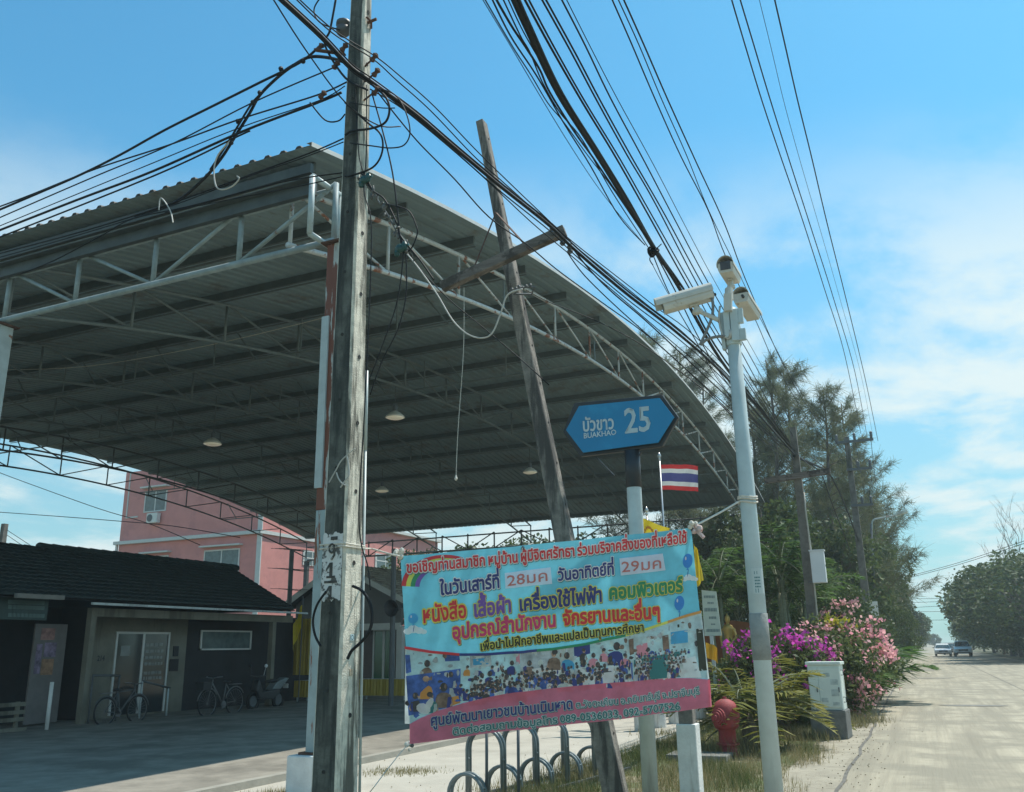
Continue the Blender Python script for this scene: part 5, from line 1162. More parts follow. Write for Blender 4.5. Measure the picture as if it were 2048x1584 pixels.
# scooter
q = AX(530, 1425, -19.3); t = thing('scooter', 'dark motor scooter with pale tail panel and round mirror beside the bicycle', 'scooter', (-19.3, q.y, 0), None, -PI / 2)
for x_ in (-.62, .62):
    b = MB(); b.tube([(x_ + .25 * math.cos(a), 0, .28 + .25 * math.sin(a)) for a in np.linspace(0, 2 * PI, 21)[:-1]], .05, 8, closed=True); w_ = b.build('wheel', m_tyre, t, local=True, smooth=True); b = MB(); b.lathe((x_, 0, .28), [(.17, -.02), (.17, .02)], 14, Matrix.Rotation(PI / 2, 3, 'X')); b.build('rim', steel_dark, w_, local=True)
b = MB(); b.prism([(.5, -.13, .95), (.62, -.13, .6), (.45, -.13, .35), (-.2, -.13, .3), (-.55, -.13, .45), (-.5, -.13, .62), (-.1, -.13, .58), (.28, -.13, .55)], (0, .26, 0)); b.build('body', mat('dark_scooter_plastic', (.035, .04, .045), .35), t, local=True, bevel=.04)
b = MB(); b.prism([(-.1, -.145, .60), (-.55, -.145, .60), (-.98, -.145, .93), (-.80, -.145, .95), (-.35, -.145, .82)], (0, .29, 0)); b.build('tail_panel', mat('pale_tail_panel', (.20, .23, .23), .4), t, local=True, bevel=.03)
b = MB(); b.blob((-.3, 0, .86), (.42, .13, .06), 12, 6); b.build('seat', black_paint, t, local=True, smooth=True)
b = MB(); b.tube([(.42, -.32, 1.05), (.48, 0, 1.02), (.42, .32, 1.05)], .018, 6); b.build('handlebar', steel_dark, t, local=True)
for s_ in (-1, 1):
    b = MB(); b.tube([(.44, .22 * s_, 1.05), (.46, .30 * s_, 1.28)], .008, 5); b.blob((.46, .31 * s_, 1.34), (.03, .06, .06), 10, 6); b.build('mirror', MATS['headlight_glass'] if s_ > 0 else black_paint, t, local=True)
b = MB(); b.box((-.98, 0, .68), (.02, .2, .14)); b.build('number_plate', m_plate, t, local=True)
# grey house with gable, green glass doors and white columns
GY = 33.0
def gw(px, py): return AY(px, py, GY)
xl, xr = gw(588, 1300).x, gw(801, 1300).x; zl, zr_ = gw(592, 1205).z, gw(803, 1188).z; ap = gw(690, 1128)
t = thing('grey_house', 'grey gabled house with white columns and green glass doors behind the gold tables', 'house', V((xl + xr) / 2, GY, 0))
b = MB(); b.prism([(xl, GY, 2.75), (xr, GY, 2.75), (xr, GY, zr_ - .1), (ap.x, GY, ap.z - .1), (xl, GY, zl - .1)], (0, .2, 0)); b.build('gable', m_greywall, t)
b = MB(); b.b2((xl, GY + .9, 0), (xr, GY + 1.1, 2.75))
for k in range(17): b.bar((xl, GY + .895, .1 + .155 * k), (xr, GY + .895, .1 + .155 * k), .012, .02)
b.b2((xr - .2, GY + 1.1, 0), (xr, GY + 9, 2.75)); b.build('siding_wall', mat('grey_brown_siding', (.15, .125, .12), .8, .12, 2), t)
for px in (545, 799):
    q = gw(px, 1300); b = MB(); b.b2((q.x - .13, GY - .05, 0), (q.x + .13, GY + .2, 2.7)); b.build('column', m_trim, t)
b = MB(); b.b2((xl, GY - .06, 2.58), (xr, GY + .1, 2.85)); b.build('beam', m_trim, t)
slope = (V(xr, 0, zr_) - V(ap.x, 0, ap.z)); ov = slope.normalized() * .5
tiled(V(xr + ov.x, GY - .5, zr_ + ov.z), V(xr + ov.x, GY + 11, zr_ + ov.z), V(ap.x, GY - .5, ap.z), V(ap.x, GY + 11, ap.z), 'roof', t, mat('weathered_pale_tiles', (.36, .33, .27), .85, .25, 3, .4, stain=(.2, .18, .15), sscale=1.2), 12, 36)
b = MB(); b.add([(xl - .5, GY - .5, zl - .2), (ap.x, GY - .5, ap.z + .02), (ap.x, GY + 11, ap.z + .02), (xl - .5, GY + 11, zl - .2)], [(0, 3, 2, 1)]); b.add([(xr + ov.x, GY - .5, zr_ + ov.z - .04), (ap.x, GY - .5, ap.z - .03), (ap.x, GY + 11, ap.z - .03), (xr + ov.x, GY + 11, zr_ + ov.z - .04)], [(0, 1, 2, 3)]); b.build('roof_back', m_tile, t)
b = MB(); b.bar((xl - .5, GY - .52, zl - .28), (ap.x, GY - .52, ap.z - .05), .04, .24); b.bar((xr + ov.x, GY - .52, zr_ + ov.z - .1), (ap.x, GY - .52, ap.z - .09), .04, .22); b.build('barge_board', m_trim, t)
for x0, x1, pm in ((724, 768, m_greenglass), (610, 648, m_curtain)):
    a, c = gw(x0, 1300).x, gw(x1, 1300).x; zt = gw(x0, 1262).z; b = MB()
    for u, v in ((a, a + .07), (c - .07, c), ((a + c) / 2 - .05, (a + c) / 2 + .05)): b.b2((u, GY + .82, .1), (v, GY + .88, zt))
    b.b2((a, GY + .82, zt), (c, GY + .88, zt + .08)); d_ = b.build('door', m_trim, t); b = MB(); b.b2((a + .07, GY + .86, .1), (c - .07, GY + .875, zt)); b.build('pane', pm, d_)
# gold cloth tables
def table(px0, px1, Y, label):
    a, c = AY(px0, 1380, Y).x, AY(px1, 1380, Y).x; t = thing('table', label, 'table', V((a + c) / 2, Y, 0), 'long tables with gold skirts')
    b = MB(); b.b2((a, Y, .74), (c, Y + .75, .77)); b.build('tabletop', m_trim, t)
    for x_ in (a + .1, c - .1):
        for y_ in (Y + .08, Y + .66):
            b = MB(); b.b2((x_ - .025, y_ - .025, 0), (x_ + .025, y_ + .025, .735)); b.build('leg', galv, t)
    b = MB(); n_ = int((c - a) / .025); vs = []
    for i in range(n_ + 1):
        x_ = a + (c - a) * i / n_; w_ = .022 * math.sin(i * 1.25) + .018 * math.sin(i * .53 + 1)
        vs += [(x_, Y - .012, .775), (x_, Y - .03 + w_, .22)]
    b.add(vs, [(2 * i, 2 * i + 1, 2 * i + 3, 2 * i + 2) for i in range(n_)]); b.build('skirt', m_gold, t, smooth=True)
table(708, 812, 28.3, 'long table with pleated gold skirt right of the weathered pole'); table(588, 640, 27.0, 'table with pleated gold skirt left of the weathered pole')
a, c = AY(588, 1300, 27.5).x, AY(628, 1300, 27.5).x; z1, z0 = AY(600, 1238, 27.5).z, AY(600, 1350, 27.5).z; b = MB(); n_ = 60
b.add([(a + (c - a) * i / n_, 27.5 + .05 * math.sin(i * .9) + .03 * math.sin(i * .37), z) for z in (z0, (z0 + z1) / 2, z1) for i in range(n_ + 1)], [(k * (n_ + 1) + i, k * (n_ + 1) + i + 1, (k + 1) * (n_ + 1) + i + 1, (k + 1) * (n_ + 1) + i) for k in range(2) for i in range(n_)])
tag(b.build('curtain', m_gold, smooth=True), 'tall gold satin curtain hanging above the gold table left of the weathered pole', 'curtain')
q = AY(597, 1245, 26.5); t = thing('flagpole', 'thin dark flagpole with furled yellow flag before the gold curtain', 'flagpole', V(q.x + .15, 26.5, 0)); b = MB(); b.tube([(0, 0, 0), (0, 0, AY(600, 1192, 26.5).z)], .018, 6); b.build('pole', steel_dark, t, local=True)
flag('flag', 'furled yellow flag hanging before the gold curtain', q.x + .13, 26.5, AY(600, 1210, 26.5).z, .42, .8, PI, .75, [m_yel], seed=21)
# loudspeaker post, antenna post
q = AY(784, 1300, 25.5); t = thing('speaker_post', 'dark post beside the left banner edge carrying a horn loudspeaker', 'post', V(q.x, 25.5, 0)); zt = AY(782, 1098, 25.5).z
b = MB(); b.tube([(0, 0, 0), (0, 0, zt)], .085, 8); b.build('shaft', steel_dark, t, local=True)
hp_ = AY(790, 1215, 25.2); b = MB(); b.lathe(hp_, [(.05, .42), (.07, .25), (.10, .10), (.17, -.08), (.26, -.20), (.27, -.22), (.2, -.16), (.03, .05)], 20, Matrix.Rotation(.45, 3, 'Y') @ Matrix.Rotation(-PI / 2 + .15, 3, 'X')); b.lathe(hp_ + V(-.1, .42, .02), [(.08, -.1), (.08, .1)], 10)
tag(b.build('loudspeaker', black_paint, smooth=False), 'dark horn loudspeaker on the post beside the left banner edge', 'loudspeaker')
q = AX(578, 1215, -24.5); t = thing('antenna_post', 'dark post with two television aerials rising behind the tiled roof', 'post', V(-24.5, q.y, 0)); za = AX(580, 1100, -24.5).z
b = MB(); b.tube([(0, 0, 0), (0, 0, za)], .10, 8); b.build('shaft', steel_dark, t, local=True)
for py, l in ((1138, .75), (1098, .6), (1178, .5)):
    z = AX(578, py, -24.5).z; b = MB(); b.bar((-.2, -l, z), (.2, l, z - .05), .03)
    for k in range(7): yk = -l + 2 * l * k / 6; xk = -.2 + .4 * k / 6; b.bar((xk - .45, yk, z + .03), (xk + .45, yk, z - .03), .018)
    b.build('aerial', steel_dark, t, local=True)
# salmon pink house far behind
PYF = 58.0
c_ = AY(518, 1150, PYF); l_ = AY(238, 1090, PYF); XC, XL = c_.x, l_.x; ye = AX(700, 1150, XC).y; ye2 = AX(875, 1150, XC).y; zw = AX(850, 1080, XC).z
t = thing('pink_house', 'tall salmon pink house with white trim and air conditioner behind the canopy', 'house', V(XC, PYF, 0))
b = MB(); b.b2((XL, PYF, 0), (XC, ye, 17.5)); b.build('wall', m_pink, t)
b = MB(); b.b2((XL + 2, ye, 0), (XC - .002, ye2, zw)); b.build('wing_wall', m_pink, t)
b = MB(); b.b2((XL + 1.6, ye + .01, zw), (XC + .4, ye2 + .4, zw + .28)); b.build('wing_roof', m_trim, t)
F_ = lambda px, py: AY(px, py, PYF); Sd = lambda px, py: AX(px, py, XC)
b = MB(); z = F_(300, 1082).z; b.b2((XL - .35, PYF - .35, z - .14), (XC + .15, PYF - .003, z + .14)); b.b2((XC + .003, PYF - .35, z - .14), (XC + .18, ye, z + .14)); b.b2((XC - .35, PYF - .1, z + .145), (XC + .1, PYF - .003, 17.5)); b.b2((XC - .35, PYF - .1, 0), (XC + .1, PYF - .003, z - .145)); z2 = F_(270, 1034).z; b.b2((XL + .5, PYF - .06, z2 - .06), (XL + 1.9, PYF - .003, z2 + .06)); b.b2((XL + .5, PYF - .06, z2 + .065), (XL + .62, PYF - .003, 17.4)); b.build('trim', m_trim, t)
b = MB(); b.b2((XL - .2, PYF - .2, 0), (XL - .02, PYF - .02, z)); b.build('drain_pipe', m_trim, t)
def win_front(x0, y0, x1, y1):
    a, c = F_(x0, y1), F_(x1, y0); b = MB(); w_ = .11
    for u, v in (((a.x, a.z), (c.x, a.z + w_)), ((a.x, c.z - w_), (c.x, c.z)), ((a.x, a.z + w_), (a.x + w_, c.z - w_)), ((c.x - w_, a.z + w_), (c.x, c.z - w_)), (((a.x + c.x) / 2 - .06, a.z + w_), ((a.x + c.x) / 2 + .06, c.z - w_))): b.b2((u[0], PYF - .08, u[1]), (v[0], PYF - .003, v[1]))
    o = b.build('window', m_trim, t); b = MB(); b.b2((a.x + w_, PYF - .05, a.z + w_), (c.x - w_, PYF - .004, c.z - w_)); b.build('pane', m_curtain, o)
    b = MB(); b.b2((a.x - .25, PYF - .5, c.z + .22), (c.x + .25, PYF - .003, c.z + .34)); b.build('hood', m_trim, o)
win_front(288, 978, 336, 1026); win_front(406, 1096, 481, 1150); win_front(285, 1110, 338, 1160)
q = F_(312, 1037); b = MB(); b.box(q + V(0, -.3, 0), (1.2, .42, .86)); o = tag(b.build('air_conditioner', MATS['dusty_white_paint'], bevel=.03), 'white outdoor air conditioner unit under the upper window of the pink house', 'air conditioner')
b = MB(); b.lathe((-.22, -.22, .43), [(.32, 0), (.25, .02), (.04, .03)], 20, Matrix.Rotation(PI / 2, 3, 'X')); f_ = b.build('fan_grille', steel_dark, o, local=True)
def win_side(x0, y0, x1, y1, arched):
    a, c = Sd(x0, y1), Sd(x1, y0); b = MB(); w_ = .12; X_ = XC
    ys_, zs_ = (min(a.y, c.y), max(a.y, c.y)), (a.z, c.z); r_ = (ys_[1] - ys_[0]) / 2; ztop = zs_[1] - (r_ * .8 if arched else 0)
    out_ = [(ys_[0], zs_[0]), (ys_[1], zs_[0])] + [((ys_[0] + ys_[1]) / 2 + r_ * math.cos(k), ztop + (r_ * .8 * math.sin(k) if arched else 0)) for k in (np.linspace(0, PI, 11) if arched else (0, PI))]
    b.prism([(X_ + .004, y, z) for y, z in out_], (.06, 0, 0)); o = b.build('window', m_trim, t)
    cy_, cz_ = (ys_[0] + ys_[1]) / 2, (zs_[0] + zs_[1]) / 2
    b = MB(); ins = [(cy_ + (y - cy_) * .84, cz_ + (z - cz_) * .86) for y, z in out_]; b.prism([(X_ + .066, y, z) for y, z in ins], (.008, 0, 0)); b.build('pane', m_curtain, o)
    b = MB(); b.b2((X_ + .078, cy_ - .05, zs_[0]), (X_ + .09, cy_ + .05, ztop)); b.b2((X_ + .076, ys_[0], cz_ - .05), (X_ + .088, ys_[1], cz_ + .05)); b.build('glazing_bar', m_trim, o)
win_side(750, 1140, 789, 1106, True); win_side(606, 1134, 640, 1100, False)
# golden standing figure in front of an orange panel
q = AY(1462, 1330, 27); base = V(q.x, 27, 0); zf, zh = AY(1462, 1335, 27).z, AY(1462, 1226, 27).z
b = MB(); sc_ = (zh - zf) / 1.85
b.lathe(V(q.x, 27, zf), [(.20 * sc_, 0), (.19 * sc_, .25 * sc_), (.17 * sc_, .7 * sc_), (.155 * sc_, .95 * sc_), (.17 * sc_, 1.15 * sc_), (.20 * sc_, 1.32 * sc_), (.17 * sc_, 1.42 * sc_), (.06 * sc_, 1.47 * sc_), (.055 * sc_, 1.52 * sc_), (.09 * sc_, 1.56 * sc_), (.10 * sc_, 1.65 * sc_), (.085 * sc_, 1.73 * sc_), (.05 * sc_, 1.77 * sc_), (.03 * sc_, 1.80 * sc_), (.008 * sc_, 1.92 * sc_)], 16, Matrix.Diagonal(V(1, .7, 1)))
for s_ in (-1, 1): b.tube([(q.x + s_ * .19 * sc_, 27, zf + 1.33 * sc_), (q.x + s_ * .27 * sc_, 26.97, zf + 1.02 * sc_), (q.x + s_ * (.12 if s_ > 0 else .22) * sc_, 26.85, zf + (.86 if s_ > 0 else .72) * sc_)], [.06 * sc_, .05 * sc_, .035 * sc_], 8)
o = b.build('statue', mat('gilded_statue', (.55, .36, .10), .35, .1, 8, metal=.4), smooth=True); rm = o.modifiers.new('fuse', 'REMESH'); rm.mode = 'VOXEL'; rm.voxel_size = .025 * sc_; rm.use_smooth_shade = True
tag(o, 'golden standing statue with pointed crown before the orange brown panel', 'statue')
b = MB(); b.prism([(q.x - .95, 27.7, zf - .4), (q.x + 1.3, 27.7, zf - .4), (q.x + 1.3, 27.7, zf + 1.15 * sc_), (q.x + .6, 27.7, zf + 1.5 * sc_), (q.x, 27.7, zf + 1.62 * sc_), (q.x - .7, 27.7, zf + 1.35 * sc_), (q.x - .95, 27.7, zf + 1.1 * sc_)], (0, .12, 0)); shr = thing('shrine', 'orange brown gabled shrine with dark base behind the golden statue', 'shrine', (q.x, 27.7, 0)); b.build('panel', mat('orange_brown_panel', (.30, .10, .03), .7, .2, 3), shr)
b = MB(); b.prism([(q.x - 1.3, 26.4, 0), (q.x + 1.5, 26.4, 0), (q.x + 1.5, 28.2, 0), (q.x - 1.3, 28.2, 0)], (0, 0, zf - .02)); b.build('base', mat('dark_brown_base', (.10, .06, .045), .7, .2, 3), shr)
q = AY(4, 1090, 40); t = sq_pole('utility_pole', 'far concrete pole rising above the left end of the tiled roof', q.x, 40, AY(8, 1048, 40).z, .4, .3, pole2_m)
# ---------------------------------------------------------------- vegetation
m_cas = leafmat('casuarina_needles', (.075, .098, .048), (.175, .185, .095), .5, .5)
m_bark = mat('grey_brown_bark', (.12, .10, .08), .95, .3, 4, .5)
m_leaf = leafmat('broad_leaves', (.042, .070, .024), (.12, .16, .05), .5, .35)
m_leaf2 = leafmat('dark_broad_leaves', (.032, .056, .022), (.085, .12, .042), .5, .3)
m_palm = leafmat('palm_leaflets', (.045, .105, .025), (.12, .20, .045), .7, .45)
m_palmy = leafmat('yellowing_palm_leaflets', (.10, .13, .02), (.30, .27, .06), .9, .4)
m_boug = leafmat('bougainvillea_leaves', (.055, .085, .03), (.15, .18, .06), 1.5, .45)
m_mag = leafmat('magenta_bracts', (.60, .05, .46), (.78, .16, .62), 2.5, .5)
m_pinkf = leafmat('pale_pink_bracts', (.76, .24, .36), (.88, .62, .55), 2.2, .5)
m_stem = mat('green_grey_palm_stem', (.20, .21, .13), .8, .2, 4, stretch=(1, 1, 6))
def unit(n, zlo=-1): 
    a = rng.normal(size=(n, 3)); return a / np.linalg.norm(a, axis=1)[:, None]
def leaf_quads(c, size, aspect=.5, flat=0.0, dirs=None):
    """kite-shaped leaves at the points c; random headings unless given"""
    n = len(c); d = unit(n) if dirs is None else dirs; d = d * np.array([1, 1, 1 - flat]); d /= np.linalg.norm(d, axis=1)[:, None] + 1e-9
    r = unit(n); s = np.cross(d, r); s /= np.linalg.norm(s, axis=1)[:, None] + 1e-9
    L_ = (size if np.ndim(size) else np.full(n, size)) * rng.uniform(.7, 1.3, n); L_ = L_[:, None]
    return np.stack([c - d * L_ * .5, c + s * L_ * aspect * .5, c + d * L_ * .5, c - s * L_ * aspect * .5], axis=1).reshape(-1, 3)
def strips(a, b_, w_):
    """thin two-ended strips from a to b"""
    d = b_ - a; r = unit(len(a)); s = np.cross(d, r); s /= np.linalg.norm(s, axis=1)[:, None] + 1e-9; s *= w_
    return np.stack([a - s, a + s, b_ + s * .4, b_ - s * .4], axis=1).reshape(-1, 3)
def casuarina(seed, H=20.0, n_br=95, lean=.0, wid=1.0):
    r = np.random.default_rng(seed); tb = MB(); A_ = []; B_ = []
    tr = [(lean * (z / H) ** 2 * H + .25 * math.sin(z * .35 + seed), .22 * math.sin(z * .3 + 2 * seed), z) for z in np.linspace(0, H, 14)]
    tb.tube(tr, [.24 * (1 - i / 14.5) + .02 for i in range(14)], 7)
    tips = []
    for k in range(n_br):
        f = .16 + .82 * (k + r.random()) / n_br; z = f * H; i = min(12, int(f * 13)); p = np.array(tr[i]) + (np.array(tr[i + 1]) - np.array(tr[i])) * (f * 13 - i)
        ln = (H * .25 * (1 - f) ** .75 + .9) * r.uniform(.55, 1.15) * wid; a = r.uniform(0, 2 * PI); up = r.uniform(.25, .8)
        d = np.array([math.cos(a), math.sin(a), up]); d /= np.linalg.norm(d)
        pts = [p + d * ln * t + np.array([0, 0, .18 * ln * t * t]) for t in (0, .35, .7, 1)]
        tb.tube(pts, [.05, .035, .02, .008], 4)
        nw = int(30 + ln * 26)
        for q in range(nw):
            t = r.uniform(.22, 1.05) ** .8; c = p + d * ln * t + np.array([0, 0, .18 * ln * t * t]) + r.normal(size=3) * (.10 + .14 * (1 - t) * ln * .3)
            sd_ = d * .5 + r.normal(size=3) * .42 + np.array([0, 0, .22 - .55 * r.random()]); sd_ /= np.linalg.norm(sd_)
            tips.append((c, sd_, r.uniform(.35, .95)))
    c = np.array([x[0] for x in tips]); d = np.array([x[1] for x in tips]); l = np.array([x[2] for x in tips])[:, None]
    a = []; b_ = []
    for k in range(3):
        o = rng.normal(size=c.shape) * .05; e = d + rng.normal(size=c.shape) * .28; a.append(c + o); b_.append(c + o + e * l * rng.uniform(.5, 1, (len(c), 1)) + np.array([0, 0, -.08]))
    return tb, strips(np.concatenate(a), np.concatenate(b_), .0135)
CAS = []
for sd_, n_, wd__ in ((1, 52, 1.0), (2, 84, 1.1), (3, 50, .85), (4, 78, 1.0)):
    CAS.append((sd_, n_, wd__))
cas_proto = {}
def add_casuarina(k, x, y, h, rz, label):
    t = thing('casuarina_tree', label, 'tree', (x, y, 0), 'feathery casuarina trees beyond the canopy', rz)
    if k not in cas_proto:
        tb, lv = casuarina(CAS[k][0], 20, CAS[k][1], .02 * (k - 1), CAS[k][2]); o1 = tb.build('trunk', m_bark, t, local=True, smooth=True); o2 = np_mesh('crown', lv, 4, m_cas, t); cas_proto[k] = (o1.data, o2.data)
    else:
        for nm, me in zip(('trunk', 'crown'), cas_proto[k]): o = bpy.data.objects.new(nm, me); col.objects.link(o); o.parent = t
    s = h / 20; t.scale = (s * 1.0, s * 1.0, s); return t
cas_list = [(1300, 668, 66, 0, 'sparse feathery casuarina whose top shows just above the gable roof edge'), (1392, 700, 72, 1, 'feathery casuarina between the gable roof edge and the camera pole'), (1450, 745, 78, 2, 'thin feathery casuarina directly behind the camera pole'),
            (1528, 770, 56, 1, 'bushy casuarina just right of the camera pole above the crossarm pole'), (1572, 712, 52, 2, 'slender casuarina with the tallest pointed tip beside the crossarm pole'), (1632, 735, 58, 3, 'broad feathery casuarina between the crossarm pole and the tallest line pole'),
            (1690, 772, 50, 0, 'dense casuarina directly left of the tallest line pole'), (1722, 800, 68, 3, 'casuarina with side branches reaching out beyond the tallest line pole'), (1738, 905, 82, 1, 'lower casuarina behind the nearest street lamp arm'), (1758, 1010, 104, 3, 'far casuarina behind the second line pole')]
for i, (px, py, Y, k, lb) in enumerate(cas_list):
    q = AY(px, 1200, Y); add_casuarina(k, q.x, Y, AY(px, py, Y).z, i * 1.9, lb)
def broad(seed, H, W_, n_cl=46, leaf=.28, per=150, trunk_h=.3, mat_=None, flat=.85):
    r = np.random.default_rng(seed); tb = MB(); ch = H * (1 - trunk_h)
    tb.tube([(0, 0, 0), (.1, .05, H * trunk_h), (.0, .1, H * .6), (.1, 0, H * .85)], [.22, .18, .11, .03], 7)
    cs = []
    for k in range(n_cl):
        v = r.normal(size=3); v /= np.linalg.norm(v); rad = r.uniform(.45, 1.0) ** .5
        c = np.array([v[0] * W_ / 2 * rad, v[1] * W_ / 2 * rad, H * trunk_h + ch * .48 + v[2] * ch * .48 * rad * flat]); cs.append((c, r.uniform(.55, 1.15) * W_ * .15))
        if k % 3 == 0: tb.tube([(.05, .05, H * (trunk_h + r.uniform(0, .25))), tuple(c * .6 + np.array([0, 0, H * .2]) * .8), tuple(c)], [.07, .045, .015], 5)
    pts = []
    for c, s in cs:
        v = unit(per); pts.append(c + v * (rng.uniform(.35, 1, (per, 1)) ** .5) * s * np.array([1.1, 1.1, .75]))
    return tb, leaf_quads(np.concatenate(pts), leaf, .55, .3)
bro = {}
def add_broad(kind, x, y, h, rz, label, group, sx=1.0):
    t = thing('broadleaf_tree', label, 'tree', (x, y, 0), group, rz)
    if kind not in bro:
        prm = {'round': dict(seed=11, H=10, W_=8.5, n_cl=60, leaf=.34, per=150, trunk_h=.14), 'open': dict(seed=12, H=10, W_=9, n_cl=42, leaf=.32, per=120, trunk_h=.34), 'dense': dict(seed=13, H=10, W_=8, n_cl=75, leaf=.36, per=150, trunk_h=.10), 'low': dict(seed=14, H=10, W_=11, n_cl=80, leaf=.34, per=130, trunk_h=.06)}[kind]
        tb, lv = broad(**prm); o1 = tb.build('trunk', m_bark, t, local=True, smooth=True); o2 = np_mesh('crown', lv, 4, m_leaf2 if kind in ('dense',) else m_leaf, t); bro[kind] = (o1.data, o2.data)
    else:
        for nm, me in zip(('trunk', 'crown'), bro[kind]): o = bpy.data.objects.new(nm, me); col.objects.link(o); o.parent = t
    s = h / 10; t.scale = (s * sx, s * sx, s); return t
# trees seen through the gap below the far eave of the canopy
gl = 'leafy trees behind the far eave of the canopy'
for i, (px, py, Y, k, lb) in enumerate(((845, 1088, 66, 'open', 'leafy tree beyond the far eave, just right of the pink house'), (930, 1062, 70, 'round', 'leafy tree beyond the far eave above the left half of the banner'), (1010, 1066, 64, 'open', 'leafy tree beyond the far eave above the middle of the banner'),
                                        (1095, 1052, 72, 'round', 'leafy tree beyond the far eave just left of the leaning pole foot'), (1190, 1048, 66, 'open', 'leafy tree beyond the far eave between leaning pole and sign post'), (1300, 1030, 62, 'round', 'leafy tree beyond the far eave behind the yellow flag'))):
    q = AY(px, 1200, Y); add_broad(k, q.x, Y, AY(px, py, Y).z, i * 1.3, lb, gl, 1.05)
gm = 'dark bushy trees along the road beyond the canopy'
for i, (px, py, Y, k, lb) in enumerate(((1535, 960, 44, 'round', 'dark leafy tree right of the camera pole under the casuarina tops'), (1420, 1050, 52, 'open', 'leafy tree between banner corner and camera pole'), (1500, 1060, 40, 'dense', 'dark leafy tree behind the camera pole above the statue'), (1605, 1040, 46, 'dense', 'dark leafy tree behind the crossarm pole'),
                                        (1668, 1010, 48, 'round', 'dark leafy tree left of the tallest line pole'), (1712, 1040, 58, 'round', 'leafy tree at the foot of the tallest line pole'), (1742, 1080, 72, 'dense', 'dark leafy tree below the nearest street lamp arm'), (1764, 1140, 92, 'round', 'leafy tree at the foot of the second line pole'), (1640, 1120, 34, 'low', 'broad low leafy tree behind the meter box pole'), (1762, 1190, 62, 'low', 'broad low leafy tree behind the pink bougainvillea'))):
    q = AY(px, 1200, Y); add_broad(k, q.x, Y, AY(px, py, Y).z, i * 1.1, lb, gm, .62 if k == 'dense' else .75)
gr = 'row of round leafy trees on the right side of the road'
for i, (px, py, Y, k, sx_, lb) in enumerate(((2100, 1070, 84, 'low', 1.2, 'nearest round tree of the row right of the road, cut by the frame edge'), (2040, 1100, 96, 'dense', 1.5, 'second round tree of the row right of the road'), (2006, 1112, 108, 'low', 1.15, 'third round tree of the row right of the road'), (1972, 1132, 118, 'dense', 1.5, 'fourth round tree of the row right of the road'),
                                        (1944, 1176, 130, 'low', 1.1, 'fifth round tree of the row right of the road'), (1920, 1196, 146, 'dense', 1.4, 'sixth round tree of the row right of the road'), (1900, 1214, 168, 'low', 1.1, 'seventh round tree of the row right of the road, above the pickup truck'), (1884, 1232, 200, 'dense', 1.4, 'last round tree of the row right of the road, above the silver saloon'))):
    q = AY(px, 1270, Y); add_broad(k, max(q.x, 9.5), Y, AY(px, py, Y).z, i * 1.7, lb, gr, sx_)
gf = 'far trees closing the left side of the road'
for i, (px, py, Y, k, lb) in enumerate(((1790, 1195, 120, 'dense', 'far dark tree behind the third line pole'), (1812, 1212, 150, 'round', 'far round tree beside the far left line poles'), (1826, 1236, 185, 'round', 'far round tree left of the road where the pole row ends'), (1838, 1255, 240, 'dense', 'far small tree left of the vanishing point of the road'), (1850, 1264, 330, 'round', 'farthest tree closing the road between both tree rows'), (1866, 1266, 300, 'dense', 'far tree closing the road behind the silver saloon'))):
    q = AY(px, 1270, Y); add_broad(k, q.x, Y, max(3, AY(px, py, Y).z), i * 2.3, lb, gf, 1.2)
# bare tree at the right edge
for i, (px, Y, lb) in enumerate(((2075, 88, 'bushy undergrowth shrub at the right frame edge below the tree row'), (2035, 101, 'bushy undergrowth shrub below the second tree of the right row'), (2000, 113, 'bushy undergrowth shrub below the third tree of the right row'), (1972, 125, 'bushy undergrowth shrub below the fourth tree of the right row'), (1948, 138, 'bushy undergrowth shrub below the fifth tree of the right row'), (1922, 156, 'bushy undergrowth shrub below the sixth tree of the right row'))):
    q = AY(px, 1290, Y); t = add_broad('low', max(q.x, 10.5), Y, 4.6, i * .9, lb, 'undergrowth below the right tree row', 1.5); t['category'] = 'shrub'
q = AY(2040, 1200, 110); t = thing('bare_tree', 'bare branched tree top standing above the right tree row', 'tree', (q.x, 110, 0)); zt = AY(2040, 1085, 110).z
b = MB(); r_ = random.Random(4)
def limb(p, d, l, rad, dep):
    e = p + d * l; m_ = (p + e) / 2 + V(r_.uniform(-.1, .1), r_.uniform(-.1, .1), 0) * l; b.tube([p, m_, e], [rad, rad * .8, rad * .6], 5)
    if dep > 0:
        for k in range(3 if dep > 1 else 4):
            nd = (d + V(r_.uniform(-.6, .6), r_.uniform(-.6, .6), r_.uniform(.0, .6))).normalized(); limb(e if k < 2 else m_, nd, l * r_.uniform(.55, .8), rad * .6, dep - 1)
limb(V(0, 0, 0), V(0, 0, 1), zt * .46, .12, 5); b.build('trunk', m_bark, t, local=True)
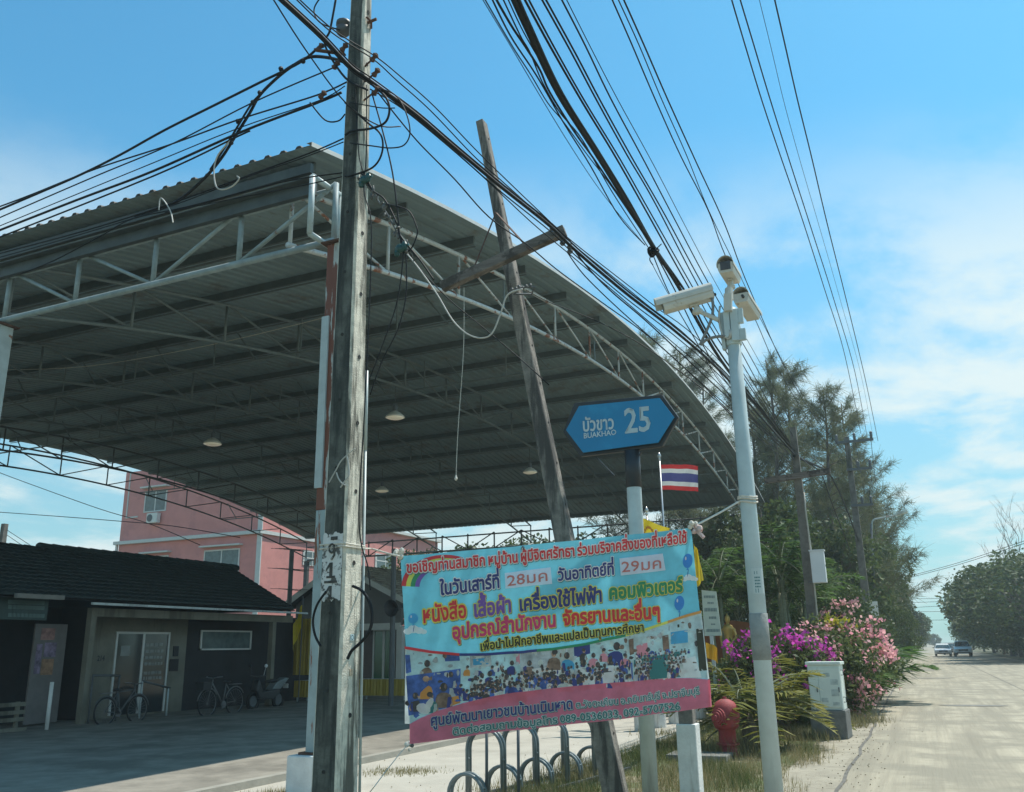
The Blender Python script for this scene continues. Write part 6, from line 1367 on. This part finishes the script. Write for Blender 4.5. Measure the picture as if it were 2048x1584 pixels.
# palms
def frond(mb_list, base, az, L_, lift, droop, width=.34, nleaf=26, rach=None):
    d = np.array([math.cos(az), math.sin(az), 0]); s = np.array([-math.sin(az), math.cos(az), 0]); ts = np.linspace(0, 1, nleaf)
    P = lambda t: np.array(base) + d * L_ * (t * math.cos(lift) - .12 * t * t * droop) + np.array([0, 0, L_ * (t * math.sin(lift) - droop * t * t * .75)])
    pts = [P(t) for t in np.linspace(0, 1, 8)]; rach.tube([tuple(p) for p in pts], [.022 * (1 - .85 * i / 7) for i in range(8)], 4)
    for t in ts[3:]:
        c = P(t); l = L_ * width * math.sin(PI * (.12 + .86 * t)) ** .7
        for sg_ in (-1, 1):
            e = c + (s * sg_ * .80 + d * .62) * l + np.array([0, 0, (.18 - .35 * rng.random()) * l - .10 * l]) + rng.normal(size=3) * .02
            m_ = (c + e) / 2 + np.array([0, 0, .06 * l]); w_ = .036 * L_ * .55; side = np.cross(e - c, np.array([0, 0, 1.0])); side /= np.linalg.norm(side) + 1e-9; side = side * .7 + np.array([0, 0, .5 * (rng.random() - .5)])
            mb_list.append(np.stack([c, m_ + side * w_, e, m_ - side * w_]))
palm_cache = {}
def palm(kind, x, y, h, rz, label, group='palms behind the verge', s=1.0):
    t = thing('palm', label, 'palm', (x, y, 0), group, rz)
    if kind not in palm_cache:
        rach = MB(); lv = []; st = MB(); r = random.Random(len(kind))
        if kind == 'tall':
            stems = [(0, 0, 3.2), (.35, .2, 2.6), (-.3, .25, 2.9)]
            for sx_, sy_, hh in stems:
                st.tube([(sx_, sy_, 0), (sx_ * 1.3, sy_ * 1.3, hh * .6), (sx_ * 1.6, sy_ * 1.6, hh)], [.07, .055, .05], 7)
                for k in range(9): frond(lv, (sx_ * 1.6, sy_ * 1.6, hh - .1 + .08 * k), r.uniform(0, 2 * PI), r.uniform(1.6, 2.3), r.uniform(.5, 1.35), r.uniform(.45, .8), rach=rach)
        elif kind == 'clump':
            for k in range(24): a = r.uniform(0, 2 * PI); frond(lv, (r.uniform(-.25, .25), r.uniform(-.25, .25), .1), a, r.uniform(1.6, 2.5), r.uniform(.75, 1.4), r.uniform(.5, .85), rach=rach)
            for k in range(6): st.tube([(r.uniform(-.25, .25), r.uniform(-.25, .25), 0), (r.uniform(-.3, .3), r.uniform(-.3, .3), .7)], [.05, .035], 6)
        else:
            st.tube([(0, 0, 0), (.03, 0, .1), (.05, 0, .28), (.02, 0, .48)], [.13, .12, .10, .06], 9)
            for k in range(30): frond(lv, (.02, 0, .36 + .006 * k), k * 2.4 + r.uniform(-.3, .3), r.uniform(1.0, 1.7), r.uniform(-.05, 1.25), r.uniform(.5, .8), rach=rach)
        lv = np.concatenate(lv); a = st.build('stem', m_bark if kind == 'low' else m_stem, t, local=True, smooth=True); c = np_mesh('fronds', lv, 4, m_palmy if kind == 'low' else m_palm, t); d = rach.build('frond_ribs', m_stem, t, local=True); palm_cache[kind] = (a.data, c.data, d.data)
    else:
        for nm, me in zip(('stem', 'fronds', 'frond_ribs'), palm_cache[kind]): o = bpy.data.objects.new(nm, me); col.objects.link(o); o.parent = t
    t.scale = (s, s, s); return t
for i, (k, px, py, Y, s, lb) in enumerate((('tall', 1375, 1120, 30, .95, 'clustering palm showing above the right end of the banner'), ('tall', 1445, 1130, 27, 1.0, 'clustering palm left of the camera pole above the golden statue'), ('tall', 1500, 1150, 29, .95, 'clustering palm just behind the camera pole'), ('tall', 1572, 1120, 27, 1.1, 'clustering palm with bright fronds left of the meter box pole'), ('tall', 1612, 1150, 30, .95, 'clustering palm behind the meter box pole'),
                                          ('clump', 1690, 1170, 30, 1.55, 'stemless feathery palm clump right of the meter box'), ('clump', 1680, 1185, 34, 1.1, 'feathery palm clump behind the white vertical sign board'), ('clump', 1655, 1210, 26, 1.1, 'yellowish palm clump low behind the pink bougainvillea'), ('clump', 1545, 1230, 31, 1.3, 'feathery palm clump behind the magenta bougainvillea'), ('clump', 1415, 1260, 24, .8, 'low palm clump beside the notice board'))):
    q = AY(px, 1250, Y); palm(k, q.x, Y, 0, i * 1.9, lb, s=s)
q = G(1492, 1500); palm('low', q.x, q.y + .2, 0, .4, 'short yellow green palm with thick base behind the camera pole and hydrant', None, 1.25)
q = G(1590, 1475); palm('low', q.x - .25, q.y + .6, 0, 1.7, 'second short yellow green palm drooping over the grass beside the street cabinet', None, .95)
# bougainvillea
def bougain(label, c, rx, ry, hz, mflow, seed, nfl, side_bias=0):
    r = np.random.default_rng(seed); t = thing('bougainvillea', label, 'shrub', c); st = MB()
    cl = []
    for k in range(70):
        v = r.normal(size=3); v /= np.linalg.norm(v); rad = r.uniform(.35, 1) ** .5; p = np.array([v[0] * rx * rad, v[1] * ry * rad, hz * .5 + v[2] * hz * .48 * rad]); cl.append(p)
        if k % 4 == 0: st.tube([(r.normal() * .15, r.normal() * .15, 0), tuple(p * np.array([.5, .5, .7])), tuple(p)], [.03, .018, .006], 4)
    pts = np.concatenate([p + unit(120) * (rng.uniform(.2, 1, (120, 1)) ** .5) * .42 for p in cl]); np_mesh('foliage', leaf_quads(pts, .115, .6), 4, m_boug, t); st.build('stems', m_bark, t, local=True)
    fl = []
    for k in range(nfl):
        v = r.normal(size=3); v[1] -= .45; v[2] += .25; v /= np.linalg.norm(v); p = np.array([v[0] * rx, v[1] * ry, hz * .5 + v[2] * hz * .52]) * r.uniform(.92, 1.12)
        ln_ = r.integers(10, 46); ax_ = r.normal(size=3) * .13
        fl.append(p + np.outer(r.uniform(-1, 1, ln_), ax_) + r.normal(size=(ln_, 3)) * .07)
    np_mesh('blossom', leaf_quads(np.concatenate(fl), .10, .9), 4, mflow, t); return t
q = AY(1560, 1400, 22); bougain('magenta flowered bougainvillea bush behind the camera pole', (q.x, 22, .15), 1.3, .95, 1.85, m_mag, 5, 46)
q = AY(1655, 1330, 23.2); bougain('tall pale pink bougainvillea bush behind the street cabinet', (q.x + .1, 23.6, .1), .95, 1.1, 2.1, m_pinkf, 6, 42)
q = AY(1702, 1330, 27); bougain('deep pink bougainvillea bush leaning towards the road above the planter block', (q.x, 27, .1), 1.0, 1.3, 2.4, m_pinkf, 7, 62)
q = AY(1748, 1330, 31); bougain('drooping pink bougainvillea spray nearest to the road', (q.x - .45, 31, .1), .55, 1.3, 2.2, m_pinkf, 9, 30)
q = AY(1665, 1215, 24); tag(np_mesh('yellow_shrub', leaf_quads(rng.normal(size=(190, 3)) * np.array([.17, .15, .14]), .14, .45), 4, leafmat('yellow_leaves', (.30, .30, .03), (.60, .52, .05), 2, .4), loc=(q.x, 24, q.z - .45)), 'bright yellow leaved sprig above the pale pink bougainvillea', 'shrub')
# grass on the verge
def blades(n, xr_, yr_, hmin, hmax, w_, dens=None):
    x = rng.uniform(*xr_, n); y = yr_[0] + (yr_[1] - yr_[0]) * rng.uniform(0, 1, n) ** 1.35
    if dens is not None: k = dens(x, y) > rng.uniform(0, 1, n); x, y = x[k], y[k]
    n = len(x); hgt = rng.uniform(hmin, hmax, n) * (.6 + .8 * (np.sin(x * 2.1 + 1.3) * np.sin(y * 1.1) > .1)); a = rng.uniform(0, 2 * PI, n); l = rng.uniform(.1, .8, n) * hgt
    p = np.stack([x, y, np.zeros(n) + .004], 1); tip = p + np.stack([np.cos(a) * l, np.sin(a) * l, hgt], 1); s = np.stack([-np.sin(a), np.cos(a), np.zeros(n)], 1) * w_
    return np.stack([p - s, p + s, tip], 1).reshape(-1, 3)
def patch(x, y): return np.clip(.55 + .6 * np.sin(x * 1.7 + .6 * y) * np.sin(y * .9 + .4) + .25 * np.sin(x * 5 + y * 3), .05, 1)
edge = lambda x, y: patch(x, y) * np.clip((-1.75 - x + .25 * np.sin(y * 1.3)) / .35, 0, 1)
tag(np_mesh('grass', blades(80000, (-4.75, -1.7), (7.5, 34), .05, .17, .004, edge), 3, leafmat('green_grass_blades', (.06, .09, .025), (.15, .17, .05), 1.2, .35)), kind='stuff')
tag(np_mesh('dry_grass', blades(50000, (-4.75, -1.45), (8, 36), .06, .22, .0035, lambda x, y: (1 - .75 * patch(x, y)) * np.clip((-1.5 - x + .3 * np.sin(y * 1.7)) / .3, 0, 1)), 3, leafmat('straw_blades', (.22, .18, .08), (.34, .29, .15), 1.2, .3)), kind='stuff')
def tuft(px, py, rad, n, hh): q = G(px, py); x = rng.normal(0, rad, n) + q.x; y = rng.normal(0, rad, n) + q.y; a = rng.uniform(0, 2 * PI, n); hgt = rng.uniform(.3, 1, n) * hh; p = np.stack([x, y, np.zeros(n)], 1); tip = p + np.stack([np.cos(a) * hgt * .5, np.sin(a) * hgt * .5, hgt], 1); s = np.stack([-np.sin(a), np.cos(a), np.zeros(n)], 1) * .006; return np.stack([p - s, p + s, tip], 1).reshape(-1, 3)
w1 = np.concatenate([tuft(1700 + 12 * k + rng.normal() * 10, 1462 - 22 * k + rng.normal() * 8, .26, 420, .36) for k in range(6)] + [tuft(1455, 1512, .25, 300, .42), tuft(1480, 1505, .25, 300, .42), tuft(1420, 1515, .2, 200, .35), tuft(560, 1592, .18, 260, .12), tuft(540, 1600, .2, 260, .12), tuft(780, 1545, .25, 350, .08), tuft(840, 1545, .2, 250, .07), tuft(1030, 1590, .35, 300, .25), tuft(1130, 1560, .3, 400, .28), tuft(1170, 1540, .3, 400, .28), tuft(1330, 1470, .3, 200, .2), tuft(1630, 1480, .2, 300, .3)])
tag(np_mesh('tall_dry_grass', w1, 3, leafmat('tall_straw_blades', (.16, .15, .06), (.32, .28, .14), 1.2, .3)), kind='stuff')

# fallen leaves and grit swept to the road edge
n_ = 2200; x = np.where(rng.random(n_) < .6, -1.15 + rng.normal(0, .28, n_), rng.uniform(-9, -1.2, n_)); y = 7 + 40 * rng.random(n_) ** 1.8; c = np.stack([x, y, np.full(n_, .022)], 1)
dirs_ = unit(n_) * np.array([1, 1, .12]); tag(np_mesh('leaf_litter', leaf_quads(c, .028, .6, 0, dirs_), 4, leafmat('dry_leaf_litter', (.20, .16, .10), (.36, .31, .21), 3, .1)), kind='stuff')

# ---------------------------------------------------------------- overhead cables
def wire(name, label, pts, r, group=None, m=None, n=5, sub=6, ext=(0, 0)):
    pts = [V(*q) for q in pts]
    b = MB(); p = smooth_path(pts, sub) if len(pts) > 2 else [V(*q) for q in pts]
    if ext[0]: p = [p[0] + (p[0] - p[1]).normalized() * ext[0]] + p        # the cable goes on beyond the picture
    if ext[1]: p = p + [p[-1] + (p[-1] - p[-2]).normalized() * ext[1]]
    b.tube(p, r, n); o = b.build(name, m or cable_black, smooth=True); return tag(o, label, 'cable', group)
def pw(pts, mode, val, val2=None):
    o = []; n_ = len(pts)
    for i, (px, py) in enumerate(pts):
        v = val if val2 is None else val + (val2 - val) * i / (n_ - 1); o.append({'X': AX, 'Y': AY, 'Z': G}[mode](px, py, v))
    return o
gA = 'cables running from the weathered pole along the lane to the left'
LW = [([(640, 92), (600, 125), (520, 165), (420, 215), (330, 260), (240, 310), (160, 350), (80, 385), (-30, 432)], .014), ([(668, 135), (506, 205), (342, 289), (185, 355), (-30, 448)], .008), ([(694, 164), (632, 191), (478, 239), (338, 290), (191, 338), (61, 390), (-30, 424)], .009),
      ([(690, 172), (636, 202), (478, 256), (301, 328), (-30, 464)], .006), ([(683, 185), (636, 205), (485, 263), (307, 342), (154, 400), (-30, 472)], .014), ([(500, 262), (475, 273), (307, 352), (-30, 486)], .010)]
for pts, r in LW: wire('cable', 'black cable sweeping from the weathered pole down to the left frame edge', pw(pts, 'Y', PY + .05), r, gA, ext=(0, 14))
gE = 'thin cables sagging across the eave edge of the canopy'
for pts, r in (([(687, 277), (625, 304), (513, 345), (342, 407), (171, 461), (-20, 512)], .008), ([(687, 284), (600, 318), (500, 352), (342, 412), (150, 472), (-20, 520)], .006), ([(688, 345), (560, 365), (376, 413), (267, 437), (205, 470), (110, 520), (40, 548)], .007), ([(690, 352), (600, 372), (480, 395), (330, 425)], .006)):
    wire('cable', 'thin black cable sagging across the corrugated eave edge', pw(pts, 'Y', PY + .05), r, gE, ext=(0, 12 if pts[-1][0] < 0 else 0))
b = MB(); b.tube(smooth_path(pw([(700, 128), (660, 116), (620, 114), (588, 130), (555, 155), (520, 190), (500, 225), (472, 270), (440, 320), (400, 365), (345, 408), (270, 432)], 'Y', PY + .1)), .017, 6); b.tube(smooth_path(pw([(610, 118), (570, 140), (530, 180), (505, 205), (480, 245), (462, 275), (440, 310), (420, 340)], 'Y', PY + .06)), .012, 6)
for px, py in ((506, 205), (520, 186), (562, 138), (606, 122), (476, 243), (462, 285)): b.blob(AY(px, py, PY + .06), .03, 6, 4)
tag(b.build('cable_bundle', cable_black), 'thick taped cable bundle drooping from the weathered pole over the eave', 'cable')
b = MB(); b.tube(smooth_path(pw([(460, 282), (436, 310), (428, 340), (432, 372), (446, 379), (465, 372), (478, 358), (474, 352)], 'Y', PY + .04)), .008, 6); 
tag(b.build('cable_end', cable_grey), 'pale hooked loose cable end curling before the eave below the drooping bundle', 'cable'); b = MB(); b.tube(smooth_path(pw([(346, 445), (340, 420), (322, 396), (318, 420)], 'Y', PY + .04)), .007, 5)
tag(b.build('cable_end', cable_grey), 'small pale hooked cable end on the eave nearer the left frame edge', 'cable')
gB = 'cables leading past the leaning pole to the crossarm pole'
P2c = AY(1588, 912, P2Y - .2); P2x = P2.x
def run(pts, r, label='black cable running along the low pole line past the leaning pole', grp=gB, xa=-4.33, n=5):
    o = []
    for px, py in pts:
        if px < 720: X_ = xa
        elif px < 1130: X_ = xa + (-3.40 - xa) * (px - 720) / 410
        else: X_ = -3.40 + (P2x + 3.40) * min(1, (px - 1130) / 300)
        o.append(AX(px, py, X_))
    wire('cable', label, o, r, grp, n=n, ext=(14 if pts[0][1] <= 2 else 0, 0))
main = [(560, -4), (640, 70), (700, 133), (745, 165), (830, 228), (900, 288), (1000, 372), (1100, 452), (1150, 500), (1250, 585), (1350, 662), (1440, 742), (1520, 832), (1590, 910)]
run(main, .020, 'thickest cable of the low pole line, crossing the weathered pole', None, n=8)
run([(x, y + 6 + (4 if x > 900 else 0)) for x, y in main], .008); run([(x + 4, y - 5) for x, y in main], .008); run([(x + (6 if x > 800 else -3), y - 2) for x, y in main], .009)
run([(590, -4), (665, 66), (746, 118), (794, 161), (862, 222), (944, 308), (996, 355), (1098, 446), (1150, 492), (1290, 606), (1420, 716), (1590, 900)], .007); run([(596, -4), (670, 62), (750, 112), (800, 152), (870, 214), (960, 308), (1080, 424), (1146, 484), (1300, 605), (1430, 712), (1592, 896)], .007)
run([(545, -4), (613, 102), (691, 205), (756, 250), (801, 253)], .007, 'thin single cable slanting across the top left of the weathered pole', None)
run([(756, 185), (801, 242), (842, 290), (910, 359), (978, 434), (1054, 489), (1115, 540), (1200, 602), (1300, 675), (1400, 765), (1500, 862), (1590, 935)], .008); run([(740, 178), (800, 214), (870, 270), (960, 348), (1060, 442), (1135, 505), (1230, 585), (1340, 680), (1440, 770), (1590, 925)], .007)
run([(1142, 492), (1180, 540), (1225, 585), (1290, 640), (1360, 705), (1440, 780), (1530, 862), (1590, 920)], .010); run([(1135, 505), (1170, 552), (1240, 620), (1330, 700), (1430, 790), (1590, 930)], .008)
# drops, loops and drips hanging on the weathered pole
gD = 'loose black cables looping around the weathered pole'
lb_ = 'loose black cable looping beside the weathered pole'
for pts, r in (([(745, 170), (772, 195), (779, 220), (770, 245), (742, 257), (705, 262), (690, 270)], .012), ([(752, 175), (790, 190), (812, 225), (820, 265), (808, 290), (780, 296), (745, 292), (700, 286)], .007), ([(690, 205), (735, 245), (762, 270), (764, 305), (745, 335), (700, 352), (690, 352)], .010),
               ([(745, 190), (765, 260), (785, 345), (797, 440), (800, 470), (840, 520), (868, 560)], .008), ([(722, 345), (745, 380), (770, 400), (795, 450), (803, 490)], .008), ([(772, 408), (815, 420), (832, 450), (834, 470), (820, 500), (800, 505)], .007), ([(733, 170), (733, 300), (728, 380), (742, 440), (741, 560), (735, 700), (727, 860), (718, 1010), (722, 1085), (735, 1130), (741, 1180)], .006),
               ([(710, 170), (715, 270), (722, 330), (748, 385)], .006), ([(808, 500), (795, 600), (765, 690), (738, 760)], .006), ([(812, 500), (812, 590), (795, 660), (765, 720), (740, 790)], .006), ([(620, 205), (650, 240), (676, 242), (690, 228)], .008), ([(640, -4), (628, 20), (640, 45), (680, 60)], .008), ([(672, -4), (660, 60), (650, 90), (690, 155), (735, 180)], .012), ([(700, 205), (740, 212), (765, 216), (790, 216)], .006)):
    wire('cable', lb_, pw(pts, 'Y', PY - .03), r, gD)
b = MB(); r_ = random.Random(8)
for i in range(16):
    t = i / 15; px, py = 722 + 90 * t + r_.uniform(-8, 8), 350 + 150 * t + r_.uniform(-8, 8); c = AY(px, py, PY - .03); b.blob(c, (r_.uniform(.012, .028), r_.uniform(.012, .028), r_.uniform(.015, .04)), 6, 4)
    if i % 2: b.tube(smooth_path([c, c + V(r_.uniform(-.08, .08), 0, r_.uniform(-.06, .09)), c + V(r_.uniform(-.1, .1), 0, r_.uniform(-.12, .06))]), .004, 4)
b.tube(smooth_path(pw([(722, 352), (748, 390), (775, 430), (800, 475), (815, 500)], 'Y', PY - .02)), .009, 6)
tag(b.build('splice_cluster', mat('tarnished_clamps', (.10, .10, .09), .5, .7, 30)), 'cluster of clamps and cable splices strung down the right of the weathered pole', 'cable clamps')
for px, py, lb2 in ((728, 360, 'green plastic junction box wrapped on the weathered pole below the loops'), (800, 497, 'green plastic junction box hanging at the end of the splice cluster')):
    b = MB(); c = AY(px, py, PY - .05); b.blob(c, (.05, .035, .045), 10, 6); b.blob(c + V(.045, 0, .015), (.03, .03, .05), 8, 5); b.blob(c + V(-.03, 0, -.04), (.03, .03, .04), 6, 4); b.tube([c + V(-.05, 0, 0), c + V(.09, 0, .02)], .012, 6); tag(b.build('junction_box', mat('green_plastic', (.012, .065, .06), .4, .2, 9)), lb2, 'junction box')
b = MB(); b.tube(smooth_path(pw([(812, 505), (840, 540), (875, 590), (905, 640), (935, 668), (965, 676), (985, 665), (1000, 630), (1015, 590), (1045, 578)], 'Y', 8.3)), .009, 6); tag(b.build('cable', cable_grey, smooth=True), 'pale cable sagging from the splice cluster up to the leaning pole clamp', 'cable')
b = MB(); b.tube(smooth_path(pw([(815, 508), (860, 560), (905, 605), (960, 650), (1020, 700), (1060, 735), (1098, 770)], 'Y', 8.6)), .007, 6); tag(b.build('cable', cable_black, smooth=True), 'dark cable slanting down from the splice cluster behind the leaning pole', 'cable')
b = MB(); b.tube(smooth_path(pw([(1052, 580), (1100, 605), (1200, 645), (1300, 700), (1420, 790), (1480, 850)], 'Y', 10.2)), .006, 5); tag(b.build('cable', cable_black, smooth=True), 'thin cable from the leaning pole clamp crossing the gable truss', 'cable')
b = MB(); c = lambda px, py: AY(px, py, PY - .06)
b.tube(smooth_path([c(705, 1172), c(722, 1180), c(735, 1196), c(742, 1215), c(744, 1236), c(741, 1256), c(732, 1273), c(718, 1288), c(703, 1302), c(695, 1318)]), .013, 6); b.tube(smooth_path([c(652, 1183), c(634, 1210), c(626, 1240), c(630, 1270), c(641, 1292)]), .010, 6)
tag(b.build('cable_loop', cable_black, smooth=True), 'wide loop of black cable around the lower weathered pole', 'cable')
# bundle above the street
gC = 'cables of the thick bunch over the verge'
def over(pts, z0, z1, r, label, grp, n=5): return wire('cable', label, pw(pts, 'Z', z0, z1), r, grp, n=n, ext=(16 if pts[0][1] <= 0 else 0, 0))
Cz0, Cz1 = 6.9, 7.15
EP = (1590, 905)
over([(1022, -15), (1056, 60), (1116, 185), (1190, 302), (1250, 400), (1310, 500), (1355, 570), (1440, 718), (1520, 820), EP], Cz0, Cz1, .030, 'thickest black cable of the bunch over the verge', None, 8)
over([(1031, -15), (1064, 60), (1123, 185), (1196, 302), (1256, 400), (1313, 500), (1375, 590), (1450, 720), EP], Cz0, Cz1, .018, 'black cable in the thick bunch over the verge', gC)
for pts, r in (([(1042, -15), (1100, 92), (1165, 205), (1230, 312), (1290, 418), (1376, 572), (1450, 700), EP], .011), ([(1050, -15), (1106, 90), (1170, 203), (1240, 318), (1300, 424), (1384, 572), (1460, 705), EP], .009), ([(1076, -15), (1140, 100), (1192, 198), (1254, 310), (1310, 406), (1394, 567), (1480, 720), EP], .009), ([(1084, -15), (1150, 105), (1200, 200), (1262, 312), (1330, 430), (1404, 567), (1490, 718), EP], .009), ([(1116, -15), (1170, 90), (1222, 198), (1290, 325), (1350, 440), (1420, 572), (1510, 730), (1590, 880)], .008), ([(1126, -15), (1185, 102), (1236, 200), (1310, 335), (1380, 470), (1450, 600), (1590, 850)], .0045),
               ([(957, -15), (1020, 90), (1085, 200), (1140, 290), (1190, 366), (1235, 425), (1290, 490)], .004), ([(962, -15), (1022, 88), (1062, 150), (1095, 205), (1128, 245), (1175, 310), (1215, 362), (1255, 420), (1308, 500)], .006), ([(985, -15), (1022, 50), (1052, 95), (1080, 140), (1100, 185), (1150, 265), (1188, 318), (1240, 395), (1308, 498)], .011), ([(978, -15), (1020, 70), (1066, 140), (1090, 180), (1130, 250), (1180, 330), (1238, 432), (1290, 490)], .008), ([(1000, -15), (1040, 70), (1060, 105), (1085, 165), (1120, 225), (1165, 280), (1225, 385), (1300, 500)], .007), ([(1010, -15), (1045, 60), (1085, 130), (1120, 190), (1165, 265), (1220, 350), (1305, 492)], .006),
               ([(1310, 505), (1360, 600), (1400, 680), (1450, 760), (1520, 850), EP], .010), ([(1306, 510), (1340, 590), (1385, 670), (1440, 765), (1510, 850), EP], .008), ([(1300, 520), (1335, 585), (1380, 660), (1430, 745), (1500, 840), EP], .005)):
    over(pts, Cz0 - .05, Cz1, r, 'black cable in the thick bunch over the verge', gC)
b = MB(); c = G(1307, 503, 7.0)
b.tube([c + V(.07 * math.cos(a), .05 * math.sin(a * 2), .06 * math.sin(a)) for a in np.linspace(0, 2 * PI, 13)[:-1]], .018, 6, closed=True); b.blob(c, .06, 8, 5); b.tube(smooth_path([c, c + V(-.06, 0, -.10), c + V(-.02, 0, -.2)]), .008, 5); b.tube([c, c + V(.12, 0, .09)], .008, 5)
tag(b.build('cable_tie', cable_black), 'black tie binding the thick cable bunch beside the camera pole top', 'cable tie')
# beyond the crossarm pole
b = MB(); b.tube(smooth_path([P2c, AY(1630, 930, P2Y + 3), AY(1660, 950, 31), AY(1690, 1010, 36), AY(1720, 1090, 44)]), .03, 6); b.tube(smooth_path([P2c, AY(1640, 945, 29), AY(1665, 1010, 34), AY(1700, 1100, 42)]), .02, 6); tag(b.build('cable', cable_black), 'dark cable bunch drooping from the crossarm pole into the trees', 'cable')
gL = 'line wires reaching the tallest line pole'
for pts, r in (([(1218, -15), (1262, 85), (1311, 200), (1362, 313), (1417, 422), (1451, 512), (1511, 640), (1560, 745), (1640, 870), (1738, 985)], .009), ([(1230, -15), (1278, 90), (1323, 198), (1375, 315), (1417, 420), (1470, 530), (1530, 655), (1590, 765), (1660, 870), (1740, 965)], .007), ([(1241, -15), (1288, 90), (1335, 198), (1395, 330), (1450, 450), (1500, 580), (1580, 755), (1650, 860), (1742, 950)], .010)):
    over(pts, 8.3, 9.3, r, 'middle line wire between the cable bunch and the right hand wires', gL)
for pts, r, lb in (([(1459, -15), (1490, 90), (1525, 205), (1562, 315), (1605, 440), (1648, 575), (1690, 712), (1722, 868)], .012, 'leftmost of the four wires high over the road edge'), ([(1476, -15), (1507, 88), (1540, 198), (1580, 325), (1625, 465), (1668, 600), (1710, 745), (1734, 872)], .012, 'second of the four wires high over the road edge'), ([(1515, -15), (1542, 95), (1570, 212), (1604, 335), (1642, 465), (1682, 605), (1722, 750), (1745, 868)], .005, 'thinnest of the four wires high over the road edge'), ([(1546, -15), (1570, 90), (1595, 200), (1624, 318), (1655, 450), (1695, 610), (1732, 765), (1756, 882)], .013, 'rightmost of the four wires high over the road edge')):
    over(pts, 11.2, 11.9, r, lb, None)
gP = 'wires strung between the far line poles'
for i in range(5):
    for dx, dz in ((1.05, .12), (.35, .12), (.85, -1.2), (.7, -2.6)):
        a, c = hp[i] + V(dx, -.2, dz), hp[i + 1] + V(dx, -.2, dz); wire('cable', 'far wire strung from line pole to line pole along the road', [a, (a + c) / 2 - V(0, 0, .5), c], .014 if i < 2 else .02, gP, sub=8)
for k, (px0, py0, px1, py1) in enumerate(((1800, 1157, 2060, 1078), (1800, 1160, 2060, 1083))): wire('cable', 'wire crossing the road from the third line pole up to the right', [AY(px0, py0, 124), AY(1920, (py0 + py1) / 2 + 7, 116), AY(px1, py1, 108)], .03, 'wires crossing above the far road')
for py0, py1 in ((1198, 1196), (1206, 1200), (1216, 1208), (1224, 1222), (1241, 1239)): wire('cable', 'thin far wire crossing above the road end', [AY(1805, py0, 175), AY(1960, py1, 165)], .035, 'thin far wires crossing above the road end')
b = MB()
for k in range(3): b.tube(smooth_path([AY(1803, 1162, 123.5), AY(1812 + 3 * k, 1180, 123.5), AY(1811 + 3 * k, 1198, 123.5), AY(1801, 1212, 123.5)]), .035, 5)
tag(b.build('cable_loop', cable_black), 'black cable loops hanging beside the third line pole', 'cable')
for pts, lb in (([(-20, 1023), (120, 1033), (235, 1042), (345, 1052), (480, 1075)], 'single far cable crossing the gap left of the pink house'), ([(-20, 938), (60, 968), (200, 1018), (300, 1048), (400, 1090)], 'thin far cable slanting down past the air conditioner')):
    wire('cable', lb, pw(pts, 'Y', 38), .022)
for k, (x1, y1) in enumerate(((75, 1100), (62, 1103))): wire('cable', 'short far cable from the left roof pole to the ridge', [AY(14, 1060 + 10 * k, 39.8), AY(x1, y1, 38)], .02, 'short cables at the far left pole')

# ---------------------------------------------------------------- thin haze in the air
b = MB(); b.b2((-160, -30, -1.0), (160, 480, 30))
hz_o = b.build('haze', [])
hm = bpy.data.materials.new('haze_air'); hm.use_nodes = True; hn = hm.node_tree; hn.nodes.clear()
ho = N(hn, 'ShaderNodeOutputMaterial'); hv = N(hn, 'ShaderNodeVolumePrincipled'); hv.inputs['Color'].default_value = (.80, .93, .95, 1); hv.inputs['Density'].default_value = .0010; hv.inputs['Anisotropy'].default_value = .2
hn.links.new(hv.outputs[0], ho.inputs['Volume']); hz_o.data.materials.append(hm); hz_o['kind'] = 'stuff'
